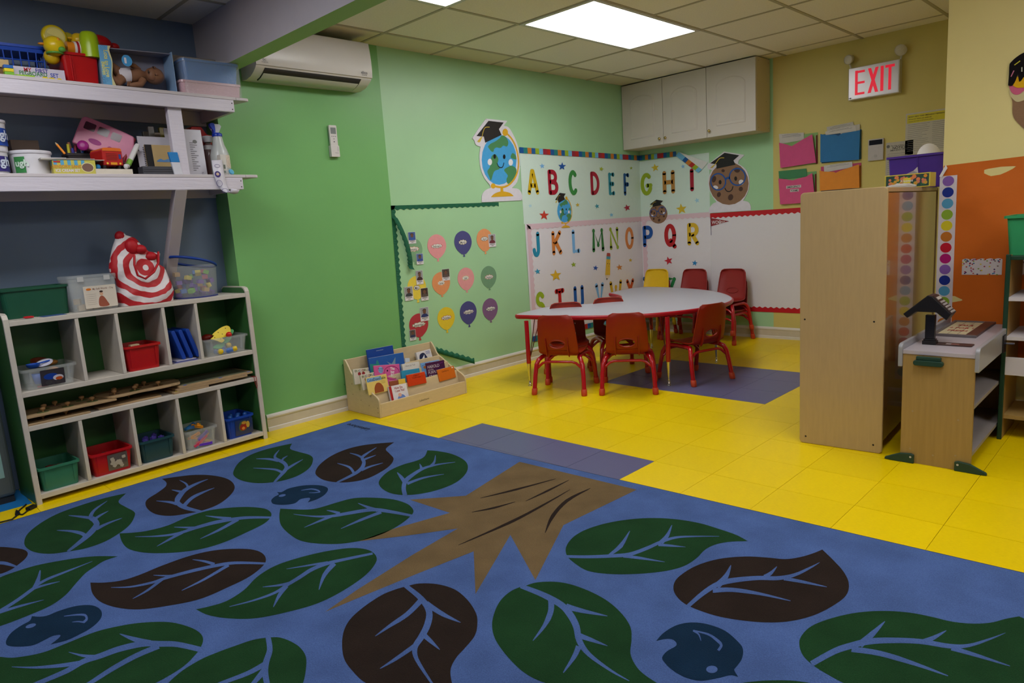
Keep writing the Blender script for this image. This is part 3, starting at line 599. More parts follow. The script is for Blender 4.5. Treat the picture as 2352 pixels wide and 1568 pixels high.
# ------------------------------------------------------------------ alphabet sheet round the corner
def arc(cx, cy, rx, ry, a0, a1, n=10): return [(cx+rx*math.cos(math.radians(a0+(a1-a0)*i/n)), cy+ry*math.sin(math.radians(a0+(a1-a0)*i/n))) for i in range(n+1)]
GL = {'A': [[(.1,0),(.45,1),(.55,1),(.9,0)],[(.25,.33),(.75,.33)]], 'B': [[(.1,0),(.1,1)],[(.1,1),(.45,1)]+arc(.45,.76,.36,.24,80,-80)+[(.1,.52)],[(.1,.52),(.5,.52)]+arc(.5,.26,.4,.26,80,-80)+[(.1,0)]],
 'C': [arc(.55,.5,.45,.5,50,310,16)], 'D': [[(.1,0),(.1,1)],[(.1,1),(.3,1)]+arc(.3,.5,.6,.5,80,-80,14)+[(.1,0)]], 'E': [[(.85,1),(.12,1),(.12,0),(.85,0)],[(.12,.5),(.75,.5)]], 'F': [[(.85,1),(.12,1),(.12,0)],[(.12,.5),(.75,.5)]],
 'G': [arc(.52,.5,.45,.5,50,330,18)+[(.95,.42),(.6,.42)]], 'H': [[(.1,0),(.1,1)],[(.9,0),(.9,1)],[(.1,.5),(.9,.5)]], 'I': [[(.5,0),(.5,1)]], 'J': [[(.75,1),(.75,.3)]+arc(.42,.28,.33,.28,0,-170,10)], 'K': [[(.12,0),(.12,1)],[(.88,1),(.2,.45)],[(.38,.55),(.9,0)]],
 'L': [[(.15,1),(.15,0),(.9,0)]], 'M': [[(.06,0),(.12,1),(.5,.25),(.88,1),(.94,0)]], 'N': [[(.1,0),(.1,1),(.9,0),(.9,1)]], 'O': [arc(.5,.5,.42,.5,0,360,22)], 'P': [[(.12,0),(.12,1)],[(.12,1),(.5,1)]+arc(.5,.73,.4,.27,80,-80)+[(.12,.46)]],
 'Q': [arc(.5,.52,.42,.48,0,360,22),[(.55,.25),(.95,-.05)]], 'R': [[(.12,0),(.12,1)],[(.12,1),(.5,1)]+arc(.5,.74,.38,.26,80,-80)+[(.12,.48)],[(.45,.48),(.92,0)]], 'S': [arc(.5,.76,.38,.24,30,250,10)+arc(.5,.26,.4,.26,100,-150,12)],
 'T': [[(.05,1),(.95,1)],[(.5,1),(.5,0)]], 'U': [[(.1,1),(.1,.35)]+arc(.5,.35,.4,.35,180,360,12)+[(.9,1)]], 'V': [[(.08,1),(.5,0),(.92,1)]], 'W': [[(.04,1),(.25,0),(.5,.75),(.75,0),(.96,1)]], 'X': [[(.08,0),(.92,1)],[(.92,0),(.08,1)]], 'Y': [[(.08,1),(.5,.45),(.92,1)],[(.5,.45),(.5,0)]], 'Z': [[(.08,1),(.92,1),(.08,0),(.92,0)]]}
def letter(ch, x0, y0, x1, y1, w, z, mb):
    x0 += w/2; x1 -= w/2; y0 += w/2; y1 -= w/2
    k = 0
    for st in GL[ch]:
        P = [(x0+(x1-x0)*a, y0+(y1-y0)*b) for a, b in st]
        mb.ribbon(P, [w], z+k*.00006, caps=True, sm=False); k += 1
        for p in P[1:-1]: mb.poly(ell(p[0], p[1], w/2, w/2, 0, 12), z+k*.00006); k += .2
    return mb
m_sh = M('sheet_upper_translucent', (206, 226, 216), .35, .45, var=.015, vscale=2)
m_sl = M('sheet_lower_white', (222, 218, 224), .35, .45, var=.015, vscale=2)
m_pk = M('sheet_pink_show_through', (216, 188, 198), .35, .45)
def crease(m):    # fold creases and soft wrinkles
    nt = m.node_tree; N = nt.nodes; L = nt.links; tc = N.new('ShaderNodeTexCoord')
    n = N.new('ShaderNodeTexNoise'); n.inputs['Scale'].default_value = 9; n.inputs['Detail'].default_value = 2
    L.new(tc.outputs['Object'], n.inputs['Vector'])
    bp = N.new('ShaderNodeBump'); bp.inputs['Strength'].default_value = .35; bp.inputs['Distance'].default_value = .02
    L.new(n.outputs['Fac'], bp.inputs['Height']); L.new(bp.outputs[0], N['Principled BSDF'].inputs['Normal'])
for m in (m_sh, m_sl): crease(m)
c7 = (1420, 320, 3.409)
WL = Wall('L', 1330, 520, .003); WR = Wall('B', 1550, 520, .003)
sheet = thing('alphabet_sheet', 'white plastic alphabet sheet with coloured letters hung round the room corner', 'poster', mat=WL.T)
R2L = WL.T.inverted() @ WR.T         # draw the back-wall half in the same object's space
def SL(p, c=c6): return WL.qs(p, *c)
def SR(p, c=c7): return WR.qs(p, *c)
cornL = YB-.003-WL.o.y; cornR = XL+.003-WR.o.x
lv = SL([(428, 858), (1300, 848)]); zsplit = (lv[0][1]+lv[1][1])/2
zs_R = zsplit+WL.o.z-WR.o.z
lt, lb = SL([(410, 338)])[0], SL([(480, 1640)])[0]; ztop = lt[1]; zbot = WL.qs([(1230, 778)])[0][1]
ztR = SR([(170, 165)])[0][1]; xr = SR([(718, 500)])[0][0]; zbR = zbot+WL.o.z-WR.o.z
def grid(mb, x0, y0, x1, y1, T=None, nx=24, ny=10, amp=.0035, seed=0):
    vs = []; rd = random.Random(seed)
    ph = [rd.uniform(0, 6) for _ in range(4)]
    for j in range(ny+1):
        for i in range(nx+1):
            x = x0+(x1-x0)*i/nx; y = y0+(y1-y0)*j/ny
            fx = abs(((x-x0)/.195) % 1-.5); z = amp*.3*math.sin(9*x+ph[0])*math.sin(5*y+ph[1])+amp*.5*(fx-.5)
            vs.append((x, y, z))
    return mb.add(vs, [(j*(nx+1)+i, j*(nx+1)+i+1, (j+1)*(nx+1)+i+1, (j+1)*(nx+1)+i) for j in range(ny) for i in range(nx)], 0, True, T)
mb = grid(MB(), lt[0]+.002, zsplit, cornL, ztop, seed=1); grid(mb, cornR, zs_R, xr, ztR-.012, R2L, seed=2); build('sheet_upper', mb, m_sh, sheet)
mb = grid(MB(), lt[0]+.014, zbot, cornL, zsplit, seed=3); grid(mb, cornR, zbR, xr, zs_R, R2L, seed=4); build('sheet_lower', mb, m_sl, sheet)
# red border under the sheet showing through pink
xl = lt[0]+.035; z = .0016
mb = MB().poly(scallop((xl, zsplit-.003), (cornL, zsplit-.003), .045, 26, .005, -1), z); mb.poly(scallop((xl, zbot+.05), (xl, zsplit-.004), .05, 18, .006, -1), z)
mb.poly(scallop((cornR, zs_R-.003), (xr, zs_R-.003), .045, 13, .005, -1), z, T=R2L); mb.poly(scallop((cornR+.01, zbR+.05), (cornR+.01, zs_R-.05), .05, 14, .006, -1), z, T=R2L)
build('pink_border', mb, m_pk, sheet)
# striped border strip along top and bottom
SC_ = [(24, 84, 150), (110, 180, 220), (196, 120, 40), (176, 40, 34), (150, 176, 40), (36, 124, 124), (150, 40, 60), (30, 90, 150)]
sm = [C(c, .5) for c in SC_]
def stripes(x0, y0, x1, y1, h, n, mb, T=None, z=.004, ph=0):
    for i in range(n):
        a, b = i/n, (i+1)/n; xa, xb = x0+(x1-x0)*a, x0+(x1-x0)*b; ya, yb = y0+(y1-y0)*a, y0+(y1-y0)*b
        mb.poly([(xa, ya), (xb, yb), (xb, yb+h), (xa, ya+h)], z, mi=(i*5+ph) % 8, T=T)
t0, t1 = SL([(405, 293), (405, 338)]); hS = t0[1]-t1[1]
mb = MB(); stripes(lt[0], t1[1], cornL, SL([(1320, 395)])[0][1], hS, 36, mb)
r0, r1 = SR([(175, 165), (455, 133)]); stripes(cornR, r0[1], r1[0], r1[1], hS, 12, mb, R2L)
stripes(lt[0]+.02, zbot-.02, cornL, zbot-.02, hS, 36, mb, z=.003)
# the loose end of the strip, flopped over
P = SR([(455, 128), (480, 98), (660, 236), (632, 262)]); n = 7
for i in range(n):
    a, b = i/n, (i+1)/n; L_1 = lambda t: (P[0][0]+(P[3][0]-P[0][0])*t, P[0][1]+(P[3][1]-P[0][1])*t); L_2 = lambda t: (P[1][0]+(P[2][0]-P[1][0])*t, P[1][1]+(P[2][1]-P[1][1])*t)
    mb.poly([L_1(a), L_1(b), L_2(b), L_2(a)], .012, mi=(1, 1, 0, 2, 3, 4, 1)[i], T=R2L)
build('striped_border', mb, sm, sheet)
build('folded_corner', MB().poly(SR([(480, 98), (705, 180), (655, 240)]), .011, T=R2L), C((214, 216, 214)), sheet)
AL = [('A',(460,563,460,658),(204,170,30)),('B',(622,712,465,658),(164,24,48)),('C',(780,858,468,662),(58,136,66)),('D',(948,1028,480,660),(160,24,48)),('E',(1087,1145,487,662),(44,140,158)),('F',(1203,1257,492,664),(24,84,150)),
 ('J',(503,578,940,1135),(36,138,172)),('K',(650,740,932,1118),(212,128,56)),('L',(805,877,922,1105),(120,176,226)),('M',(960,1062,915,1095),(44,116,52)),('N',(1093,1175,905,1078),(150,172,44)),('O',(1215,1288,905,1075),(212,130,64)),
 ('S',(530,612,1398,1598),(150,176,40)),('T',(680,760,1375,1568),(190,36,36)),('U',(820,910,1352,1540),(28,88,166)),('V',(987,1063,1330,1510),(122,178,228)),('W',(1098,1200,1312,1485),(206,166,40)),('X',(1225,1293,1300,1465),(200,92,48))]
AR = [('G',(170,272,262,440),(150,174,40)),('H',(340,452,243,427),(178,128,60)),('I',(553,602,227,407),(160,26,50)),('P',(185,280,675,843),(30,84,160)),('Q',(355,460,660,848),(180,34,42)),('R',(532,640,653,830),(214,176,44)),('Y',(190,290,1075,1240),(30,90,160)),('Z',(370,460,1078,1240),(50,140,80))]
for lst, S, T in ((AL, SL, None), (AR, SR, R2L)):
    for ch, (xa, xb, ya, yb), col in lst:
        (x0, _), (x1, _) = S([(xa, (ya+yb)/2), (xb, (ya+yb)/2)]); (_, y1), (_, y0) = S([((xa+xb)/2, ya), ((xa+xb)/2, yb)])
        w = (y1-y0)*.185; mb = MB(); letter(ch, x0, y0, x1, y1, w, .0022, mb)
        if T: mb.v = [tuple(T @ Vector(p)) for p in mb.v]
        o = build('letter', mb, C(col, .4), sheet); o['label'] = 'printed letter ' + ch
ST = [(583,438,20,(122,178,228)),(736,440,29,(28,80,160)),(1037,460,17,(160,178,50)),(1265,453,12,(160,178,50)),(492,742,15,(176,214,222)),(598,815,36,(196,60,44)),(855,735,16,(210,180,60)),(1004,745,18,(60,150,170)),(1114,812,16,(120,184,222)),(1234,757,25,(164,30,60)),(548,1245,22,(50,150,186)),(688,1275,42,(214,172,40)),(824,1192,20,(150,174,40)),(992,1218,20,(30,80,166)),(1175,1213,23,(204,130,50)),(1260,1158,14,(210,176,40))]
SRs = [(290,222,30,(206,184,50)),(508,212,16,(128,180,226)),(618,478,20,(160,206,224)),(496,545,40,(208,180,50)),(395,950,32,(190,40,56)),(600,968,22,(44,130,190))]
for lst, S, T in ((ST, SL, None), (SRs, SR, R2L)):
    for i, (x, y, r, col) in enumerate(lst):
        mb = MB().poly(S(star(x, y, r*1.1, -PI/2+random.uniform(-.3, .3))), .0024, T=T); build('star', mb, C(col, .4), sheet)
# small prints: globe, cookie, pencil
k = .46
def gq(p): return SL([(752+(a-252)*k*.86*math.cos(.0)+(b-390)*.02*k, 780+(b-390)*k) for a, b, *_ in p])
globe_art(lambda p: [g+tuple(r[2:]) for g, r in zip(gq(p), p)], sheet, .0022, abs(gq([(0, 100)])[0][1]-gq([(0, 0)])[0][1])/100)
mb = MB().poly(SL([(1078,1110),(1106,1112),(1104,1272),(1066,1272)]), .0022)
build('pencil_print', mb.poly(SL([(1076,1128),(1106,1130),(1105,1152),(1075,1150)]), .0026, mi=1).poly(SL([(1080,1102),(1104,1104),(1106,1130),(1076,1128)]), .0026, mi=2).poly(SL([(1066,1272),(1104,1272),(1080,1310)]), .0026, mi=3).poly(SL([(1074,1298),(1086,1298),(1078,1312)]), .003, mi=4)
 .ribbon(SL([(1092,1152),(1084,1270)]), [.0014], .0026, 5, sm=False).poly(SL(ell(1084,1185,2.5,4)), .003, mi=4).poly(SL(ell(1098,1187,2.5,4)), .003, mi=4).ribbon(SL([(1086,1200),(1091,1205),(1097,1201)]), [.0016], .003, 4), [C((222,180,52)), C((70,150,170)), C((176,70,56)), C((226,206,180)), C((30,28,30)), C((190,140,30))], sheet)
CK = (138, 104, 80); CD = (74, 50, 42)
def cookie_art(q, t, z, sc, T=None):
    def B(nm, mb, c):
        if T: mb.v = [tuple(T @ Vector(p)) for p in mb.v]
        build(nm, mb, C(c), t)
    B('cookie_print', MB().poly(q(ell(868,345,155,168)), z), CK)
    mb = MB()
    for x, y, rx, ry in ((823,245,13,12),(752,312,16,26),(790,432,15,20),(882,453,20,25),(962,388,16,18),(932,240,24,20)): mb.poly(q(ell(x, y, rx, ry, .3)), z+.0004)
    B('chip_print', mb, CD)
    B('cap_print', MB().poly(q([(835,105),(950,125),(905,165),(920,198),(772,230),(770,195),(722,187)]), z+.0012), (32, 30, 32))
    B('tassel_print', MB().ribbon(q([(832,145),(795,150),(758,200)]), [5*sc], z+.0016).poly(q([(752,198),(762,200),(740,222),(720,225)]), z+.0016), (206, 178, 62))
    B('cheek_print', MB().poly(q(ell(765,375,20,14,.3)), z+.0006).poly(q(ell(965,335,20,20,.3)), z+.0006), (222, 216, 222))
    B('glasses_print', MB().ribbon(q(arc(785,332,58,64,0,360,28)), [10*sc], z+.001, sm=False).ribbon(q(arc(935,293,62,66,0,360,28)), [10*sc], z+.001, sm=False).ribbon(q([(842,312),(858,302),(875,302)]), [16*sc], z+.001), (34, 84, 160))
    B('face_print', MB().poly(q(ell(800,335,11,17)), z+.0014).poly(q(ell(922,307,11,17)), z+.0014).ribbon(q([(838,382),(850,402),(872,408),(892,394),(900,370)]), [7*sc], z+.0014, caps=True), (24, 20, 22))
kk = .46
def cq(p): return SR([(315+(a-868)*kk+(b-345)*.0, 582+(b-345)*kk-(a-868)*.0) for a, b, *_ in p])
cookie_art(cq, sheet, .0022, abs(cq([(0, 100)])[0][1]-cq([(0, 0)])[0][1])/100, R2L)
# ------------------------------------------------------------------ back wall
W = Wall('B', 1677, 420, .002); q = lambda p: W.qs(p, *c7)
t = cutout(W, q, [(830,95,1),(990,122,1),(945,165,1),(940,190,1),(1000,235),(1028,310),(1020,400),(980,480,1),(1020,490),(1038,520),(1040,556,1),(712,577,1),(715,540),(740,505),(772,490,1),(730,430),(706,350),(712,290),(735,240,1),(705,230),(700,200),(718,185,1)], 'cookie_cutout', 'smiling cookie with blue glasses cutout above the white board')
cookie_art(q, t, .0044, abs(q([(0, 100)])[0][1]-q([(0, 0)])[0][1])/100)
# white paper board with red scalloped border
W = Wall('B', 1740, 600, .002); q = lambda p: W.qs(p, *c7)
bt = thing('paper_board', 'white paper bulletin board with red scalloped border on back wall', 'bulletin board', mat=W.T)
x0, zt = q([(720, 580)])[0]; zb = W.qs([(1829, 719)])[0][1]; x1 = x0+1.55
m_pap = M('board_paper', (218, 214, 220), .6, .3, bump=.5, bscale=14)
build('paper', MB().box(x0, zb, 0, x1, zt, .001), m_pap, bt)
m_red = C((186, 22, 34), .5)
build('border', MB().poly(scallop((x0, zt), (x1, zt), .043, 29, .006, -1), .0012, .001), m_red, bt)['label'] = 'top red border'
build('border', MB().poly(scallop((x0, zb), (x1, zb), .043, 29, .006, 1), .0012, .001), m_red, bt)['label'] = 'bottom red border'
o = MB().poly(q([(725, 615), (870, 640), (728, 680)]), .003, .0006)
p = thing('pennant', 'small red pennant flag lettered WOO HOO on the white board', 'flag', mat=W.T)
build('flag', o, C((140, 44, 48)), p)
a, b = q([(775, 648), (730, 750)]); build('stick', MB().ribbon(q([(724, 612), (729, 750)]), [.005], .003, sm=False), C((60, 66, 100)), p)
e = q([(729, 645), (838, 648)]); build('lettering', MB().text('WOO', .045, a[0]-.006, a[1], .004, bold=.012, sx=.8).text('HOO', .032, e[1][0]-.03, e[1][1], .004, bold=.012, sx=.8), C((226, 220, 222)), p)
# wall cabinet with three arched doors
cy0 = onx(1431, 345.4).y; cz0 = onx(1431, 345.4).z; cz1 = 2.43
cx1 = ony(1736.6, 301.1, cy0).x
m_cab = M('cabinet_white_melamine', (206, 198, 190), .42, .45, var=.02)
m_cabs = M('cabinet_side_cream', (204, 190, 160), .45, .4, var=.03)
cab = thing('wall_cabinet', 'white three door wall cabinet hung high in the corner', 'cabinet', (XL+.004, cy0, cz0))
CW = cx1-XL-.004; CH = cz1-cz0-.001; CD_ = YB-cy0-.002
build('carcass', MB().box(0, .02, 0, CW, CD_, CH), m_cabs, cab, bevel=.002)
du = [0, (ony(1519.5, 175, cy0).x-XL)/CW, (ony(1621.5, 240, cy0).x-XL)/CW, 1.0]
du[1] = (ony(1521, 255, cy0).x-XL)/CW
for i in range(3):
    x0, x1 = du[i]*CW+.002, du[i+1]*CW-.002; w = x1-x0
    d = build('door', MB().box(x0, 0, .002, x1, .019, CH-.004), m_cab, cab, bevel=.002)
    mx = w*.2; ys = .085; yt = CH-.19; pts = [(x0+mx, ys), (x1-mx, ys), (x1-mx, yt)]
    pts += [(x0+w/2+(w/2-mx)*math.cos(PI*k/12), yt+.07*math.sin(PI*k/12)) for k in range(1, 12)]+[(x0+mx, yt)]
    F = frame((0, 0, 0), (1, 0, 0), (0, 0, 1))
    pb = MB(); n = len(pts); cxm, cym = x0+w/2, (ys+yt)/2
    def sh(f): return [(cxm+(p[0]-cxm)*(1-f/w*2), cym+(p[1]-cym)*(1-f/(yt-ys)*2), 0) for p in pts]
    R = []
    for f, z in ((0, .0005), (.004, .004), (.012, .004), (.018, .001), (.03, .0055), (.034, .0055)): R.append([tuple(F @ Vector((p[0], p[1], z))) for p in sh(f)])
    pb.rings(R, 0, True, False, True); build('panel', pb, m_cab, d)
    kx = x1-.03 if i == 0 else x0+.03
    kb = MB().lathe([(.004, 0), (.004, .012), (.012, .018), (.014, .024), (.01, .03), (.001, .032)], 12, T=frame((kx, 0, .055), (1, 0, 0), (0, 0, 1)))
    build('knob', kb, M('brass', (190, 170, 110), .25, metal=1), d)
sc = MB()
for yy, zz in ((.05, .03), (CD_-.03, .03), (.05, CH-.03), (CD_-.03, CH-.03), (.2, .25)): sc.add([(CW+.0004, yy-.003, zz-.003), (CW+.0004, yy+.003, zz-.003), (CW+.0004, yy+.003, zz+.003), (CW+.0004, yy-.003, zz+.003)], [(0, 1, 2, 3)])
build('screw', sc, m_dk, cab)
# exit sign
cE = (1700, 40, 4.9); W = Wall('B', 2010, 183, .062); q = lambda p: W.qs(p, *cE)
t = thing('exit_sign', 'lit EXIT sign with twin emergency lamps on the yellow wall', 'sign', mat=W.T)
P = q([(1215, 577), (1800, 467), (1788, 845), (1218, 935)]); x0 = (P[0][0]+P[3][0])/2; x1 = (P[1][0]+P[2][0])/2; z1 = (P[0][1]+P[1][1])/2; z0 = (P[2][1]+P[3][1])/2
m_al = M('sign_brushed_face', (196, 192, 196), .3, .6, var=.06, vscale=6, bump=.25, bscale=9, metal=.35)
build('housing', MB().box(x0, z0, -.061, x1, z1, 0), C((196, 190, 182), .5), t, bevel=.002)
build('face_plate', MB().box(x0+.006, z0+.006, 0, x1-.006, z1-.006, .002), m_al, t)
m_ex = M('exit_letter_red', (226, 22, 52), .4, emit=.55)
lx0, lx1 = x0+(x1-x0)*.14, x1-(x1-x0)*.09; lz0, lz1 = z0+(z1-z0)*.13, z1-(z1-z0)*.11; lw = .02
def bar(mb, a, b, w): mb.ribbon([a, b], [w], .0032, sm=False)
X = [0, .25, .33, .6, .65, .75, .78, 1]; X = [lx0+(lx1-lx0)*v for v in X]; zm = (lz0+lz1)/2
for ch in range(4):
    mb = MB()
    if ch == 0:
        mb.poly([(X[0], lz0), (X[0]+lw, lz0), (X[0]+lw, lz1), (X[0], lz1)], .0032)
        for z in (lz0, zm-lw/2, lz1-lw): mb.poly([(X[0]+lw, z), (X[1], z), (X[1], z+lw*.85), (X[0]+lw, z+lw*.85)], .0032)
    elif ch == 1:
        for s in (0, 1):
            a, b = (X[2], X[3]-lw*1.15) if s else (X[3]-lw*1.15, X[2]); mb.poly([(a, lz0), (a+lw*1.15, lz0), (b+lw*1.15, lz1), (b, lz1)], .0032+.0002*s)
    elif ch == 2: mb.poly([(X[4], lz0), (X[4]+lw*1.1, lz0), (X[4]+lw*1.1, lz1), (X[4], lz1)], .0032)
    else:
        mb.poly([(X[6]-.004, lz1-lw), (X[7], lz1-lw), (X[7], lz1), (X[6]-.004, lz1)], .0032); xm = (X[6]+X[7])/2-.002; mb.poly([(xm-lw/2, lz0), (xm+lw/2, lz0), (xm+lw/2, lz1-lw), (xm-lw/2, lz1-lw)], .0032)
    build('letter', mb, m_ex, t)['label'] = 'glowing red letter ' + 'EXIT'[ch]
build('logo', MB().poly(ell(x0+.018, z0+.014, .006, .006), .0025).box(x0+.006, z0+.011, .0021, x0+.01, z0+.017, .0026).box(x0+.026, z0+.011, .0021, x0+.03, z0+.017, .0026), m_dk, t)
m_lens = M('lamp_lens', (205, 200, 190), .15, .6, bump=.6, bscale=160)
for (cx, cz), r, tx in ((q([(1212, 476)])[0], .036, -.25), (q([(1808, 366)])[0], .042, .45)):
    l = MB().lathe([(.012, -.05), (r*.8, -.04), (r, -.012), (r, 0), (r*.93, .003)], 24, T=frame((cx, cz, -.005), (math.cos(tx), 0, -math.sin(tx)), (0, 1, .25)), cap1=False)
    o = build('lamp_head', l, C((206, 198, 182), .45), t)
    build('lamp_lens', MB().lathe([(r*.93, .001), (r*.6, .007), (.001, .009)], 24, T=frame((cx, cz, -.005), (math.cos(tx), 0, -math.sin(tx)), (0, 1, .25)), cap0=False), m_lens, o)
    build('lamp_arm', MB().tube([(cx, cz-r*.5, -.04), (cx*.93, z1-.004, -.04)], .007), C((206, 198, 182), .45), t)
# folder pockets
cP = (1760, 60, 3.7331)
def pocket(lb, poly, col, back=None, papers=(), text=None, side=True):
    cx = sum(p[0] for p in poly)/len(poly); cy = sum(p[1] for p in poly)/len(poly)
    W = Wall('B', cP[0]+cx/cP[2], cP[1]+cy/cP[2], .004); q = lambda p: W.qs(p, *cP)
    t = thing('folder_pocket', lb, 'folder', mat=W.T, group='paper folder pockets on the yellow wall')
    P = q(poly); build('pocket_front', MB().poly(P, .02, .001), C(col, .6), t)
    xs = [p[0] for p in P]; ys = [p[1] for p in P]; bk = MB().box(min(xs)+.004, min(ys)+.004, 0, max(xs)+.004, max(ys)+(.012 if back else -.004), .001)
    build('pocket_back', bk, C(back or tuple(int(v*.8) for v in col), .6), t)
    xr = max(xs); build('gusset', MB().add([(xr, min(ys), .02), (xr+.006, min(ys)+.006, 0), (xr+.002, max(ys)-.01, 0), (xr-.002, max(ys)-.012, .02)], [(0, 1, 2, 3)]), C(tuple(int(v*.7) for v in col), .6), t)
    for i, (pp, pc, ln) in enumerate(papers):
        Q = q(pp); o = build('paper', MB().poly(Q, .004+.003*i, .0006), C(pc, .6), t)
        if ln:
            mb = MB(); a, b, c, d = Q[0], Q[1], Q[2], Q[3]
            for k in range(ln):
                f = (k+1)/(ln+1)*.5; L1 = (a[0]+(d[0]-a[0])*f, a[1]+(d[1]-a[1])*f); R1 = (b[0]+(c[0]-b[0])*f, b[1]+(c[1]-b[1])*f)
                m1 = .12+.1*(k == 0); mb.ribbon([(L1[0]+(R1[0]-L1[0])*m1, L1[1]+(R1[1]-L1[1])*m1), (L1[0]+(R1[0]-L1[0])*(1-m1), L1[1]+(R1[1]-L1[1])*(1-m1))], [.0022], .0052+.003*i, sm=False)
            build('print_line', mb, C((120, 120, 120)), o)
    if text:
        for s, x, y, w in text:
            X, Y = q([(x, y)])[0]; rr = math.atan2(.03, .3)*.0
            o = build('word_strip', MB().box(X-w, Y-.0115, .0212, X+w, Y+.0115, .0216), C((206, 196, 196)), t)
            build('lettering', MB().text(s, .023, X, Y-.0005, .0218, bold=.02, sx=.86), m_blk, o)
    return t
pocket('pink folder pocket with white form, top left beside the cabinet', [(118,1000),(185,1015),(225,1030),(262,1008),(325,970),(402,928),(435,1170),(130,1216)], (206, 76, 132), (140, 180, 110), [([(110,925),(325,912),(325,975),(118,1010)], (196,190,184), 4)])
pocket('blue folder pocket stuffed with papers on the yellow wall', [(472,926),(515,934),(600,930),(625,944),(660,920),(730,908),(812,893),(803,1145),(472,1168)], (38, 112, 172), None, [([(520,865),(745,820),(770,900),(525,930)], (190,184,176), 3), ([(640,870),(805,840),(805,900),(640,925)], (196,190,182), 0), ([(510,905),(770,850),(775,900),(512,935)], (204,198,192), 2)])
pocket('pink folder pocket labelled EMERGENCY FORMS', [(112,1306),(185,1314),(235,1322),(275,1308),(350,1290),(402,1258),(425,1480),(425,1508),(128,1528)], (208, 78, 128), (120, 170, 110), [([(107,1243),(345,1220),(354,1290),(112,1316)], (62,128,84), 0)], [('EMERGENCY', 243, 1376, .064), ('FORMS', 250, 1408, .037)])
pocket('orange folder pocket with a printed consent form', [(464,1238),(500,1246),(590,1250),(602,1258),(640,1240),(740,1206),(803,1184),(806,1385),(468,1412)], (226, 140, 40), (190, 70, 110), [([(495,1196),(738,1160),(741,1210),(498,1254)], (202,196,196), 2)])
# intercom
W = Wall('B', 2013, 343, .002); q = lambda p: W.qs(p, *cP)
t = thing('wall_intercom', 'small grey intercom panel with black screen on yellow wall', 'intercom', mat=W.T)
P = q([(877, 972), (1012, 962), (1008, 1148), (880, 1155)]); a, b = (P[0][0]+P[3][0])/2, (P[1][0]+P[2][0])/2; c, d = (P[2][1]+P[3][1])/2, (P[0][1]+P[1][1])/2
build('case', MB().box(a, c, 0, b, d, .018), C((182, 176, 178), .4), t, bevel=.003)
build('screen', MB().box(a+.008, d-.045, .018, b-.008, d-.008, .0195), M('black_glass', (16, 18, 26), .12, .6), t)
build('button', MB().poly(ell((a+b)/2, c+.035, .012, .012), .0182, .001), C((170, 164, 166), .4), t)
# notices
def notice(lb, P, col, head=None, lines=10, title=None, seal=False):
    W = Wall('B', cP[0]+sum(p[0] for p in P)/4/cP[2], cP[1]+sum(p[1] for p in P)/4/cP[2], .001); Q = W.qs(P, *cP)
    t = thing('notice_sheet', lb, 'notice', mat=W.T)
    a, b = Q[0][0], Q[1][0]; d, c = (Q[0][1]+Q[1][1])/2, (Q[2][1]+Q[3][1])/2
    build('paper', MB().box(a, c, 0, b, d, .0006), C(col, .6), t); top = d-.012
    if head: build('header_band', MB().box(a+.01, d-.075, .0007, b-.01, d-.012, .0009), C(head), t); top = d-.08
    if title:
        mb = MB()
        for i, s in enumerate(title):
            wd = (b-a)*.9/max(len(s), 8)*1.55; mb.text(s, wd if i == 0 else wd*.8, a+.02 if head else (a+b)/2, d-.028-i*.017, .0012, align='L' if head else 'C', bold=.015)
        build('lettering', mb, m_blk, t)
        if not head: top = d-.03-.017*len(title)
    mb = MB(); rd = random.Random(lines)
    for i in range(lines):
        z = top-.008-(top-c-.02)*i/lines
        for x0, x1 in (((a+.015, (a+b)/2-.008), ((a+b)/2+.008, b-.02)) if head else ((a+.012, b-.012),)): mb.box(x0, z, .0007, x0+(x1-x0)*rd.uniform(.55, 1), z+.0025, .001)
    build('print_line', mb, C((128, 126, 124)), t)
    if seal: build('seal', MB().poly(ell(a+.016, d-.03, .012, .012), .001), C((96, 96, 96)), t)
notice('large emergency reference notice with yellow header beside the pillar', [(1198, 750), (1650, 690), (1650, 1060), (1206, 1100)], (190, 184, 172), (204, 190, 40), 15, ['READY NEW YORK EMERGENCY REFERENCE CARD', 'Discuss your disaster plan details and', 'important information for all household members'])
notice('plain white printed city notice behind the purple bin', [(1028, 1003), (1262, 973), (1262, 1300), (1030, 1320)], (180, 174, 164), None, 12, ['The City of New York', 'NOTICE', 'EMERGENCY FORMS'], True)
# ------------------------------------------------------------------ pillar decorations
m_or = M('orange_board_paper', (206, 104, 28), .6, .25, var=.05, vscale=5, bump=.8, bscale=11)
W = Wall('P', 2260, 560, .002); q = lambda p: W.qs(p)
bt = thing('orange_paper', 'large orange bulletin board paper covering the pillar wall', 'bulletin board', mat=W.T)
P = q([(2165, 381), (2352, 358)]); x0 = XP+.004-W.o.x; z0 = .26-W.o.z; sl = (P[1][1]-P[0][1])/(P[1][0]-P[0][0])
mb = MB(); nx, nz = 30, 24; vs = []
x1 = x0+1.5; rd = random.Random(3)
for j in range(nz+1):
    for i in range(nx+1):
        x = x0+(x1-x0)*i/nx; zt = P[0][1]+min(sl, .03)*(x-x0); z = z0+(zt-z0)*j/nz
        vs.append((x, z, .002+.003*math.sin(13*z+5*x)*math.sin(4*x+z*3)+.002*math.sin(31*z-7*x)))
build('paper', mb.add(vs, [(j*(nx+1)+i, j*(nx+1)+i+1, (j+1)*(nx+1)+i+1, (j+1)*(nx+1)+i) for j in range(nz) for i in range(nx)], 0, True), m_or, bt)
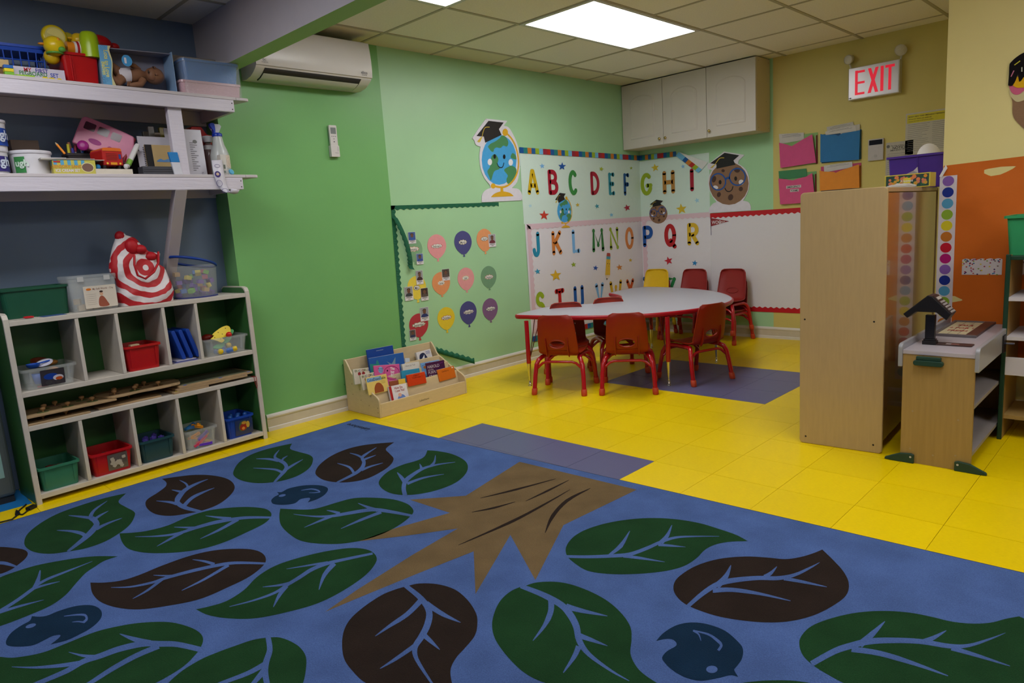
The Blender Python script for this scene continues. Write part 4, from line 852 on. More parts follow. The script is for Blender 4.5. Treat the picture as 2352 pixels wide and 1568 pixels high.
cur = MB(); C0 = q([(2158, 405), (2174, 378), (2179, 386), (2164, 408)]); cur.add([(C0[0][0], C0[0][1], .006), (C0[1][0], C0[1][1], .014), (C0[2][0], C0[2][1], .024), (C0[3][0], C0[3][1], .012)], [(0, 1, 2, 3)])
build('curled_corner', cur, C((214, 208, 206)), bt)
# strip of coloured dots
W = Wall('P', 2170, 560, .007); q = lambda p: W.qs(p)
st = thing('dot_border', 'white border strip of coloured dots down the pillar edge', 'border', mat=W.T)
P = q([(2160, 405), (2198, 404), (2186, 742)]); x0, x1 = P[0][0]-.002, (P[1][0]+P[2][0])/2; zt = P[0][1]; w = x1-x0
build('strip', MB().box(x0, zt-1.12, 0, x1, zt, .0008), C((214, 206, 212)), st)
DC = [((132, 92, 172), 'purple'), ((16, 44, 140), 'dark blue'), ((84, 158, 196), 'light blue'), ((142, 178, 50), 'lime'), ((220, 204, 34), 'yellow'), ((196, 116, 34), 'orange'), ((196, 16, 44), 'red'), ((176, 16, 110), 'magenta')]
cy = [416, 442, 467, 492, 517, 542, 567, 592, 617, 641, 666, 691, 716, 741]
zz = [q([(2176-i*.9, v)])[0][1] for i, v in enumerate(cy)]; dz = (zz[0]-zz[-1])/13
for i in range(19):
    c, nmn = DC[i % 8]; o = build('dot', MB().poly(ell((x0+x1)/2, zz[0]-dz*i, w*.335, w*.335, 0, 28), .0012), C(c), st); o['label'] = nmn+' dot'
# confetti border strips
cF = (2132, 480, 5.227)
def confetti(lb, P, txt=None):
    W = Wall('P', cF[0]+(P[0][0]+P[1][0])/2/cF[2], cF[1]+(P[0][1]+P[2][1])/2/cF[2], .009); Q = W.qs(P, *cF)
    t = thing('confetti_border', lb, 'border', mat=W.T, group='confetti border strips on the orange paper')
    a, b = Q[0][0], Q[1][0]; top, bot = Q[0][1], Q[2][1]; pts = [(b, bot), (a, bot)]; n = 5
    for k in range(n*8+1): f = k/(n*8); pts.append((a+(b-a)*f, top-.003+.005*abs(math.sin(PI*n*f))))
    build('strip', MB().poly(pts, 0, .0008), C((216, 210, 212)), t)
    cols = [(150, 30, 60), (40, 110, 160), (220, 200, 60), (60, 30, 90), (130, 160, 60), (170, 90, 130), (190, 60, 40), (120, 100, 90)]; mb = MB(); rd = random.Random(int(P[0][0]))
    for k in range(58):
        y = top-(top-bot)*(rd.random()**1.9)*.96-.003; x = a+.003+(b-a-.006)*rd.random(); mb.poly(ell(x, y, .0042, .0034, 0, 8), .001+k*.00001, mi=k % 8)
    build('confetti_dot', mb, [C(c) for c in cols], t)['kind'] = 'stuff'
    if txt:
        build('name_panel', MB().poly(rrect(a+(b-a)*.1, bot+.004, b-.004, bot+(top-bot)*.62, .004), .0016), C((220, 214, 214)), t)
        build('lettering', MB().text(txt, .034, a+(b-a)*.36, top-.016, .0018, align='L', bold=.01), m_blk, t)
confetti('confetti dotted border strip left of the green edged shelf', [(410, 600), (892, 592), (892, 788), (415, 790)])
confetti('confetti dotted name strip lettered Ha seen through the green edged shelf', [(1000, 598), (1330, 590), (1330, 790), (1000, 788)], 'Happy')
# felt ice cream at the frame edge
cI = (2252, 100, 7.84); W = Wall('P', 2350, 200, .002); q = lambda p: W.qs(p, *cI)
t = thing('felt_ice_cream', 'layered felt ice cream with black icing on yellow pillar wall', 'wall decoration', mat=W.T)
mx = 960
def sym(L): return L+[(2*mx-p[0],)+tuple(p[1:]) for p in reversed(L)]
build('cone', MB().poly(smooth_poly(q(sym([(535, 925, 1), (575, 1050), (578, 1250), (630, 1380), (784, 1530), (900, 1600)])), 3), 0, .002), M('felt_brown', (142, 110, 84), .9, .1, var=.06, vscale=200), t)
build('cream_layer', MB().poly(smooth_poly(q(sym([(525, 760, 1), (530, 920), (620, 1030), (690, 1050), (784, 1020), (900, 1000)])), 3), .002, .002), M('felt_cream', (206, 192, 148), .9, .1), t)
build('pink_layer', MB().poly(smooth_poly(q(sym([(515, 740, 1), (545, 850), (610, 915), (700, 915), (784, 855), (900, 840)])), 3), .004, .002), M('felt_pink', (206, 100, 132), .9, .1), t)
build('yellow_layer', MB().poly(smooth_poly(q(sym([(560, 600, 1), (580, 740), (660, 795), (784, 795), (900, 800)])), 3), .006, .002), M('felt_yellow', (226, 172, 30), .9, .1), t)
build('icing', MB().poly(smooth_poly(q([(784, 168), (645, 255), (578, 318), (530, 380), (520, 560), (503, 758, 1), (575, 762), (640, 665), (680, 545, 1), (702, 685), (740, 670), (800, 600), (860, 720), (960, 700), (1050, 740), (1100, 600), (1180, 690), (1240, 560), (1330, 760), (1400, 740, 1), (1400, 400), (1300, 280), (1100, 170), (960, 130)]), 3), .008, .002), M('felt_black', (26, 22, 24), .9, .1), t)
for a, b, c in (((618, 392), (722, 316), (206, 196, 60)), ((557, 600), (610, 490), (206, 120, 150)), ((752, 510), (752, 430), (200, 200, 180)), ((900, 350), (960, 300), (120, 170, 200))): build('sprinkle', MB().ribbon(q([a, b]), [.0042], .0105, sm=False), C(c, .9), t)
# ------------------------------------------------------------------ tall shelf cabinet
m_bir = M('birch_laminate', (178, 152, 108), .3, .5, var=.05, vscale=14, stretch=(6, 6, .6), coat=.15)
m_birb = M('birch_glossy_back', (150, 112, 62), .16, .55, var=.05, vscale=14, stretch=(6, 6, .6), coat=.6)
m_maple = M('maple_laminate', (160, 130, 76), .42, .4, var=.09, vscale=9, stretch=(9, 9, .5))
m_hole = C((26, 22, 18), .8)
f0, f1 = onz(1836, 1015), onz(2025, 1043)
t = thing('tall_cabinet', 'tall birch shelf cabinet standing end on against the pillar', 'cabinet', (f0.x, f0.y, 0), math.atan2(f1.y-f0.y, f1.x-f0.x))
w = (f1-f0).length; h = 1.232; D = 1.19
F = frame((0, .019, 0), (1, 0, 0), (0, 0, 1))
mb = MB().poly(rrect(0, 0, w, h, .018), 0, .019, T=F); o = build('end_panel', mb, m_bir, t, bevel=.004); o['label'] = 'near end panel'
F = frame((0, D, 0), (1, 0, 0), (0, 0, 1)); build('end_panel', MB().poly(rrect(0, 0, w, h, .018), 0, .019, T=F), m_bir, t, bevel=.004)
build('back_panel', MB().box(w-.012, .0195, .055, w-.004, D-.0195, h-.028), m_birb, t)['label'] = 'glossy back panel'
for z in (.06, .36, .66, .94): build('shelf', MB().box(.004, .0195, z, w-.0125, D-.0195, z+.018), m_bir, t)
build('top_board', MB().box(.003, .0195, h-.024, w-.002, D-.0195, h-.004), m_bir, t, bevel=.002)
build('divider', MB().box(.004, D/2-.009, .0785, w-.0125, D/2+.009, h-.0245), m_bir, t)
mb = MB()
for u, v in ((1849, 733), (2005, 740), (1851, 1001), (2003, 1024)): p = ony(u, v, f0.y+.004); mb.poly(ell(p.x-f0.x, p.z, .0045, .0045, 0, 10), 0, T=frame((0, -.0004, 0), (1, 0, 0), (0, 0, 1)))
build('screw_hole', mb, m_hole, t)
# things on the tall cabinet
CZ = h-.0035
y = 4.12; a, b = ony(2032, 427, y).x, ony(2136, 431, y).x
t = thing('tissue_box', 'floral tissue box with yellow edges on top of tall cabinet', 'tissue box', (a, y, CZ)); w = b-a; hh = .072
build('box', MB().box(0, 0, 0, w, .11, hh), C((206, 188, 70), .5), t, bevel=.001)
F = frame((0, -.0006, 0), (1, 0, 0), (0, 0, 1)); rd = random.Random(5)
mb = MB().box(.006, .005, 0, w-.006, hh-.005, .0002, T=F)
FC = [(220, 120, 90), (214, 140, 40), (200, 160, 60), (196, 110, 110)]
for k in range(46):
    x, z, r = rd.uniform(.02, w-.02), rd.uniform(.014, hh-.014), rd.uniform(.005, .013); c = rd.choice([1, 1, 2, 3, 4, 5])
    if c == 1: mb.poly(ell(x, z, r*1.2, r*.5, rd.uniform(0, 3)), .0004+k*.00001, mi=1, T=F)
    else:
        mb.poly(star(x, z, r, rd.uniform(0, 1), .75, 8), .0006+k*.00001, mi=c, T=F).poly(ell(x, z, r*.4, r*.4), .0007+k*.00001, mi=3, T=F)
mb.box(w*.42, .024, .0013, w*.58, .052, .0016, mi=6, T=F)
build('floral_print', mb, [C((40, 70, 62)), C((40, 104, 66))]+[C(c) for c in FC]+[C((220, 200, 60))], t)
build('lettering', MB().text('Kleenex', .018, w*.5, .038, .0018, T=F, bold=.01), C((226, 222, 214)), t)
build('opening', MB().poly(ell(w/2, .055, w*.3, .025), hh+.0004), C((60, 50, 40)), t)
ti = MB().add([(w*.42, .04, hh), (w*.66, .07, hh), (w*.66, .05, hh+.034), (w*.58, .045, hh+.016), (w*.47, .06, hh+.008)], [(0, 1, 2, 3), (0, 3, 4)]); build('tissue', ti, C((214, 208, 220)), t)
y = 4.40; a, b = ony(2037, 362, y), ony(2200, 347, y)
t = thing('purple_bin', 'dark purple plastic bin behind the tissue box', 'bin', ((a.x+b.x)/2-.01, y+.09, CZ))
H = a.z-CZ; build('tub', MB().bin(b.x-a.x-.03, .17, H, .93, .009, .012), C((74, 44, 142), .4), t)
build('rib', MB().box(-.012, -.0885, .02, -.006, -.083, H-.012), C((66, 38, 130), .4), t)
t = thing('paper_roll', 'white rolled paper standing up out of the purple bin', 'paper', ((a.x+b.x)/2-.005, y+.1, CZ+.012))
P = smooth_poly([(-.085, 0, 1), (-.06, .14), (-.03, .205), (.02, .228), (.07, .21), (.1, .15), (.11, 0, 1)], 5); vs = []
for p in P: vs += [(p[0]*.8, -.02+3*p[0]*p[0], p[1]*1.0), (p[0]*.8, .0, 0)]
build('sheet', MB().add(vs, [(2*i, 2*i+1, 2*i+3, 2*i+2) for i in range(len(P)-1)], 0, True), C((220, 212, 204)), t).modifiers.new('th', 'SOLIDIFY').thickness = .0012
y = 4.085; a, b = ony(2034, 429, y), ony(2106, 430, y); mb = MB(); rd = random.Random(9); R = []
for i in range(9):
    k = i/8; r = .006+.012*math.sin(PI*k)*rd.uniform(.6, 1.1); R.append([((b.x-a.x)*k, .012*rd.uniform(.6, 1.2)*math.cos(2*PI*j/8), max(0, r*(1+math.sin(2*PI*j/8))*rd.uniform(.7, 1.1))) for j in range(8)])
o = build('plastic_wrap', mb.rings(R, 0, False), M('clear_wrap', (220, 216, 214), .12, .6, alpha=.75), loc=(a.x, y-.012, CZ)); tag(o, 'crumpled clear plastic wrap lying before the tissue box', 'wrapper')
y = 3.62; a, b = ony(1885, 436, y), ony(1955, 430, y)
o = build('black_folder', MB().box(0, 0, 0, b.x-a.x, .25, .012), C((40, 34, 36), .5), loc=(a.x, y, CZ), bevel=.002); tag(o, 'flat black folder lying on top of the tall cabinet', 'folder')
# ------------------------------------------------------------------ wooden play counter
m_gl = M('laminate_grey_lilac', (176, 168, 176), .35, .45, var=.02)
m_al2 = M('rail_grey', (160, 160, 166), .35, .5, metal=.2)
m_dg = C((34, 62, 50), .4)
zt = .515; cx0, cx1, cy0_, cy1_ = -.884, -.612, 3.342, 4.19
t = thing('play_counter', 'low maple play shop counter with grey top beside tall cabinet', 'play furniture', (cx0, cy0_, 0)); w = cx1-cx0; D = cy1_-cy0_
o = build('end_panel', MB().box(0, 0, 0, w, .018, zt-.018), m_maple, t, bevel=.001)
build('end_panel', MB().box(0, D-.018, 0, w, D, zt-.018), m_maple, t)
build('side_panel', MB().box(0, .0185, .02, .012, D-.0185, zt-.018), m_maple, t)
for z in (.06, .27): build('shelf', MB().box(.0125, .0185, z, w-.004, D-.0185, z+.016), C((150, 142, 140), .5), t)
build('worktop', MB().box(.0, -.003, zt-.0175, w, D, zt), m_gl, t, bevel=.001)
for x0, x1 in ((-.017, -.0005), (w+.0005, w+.017)):
    F = frame((x1, 0, 0), (0, 1, 0), (0, 0, 1)); b = MB().poly(smooth_poly([(-.012, .44, 1), (D, .44, 1), (D, .543, 1), (.012, .543), (-.006, .536), (-.012, .52)], 4), -(x1-x0)+.0, x1-x0, T=F)
    build('side_rail', b, m_al2, t, bevel=.003)
build('handle', MB().poly(rrect(.045, .452, .16, .476, .011), 0, .022, T=frame((0, 0, 0), (1, 0, 0), (0, 0, 1))).box(.055, -.016, .476, .15, 0, .492), m_dg, t, bevel=.003)
for s in (0, 1):
    pl = [(-.03, .0), (.058, .0), (.058, .04), (.045, .045), (-.0, .04), (-.06, .012), (-.062, .002)]
    if s: pl = [(w-p[0], p[1]) for p in pl]
    f = build('foot', MB().poly(pl, 0, .014, T=frame((0, 0, 0), (1, 0, 0), (0, 0, 1))), m_dg, t, bevel=.003)
    build('bolt', MB().poly(ell((w-.045) if s else .045, .03, .0045, .0045), .0145, .001, T=frame((0, 0, 0), (1, 0, 0), (0, 0, 1))), C((190, 184, 176), .3), f)
mb = MB()
for x, z in ((.045, .24), (.22, .225), (.04, .065), (.13, .05), (.215, .065)): mb.poly(ell(x, z, .004, .004, 0, 10), .0004, T=frame((0, 0, 0), (1, 0, 0), (0, 0, 1)))
build('screw', mb, C((160, 140, 110), .4), t)
sl = MB().box(w+.0175, .46, .44, w+.024, .52, .52); sl.box(w+.024, .485, .48, w+.06, .492, .486, mi=1)
build('card_slot', sl, [C((30, 26, 26), .4), M('chrome', (200, 200, 205), .15, metal=1)], t)
# toy till scanner on the counter
b = onz(2136, 790, zt)
t = thing('scanner_stand', 'black toy till scanner head on a square post', 'toy', (b.x, b.y, zt))
bk = M('plastic_black', (24, 22, 24), .32, .5)
build('base', MB().box(-.028, -.02, .0, .028, .02, .018).box(-.024, -.017, .018, .024, .017, .026), bk, t, bevel=.002)
build('post', MB().box(-.019, -.014, .026, .019, .014, .135), bk, t, bevel=.002)
F = frame((0, .045, 0), (1, 0, 0), (0, 0, 1))
hd = [(-.085, .122), (-.103, .14), (-.005, .228), (.012, .224), (.088, .146), (.07, .118), (.03, .152), (-.05, .152)]
build('head', MB().poly(hd, 0, .09, T=F), bk, t, bevel=.003)
kp = frame((.0185, 0, .2175), (.076, 0, -.078), (0, 1, 0)); kb = MB().box(-.006, -.04, .0004, .1, .04, .003, T=kp); ko = build('keypad', kb, C((62, 46, 46), .4), t)
kk = MB()
for i in range(5):
    for j in range(4): kk.box(.028+i*.0145, -.032+j*.017, .0032, .037+i*.0145, -.02+j*.017, .0055, T=kp)
build('key', kk, C((168, 160, 158), .4), ko); build('display', MB().box(.004, -.03, .0032, .018, .03, .005, T=kp), C((188, 182, 176), .3), ko)
b = onz(2185, 792, zt); o = thing('card_pad', 'flat dark brown card pad lying before the scanner', 'toy', (b.x, b.y, zt))
a0, a1 = onz(2118, 790, zt), onz(2234, 790, zt); hw = (a1.x-a0.x)/2
build('pad', MB().poly(rrect(-hw, -.03, hw*.92, .036, .01), 0.0004, .004), C((66, 48, 46), .4), o); build('sticker', MB().box(-.02, -.012, .0045, 0, .01, .005).box(0, -.012, .0045, .03, .01, .005, mi=1), [C((170, 160, 160)), C((140, 90, 84))], o)
b = onz(2225, 768, zt); P = [onz(u, v, zt) for u, v in ((2152, 773), (2187, 740), (2283, 743), (2249, 776))]; cxm = sum(p.x for p in P)/4; cym = sum(p.y for p in P)/4
o = thing('price_board', 'framed price chart with grey and brown edges on the counter', 'toy', (cxm, cym, zt))
x0, x1 = min(P[0].x, P[1].x)-cxm+.01, (P[2].x+P[3].x)/2-cxm; y0, y1 = (P[0].y+P[3].y)/2-cym, (P[1].y+P[2].y)/2-cym
build('frame', MB().box(x0, y0, 0, x1, y0+.02, .012).box(x0, y1-.02, 0, x1, y1, .012).box(x0, y0+.02, 0, x0+.015, y1-.02, .012).box(x1-.045, y0+.02, 0, x1, y1-.02, .012, mi=1), [C((104, 96, 98), .4), C((84, 56, 50), .4)], o, bevel=.001)
build('chart', MB().box(x0+.015, y0+.02, 0, x1-.045, y1-.02, .006), C((206, 196, 160)), o); ln = MB(); W_ = x1-.045-x0-.015
for i in range(1, 3): ln.box(x0+.015+W_*i/3-.0008, y0+.022, .0062, x0+.015+W_*i/3+.0008, y1-.022, .0066)
build('chart_line', ln, C((90, 84, 76)), o); ln = MB()
for s, f in (('SALE', .72), ('2 FOR 1', .52), ('FRESH', .34)): ln.text(s, .05, x0+.015+W_*.5, y0+(y1-y0)*f, .0068, bold=.02, sx=.62)
build('lettering', ln, C((176, 40, 40)), o)
# ------------------------------------------------------------------ green edged shelf unit at the right
sx, sy = -.612, 3.89
t = thing('green_edged_shelf', 'open wooden shelf unit with dark green edges at right', 'shelf', (sx, sy, 0)); SW, SD, SH = .62, .34, .885
m_wl = M('shelf_white_laminate', (200, 194, 198), .4, .4); m_gd = C((26, 58, 40), .4)
for s in (0, 1):
    x = 0 if s == 0 else SW-.018
    p = build('side_panel', MB().box(x, .012, 0, x+.018, SD, SH), m_maple, t); build('green_edge', MB().box(x, 0, 0, x+.019, .0118, SH+.004), m_gd, p, bevel=.003)
build('top_board', MB().box(.0185, 0, SH-.022, SW-.0185, SD, SH-.004), m_gd, t, bevel=.002)
for z in (.672, .487): build('shelf', MB().box(.0185, .002, z, SW-.0185, SD, z+.018), m_wl, t, bevel=.001)
build('shelf', MB().box(.0185, .002, .32, SW-.0185, .016, .405), m_wl, t, bevel=.001)['label'] = 'white front rail'
build('shelf', MB().box(.0185, .0165, .32, SW-.0185, SD, .336), m_wl, t)
build('shelf', MB().box(.0185, .03, .1, SW-.0185, SD, .118), m_maple, t)
a = ony(2309, 497, sy+.05); b = ony(2314, 585, sy+.05)
t = thing('green_storage_bin', 'bright green storage bin with handles on the green edged shelf', 'bin', (b.x+.17, sy+.16, SH-.0035))
build('tub', MB().bin(.36, .24, .182, .92, .01, .015), C((48, 146, 92), .4), t)
build('rib', MB().box(-.075, -.1245, .06, -.068, -.118, .17).box(.06, -.1245, .06, .067, -.118, .17), C((40, 128, 80), .4), t)
build('handle', MB().tube([(-.12, 0, .182), (-.11, 0, .196), (-.04, 0, .196), (-.03, 0, .182)], .006), C((40, 128, 80), .4), t)
# ------------------------------------------------------------------ kidney table
TZ = .515
c8 = (1160, 580, 3.92)
out = [(95,556),(250,516),(360,491),(500,474),(640,467),(780,458),(900,444),(990,428),(1035,412),(1046,396),(1020,381),(965,369),(938,364),(985,352),(1060,334),(1180,314),(1290,308),(1420,310),(1600,318),(1800,335),(1950,361),(2030,392),(2050,418),(2000,448),(1900,474),(1700,506),(1500,530),(1270,550),(1000,562),(700,569),(400,568),(200,563)]
P = [onz(c8[0]+a/c8[2], c8[1]+b/c8[2], TZ) for a, b in out]
TO = Vector((sum(p.x for p in P)/len(P), sum(p.y for p in P)/len(P), 0))
pl = smooth_poly([(p.x-TO.x, p.y-TO.y) for p in P], 4)
ar = sum(pl[i][0]*pl[(i+1) % len(pl)][1]-pl[(i+1) % len(pl)][0]*pl[i][1] for i in range(len(pl)))
if ar < 0: pl = pl[::-1]
def inset(pl, d):
    n = len(pl); o = []
    for i in range(n):
        a, b = Vector(pl[i-1]), Vector(pl[(i+1) % n]); t = (b-a).normalized(); o.append((pl[i][0]-t.y*d, pl[i][1]+t.x*d))
    return o
t = thing('kidney_table', 'low kidney shaped table with grey top and red edge', 'table', (TO.x, TO.y, 0))
m_tt = M('table_grey_laminate', (172, 171, 182), .34, .45, var=.015, vscale=200)
m_tr = M('plastic_red', (168, 16, 34), .3, .5); m_trd = M('tube_red', (172, 10, 26), .22, .55, coat=.3)
build('tabletop', MB().poly(inset(pl, .006), TZ-.026, .0262), m_tt, t)
R = [[(p[0], p[1], z) for p in inset(pl, d)] for d, z in ((.007, TZ+.0005), (.002, TZ+.0008), (-.003, TZ-.002), (-.006, TZ-.012), (-.004, TZ-.024), (.002, TZ-.03), (.03, TZ-.03))]
R.append(R[0]) if False else None
build('edge_band', MB().rings(R, 0, True, False, False), m_tr, t)
m_chr = M('chrome_leg', (215, 212, 200), .16, metal=1)
legs = [onz(1218, 886)-TO, onz(1537, 885)-TO, onz(1646, 832)-TO, Vector((-.2, .62, 0)), Vector((-.38, .1, 0))]
cc = Vector((0, .02, 0))
for L in legs:
    z1 = TZ-.031; l = build('leg', MB().tube([(L.x, L.y, .17), (L.x, L.y, z1)], .0165, 12), m_trd, t)
    build('chrome_foot', MB().lathe([(.0145, .17), (.0125, .1), (.009, .05), (.008, .02), (.011, .017), (.011, .013), (.006, .011), (.014, .006), (.013, 0)], 14, T=Matrix.Translation((L.x, L.y, 0))), m_chr, l)
    d = (cc-Vector((L.x, L.y, 0))).normalized(); s = Vector((-d.y, d.x, 0)); mb = MB()
    for k in (-1, 1): mb.tube([(L.x+d.x*.012, L.y+d.y*.012, .2), (L.x+d.x*.1+s.x*.03*k, L.y+d.y*.1+s.y*.03*k, z1)], .0032, 6)
    build('brace', mb, C((92, 20, 26), .35), l)
# ------------------------------------------------------------------ child chairs: local +y is where the sitter faces, rear feet on y = 0
def make_chair(label, col, tube_m, foot_c, solid=False):
    t = thing('child_chair', label, 'chair', group='child chairs round the kidney table')
    SWd, SH_, BH = .30, .27, .555
    shell = M('shell_'+str(col), col, .38, .5, var=.03, vscale=30, bump=.15, bscale=300)
    # seat and back as one bent shell: rows of (y, z, half width)
    rows = [(.31, .262, .125), (.305, .275, .135), (.27, .282, .142), (.2, .275, .145), (.12, .27, .142), (.06, .272, .138), (.03, .285, .136), (.015, .31, .136), (.006, .34, .136), (-.006, .395, .133), (-.02, .46, .128), (-.03, .52, .12), (-.032, .543, .108), (-.031, .553, .085)]
    nx = 12; th = .006; mb = MB(); hole = (.0, .345, .062, .026)
    fr, bk = [], []
    for j, (y, z, w) in enumerate(rows):
        a = rows[max(j-1, 0)]; b = rows[min(j+1, len(rows)-1)]; dy, dz = b[0]-a[0], b[1]-a[1]; ln = math.hypot(dy, dz); ny, nz = dz/ln, -dy/ln
        f, k = [], []
        for i in range(nx+1):
            u = i/nx*2-1; x = u*w; e = abs(u)**4
            cy = (.018*e if j > 6 else 0); cz = (.012*e if j <= 6 else 0)
            f.append((x, y+cy, z+cz)); k.append((x, y+cy-ny*th, z+cz-nz*th))
        fr.append(f); bk.append(k)
    def sheet(G, flip):
        vs = [p for r in G for p in r]; fs = []
        for j in range(len(G)-1):
            for i in range(nx):
                f = (j*(nx+1)+i, j*(nx+1)+i+1, (j+1)*(nx+1)+i+1, (j+1)*(nx+1)+i)
                if not solid and j in (7, 8) and 3 <= i <= 8: continue
                fs.append(f[::-1] if flip else f)
        mb.add(vs, fs, 0, True)
    sheet(fr, True); sheet(bk, False)
    # rim all round
    loop_f = fr[0]+[r[-1] for r in fr[1:]]+fr[-1][::-1][1:]+[r[0] for r in fr[::-1]][1:-1]
    rb = MB().tube([tuple(p) for p in loop_f], .0055, 6, closed=True)
    s = build('seat_shell', mb, shell, t)
    build('rolled_rim', rb, shell, s)
    # hand hole: fill square opening down to an ellipse
    def at(x, z): 
        for a, b in zip(rows[6:], rows[7:]):
            if a[1] <= z <= b[1]: k = (z-a[1])/(b[1]-a[1]); return a[0]+(b[0]-a[0])*k
        return rows[8][0]
    if not solid:
        hm = MB(); n = 32; inner = []; outer = []; x3 = .136*(3/nx*2-1); z0, z1 = rows[7][1], rows[9][1]; zc = (z0+z1)/2
        for i in range(n):
            a = 2*PI*i/n; c, q = math.cos(a), math.sin(a); m_ = 1/max(abs(c)/abs(x3), abs(q)/((z1-z0)/2), 1e-6)
            outer.append((c*m_, zc+q*m_)); inner.append((c*.056, zc+q*.028))
        for off, fl_ in ((0, 1), (-th, 0)):
            vs = [(x, at(x, z)+off, z) for x, z in outer]+[(x, at(x, z)+off, z) for x, z in inner]
            hm.add(vs, [((i, (i+1) % n, n+(i+1) % n, n+i)) if fl_ else ((i, n+i, n+(i+1) % n, (i+1) % n)) for i in range(n)], 0, True)
        hm.tube([(x*1.03, at(x, z)-th/2, zc+(z-zc)*1.06) for x, z in inner], .0062, 6, closed=True)
        build('hand_hole', hm, shell, s)
    else:
        hm = MB(); n = 28
        hm.tube([(.055*math.cos(2*PI*i/n), at(0, .36+.024*math.sin(2*PI*i/n))+.002, .36+.024*math.sin(2*PI*i/n)) for i in range(n)], .0035, 6, closed=True)
        build('hand_hole', hm, shell, s)
    rib = MB()
    for x in (-.078, .078):
        R = []
        for z, d in ((.262, .002), (.275, .017), (.31, .016), (.35, .012), (.4, .002)): yb = at(x, max(z, .286))-th; R.append([(x-.003, yb, z), (x+.003, yb, z), (x+.003, yb-d, z), (x-.003, yb-d, z)])
        rib.rings(R, 0, False)
    build('back_rib', rib, shell, s)
    hx = .172
    for sd in (-1, 1):
        P = [(sd*(hx+.006), -.012, .012), (sd*hx, .012, .13), (sd*(hx-.008), .028, .205), (sd*(hx-.02), .042, .236), (sd*(hx-.038), .07, .252), (sd*(hx-.046), .14, .254), (sd*(hx-.046), .215, .254), (sd*(hx-.038), .28, .252), (sd*(hx-.02), .306, .236), (sd*(hx-.008), .32, .205), (sd*(hx+.0), .338, .13), (sd*(hx+.006), .36, .012)]
        k = 6
        for part_, nm in ((P[:k+1], 'leg'), (P[k:], 'leg')):
            o = build(nm, MB().tube(part_, .0155, 12, cap=True), tube_m, t)
            e = part_[0] if part_[0][2] < .05 else part_[-1]; e2 = part_[1] if part_[0][2] < .05 else part_[-2]; d = (Vector(e2)-Vector(e)).normalized()
            b0 = Vector(e); R = [(b0+d*(-.012+l), r) for l, r in ((.0, .016), (.004, .0195), (.02, .0205), (.042, .02), (.046, .0175))]
            fm = MB(); fm.rings([[(p.x+r*math.cos(2*PI*i/14), p.y+r*math.sin(2*PI*i/14), max(p.z, 0)) for i in range(14)] for p, r in R], 0, True)
            build('rubber_foot', fm, C(foot_c, .5), o)
    for y in (.03, .315):
        build('cross_bar', MB().tube([(-hx+.006, y, .175), (-.12, y+(.006 if y < .1 else -.006), .215), (-.09, y+(.008 if y < .1 else -.008), .224), (.09, y+(.008 if y < .1 else -.008), .224), (.12, y+(.006 if y < .1 else -.006), .215), (hx-.006, y, .175)], .0095, 8), tube_m, t)
    return t
m_try = M('tube_yellow', (216, 176, 20), .25, .5)
RED, ORR = (160, 36, 24), (190, 66, 34)
ch = make_chair('red child chair with its back to us at left end of table front', (142, 30, 6), m_trd, ORR)
chs = make_chair('dark red child chair on top of the stack nearest the white board', (142, 30, 28), m_trd, ORR, True)
chy = make_chair('yellow child chair against the back wall behind the kidney table', (226, 186, 24), m_try, (206, 170, 30), True)
def put(root, rear, fwd, z=0., lab=None, first=False):
    ang = math.atan2(fwd[1], fwd[0])-PI/2
    if first: root.location = (rear[0], rear[1], z); root.rotation_euler = (0, 0, ang); return root
    return dup(root, (rear[0], rear[1], z), ang, lab)
put(ch, (-3.05, 3.50), (-.41, .91), first=True)
put(ch, (-2.645, 3.742), (-.547, .837), lab='red child chair with its back to us at middle of table front')
put(ch, (-2.335, 4.306), (-.95, .313), lab='red child chair turned side on at right end of table front')
put(ch, (-3.435, 4.07), (.68, -.73), lab='red child chair facing us across the left end of the table')
put(ch, (-3.29, 4.43), (.8, -.6), lab='red child chair facing us beside the curved notch of table')
# stacks along the back wall
bx = [ony(u, 612, 5.99).x for u in (1687, 1597, 1510)]
put(chs, (bx[0]-.01, 5.965), (0, -1), .09, first=True)
put(chs, (bx[0]-.01, 5.99), (0, -1), 0, lab='dark red child chair at the bottom of the stack nearest the white board')
put(chs, (bx[1], 5.965), (.03, -1), .09, lab='dark red child chair on top of the stack right of the yellow chair')
put(chs, (bx[1], 5.99), (.03, -1), 0, lab='dark red child chair at the bottom of the stack right of the yellow chair')
put(chy, (bx[2], 5.965), (.1, -1), .09, first=True)
put(chs, (bx[2], 5.99), (.1, -1), 0, lab='dark red child chair in the stack under the yellow chair')
# ------------------------------------------------------------------ book display
BX, BY = -3.672, 2.446
m_bd = M('birch_display', (206, 184, 146), .4, .45, var=.05, vscale=10, stretch=(2, 2, 6))
bd = thing('book_display', 'low tiered birch book display full of picture books', 'book display', (BX, BY, 0), PI/2)
BL_, BDp = .757, .378
prof = smooth_poly([(0, 0, 1), (BDp, 0, 1), (BDp, .353, 1), (BDp-.02, .353), (BDp-.05, .318), (BDp-.085, .268), (BDp-.13, .244), (BDp-.18, .216), (BDp-.23, .19), (BDp-.27, .18), (BDp-.31, .158), (.03, .14), (.006, .122), (0, .1, 1)], 4)
for x in (0, BL_-.012): build('side_panel', MB().poly(prof, 0, .012, T=frame((x, 0, 0), (0, 1, 0), (0, 0, 1))), m_bd, bd, bevel=.003)
X0, X1 = .0125, BL_-.0125
build('front_board', MB().box(X0, .002, 0, X1, .014, .092), m_bd, bd, bevel=.003)
tiers = [(.085, .165), (.175, .222), (.265, .26)]
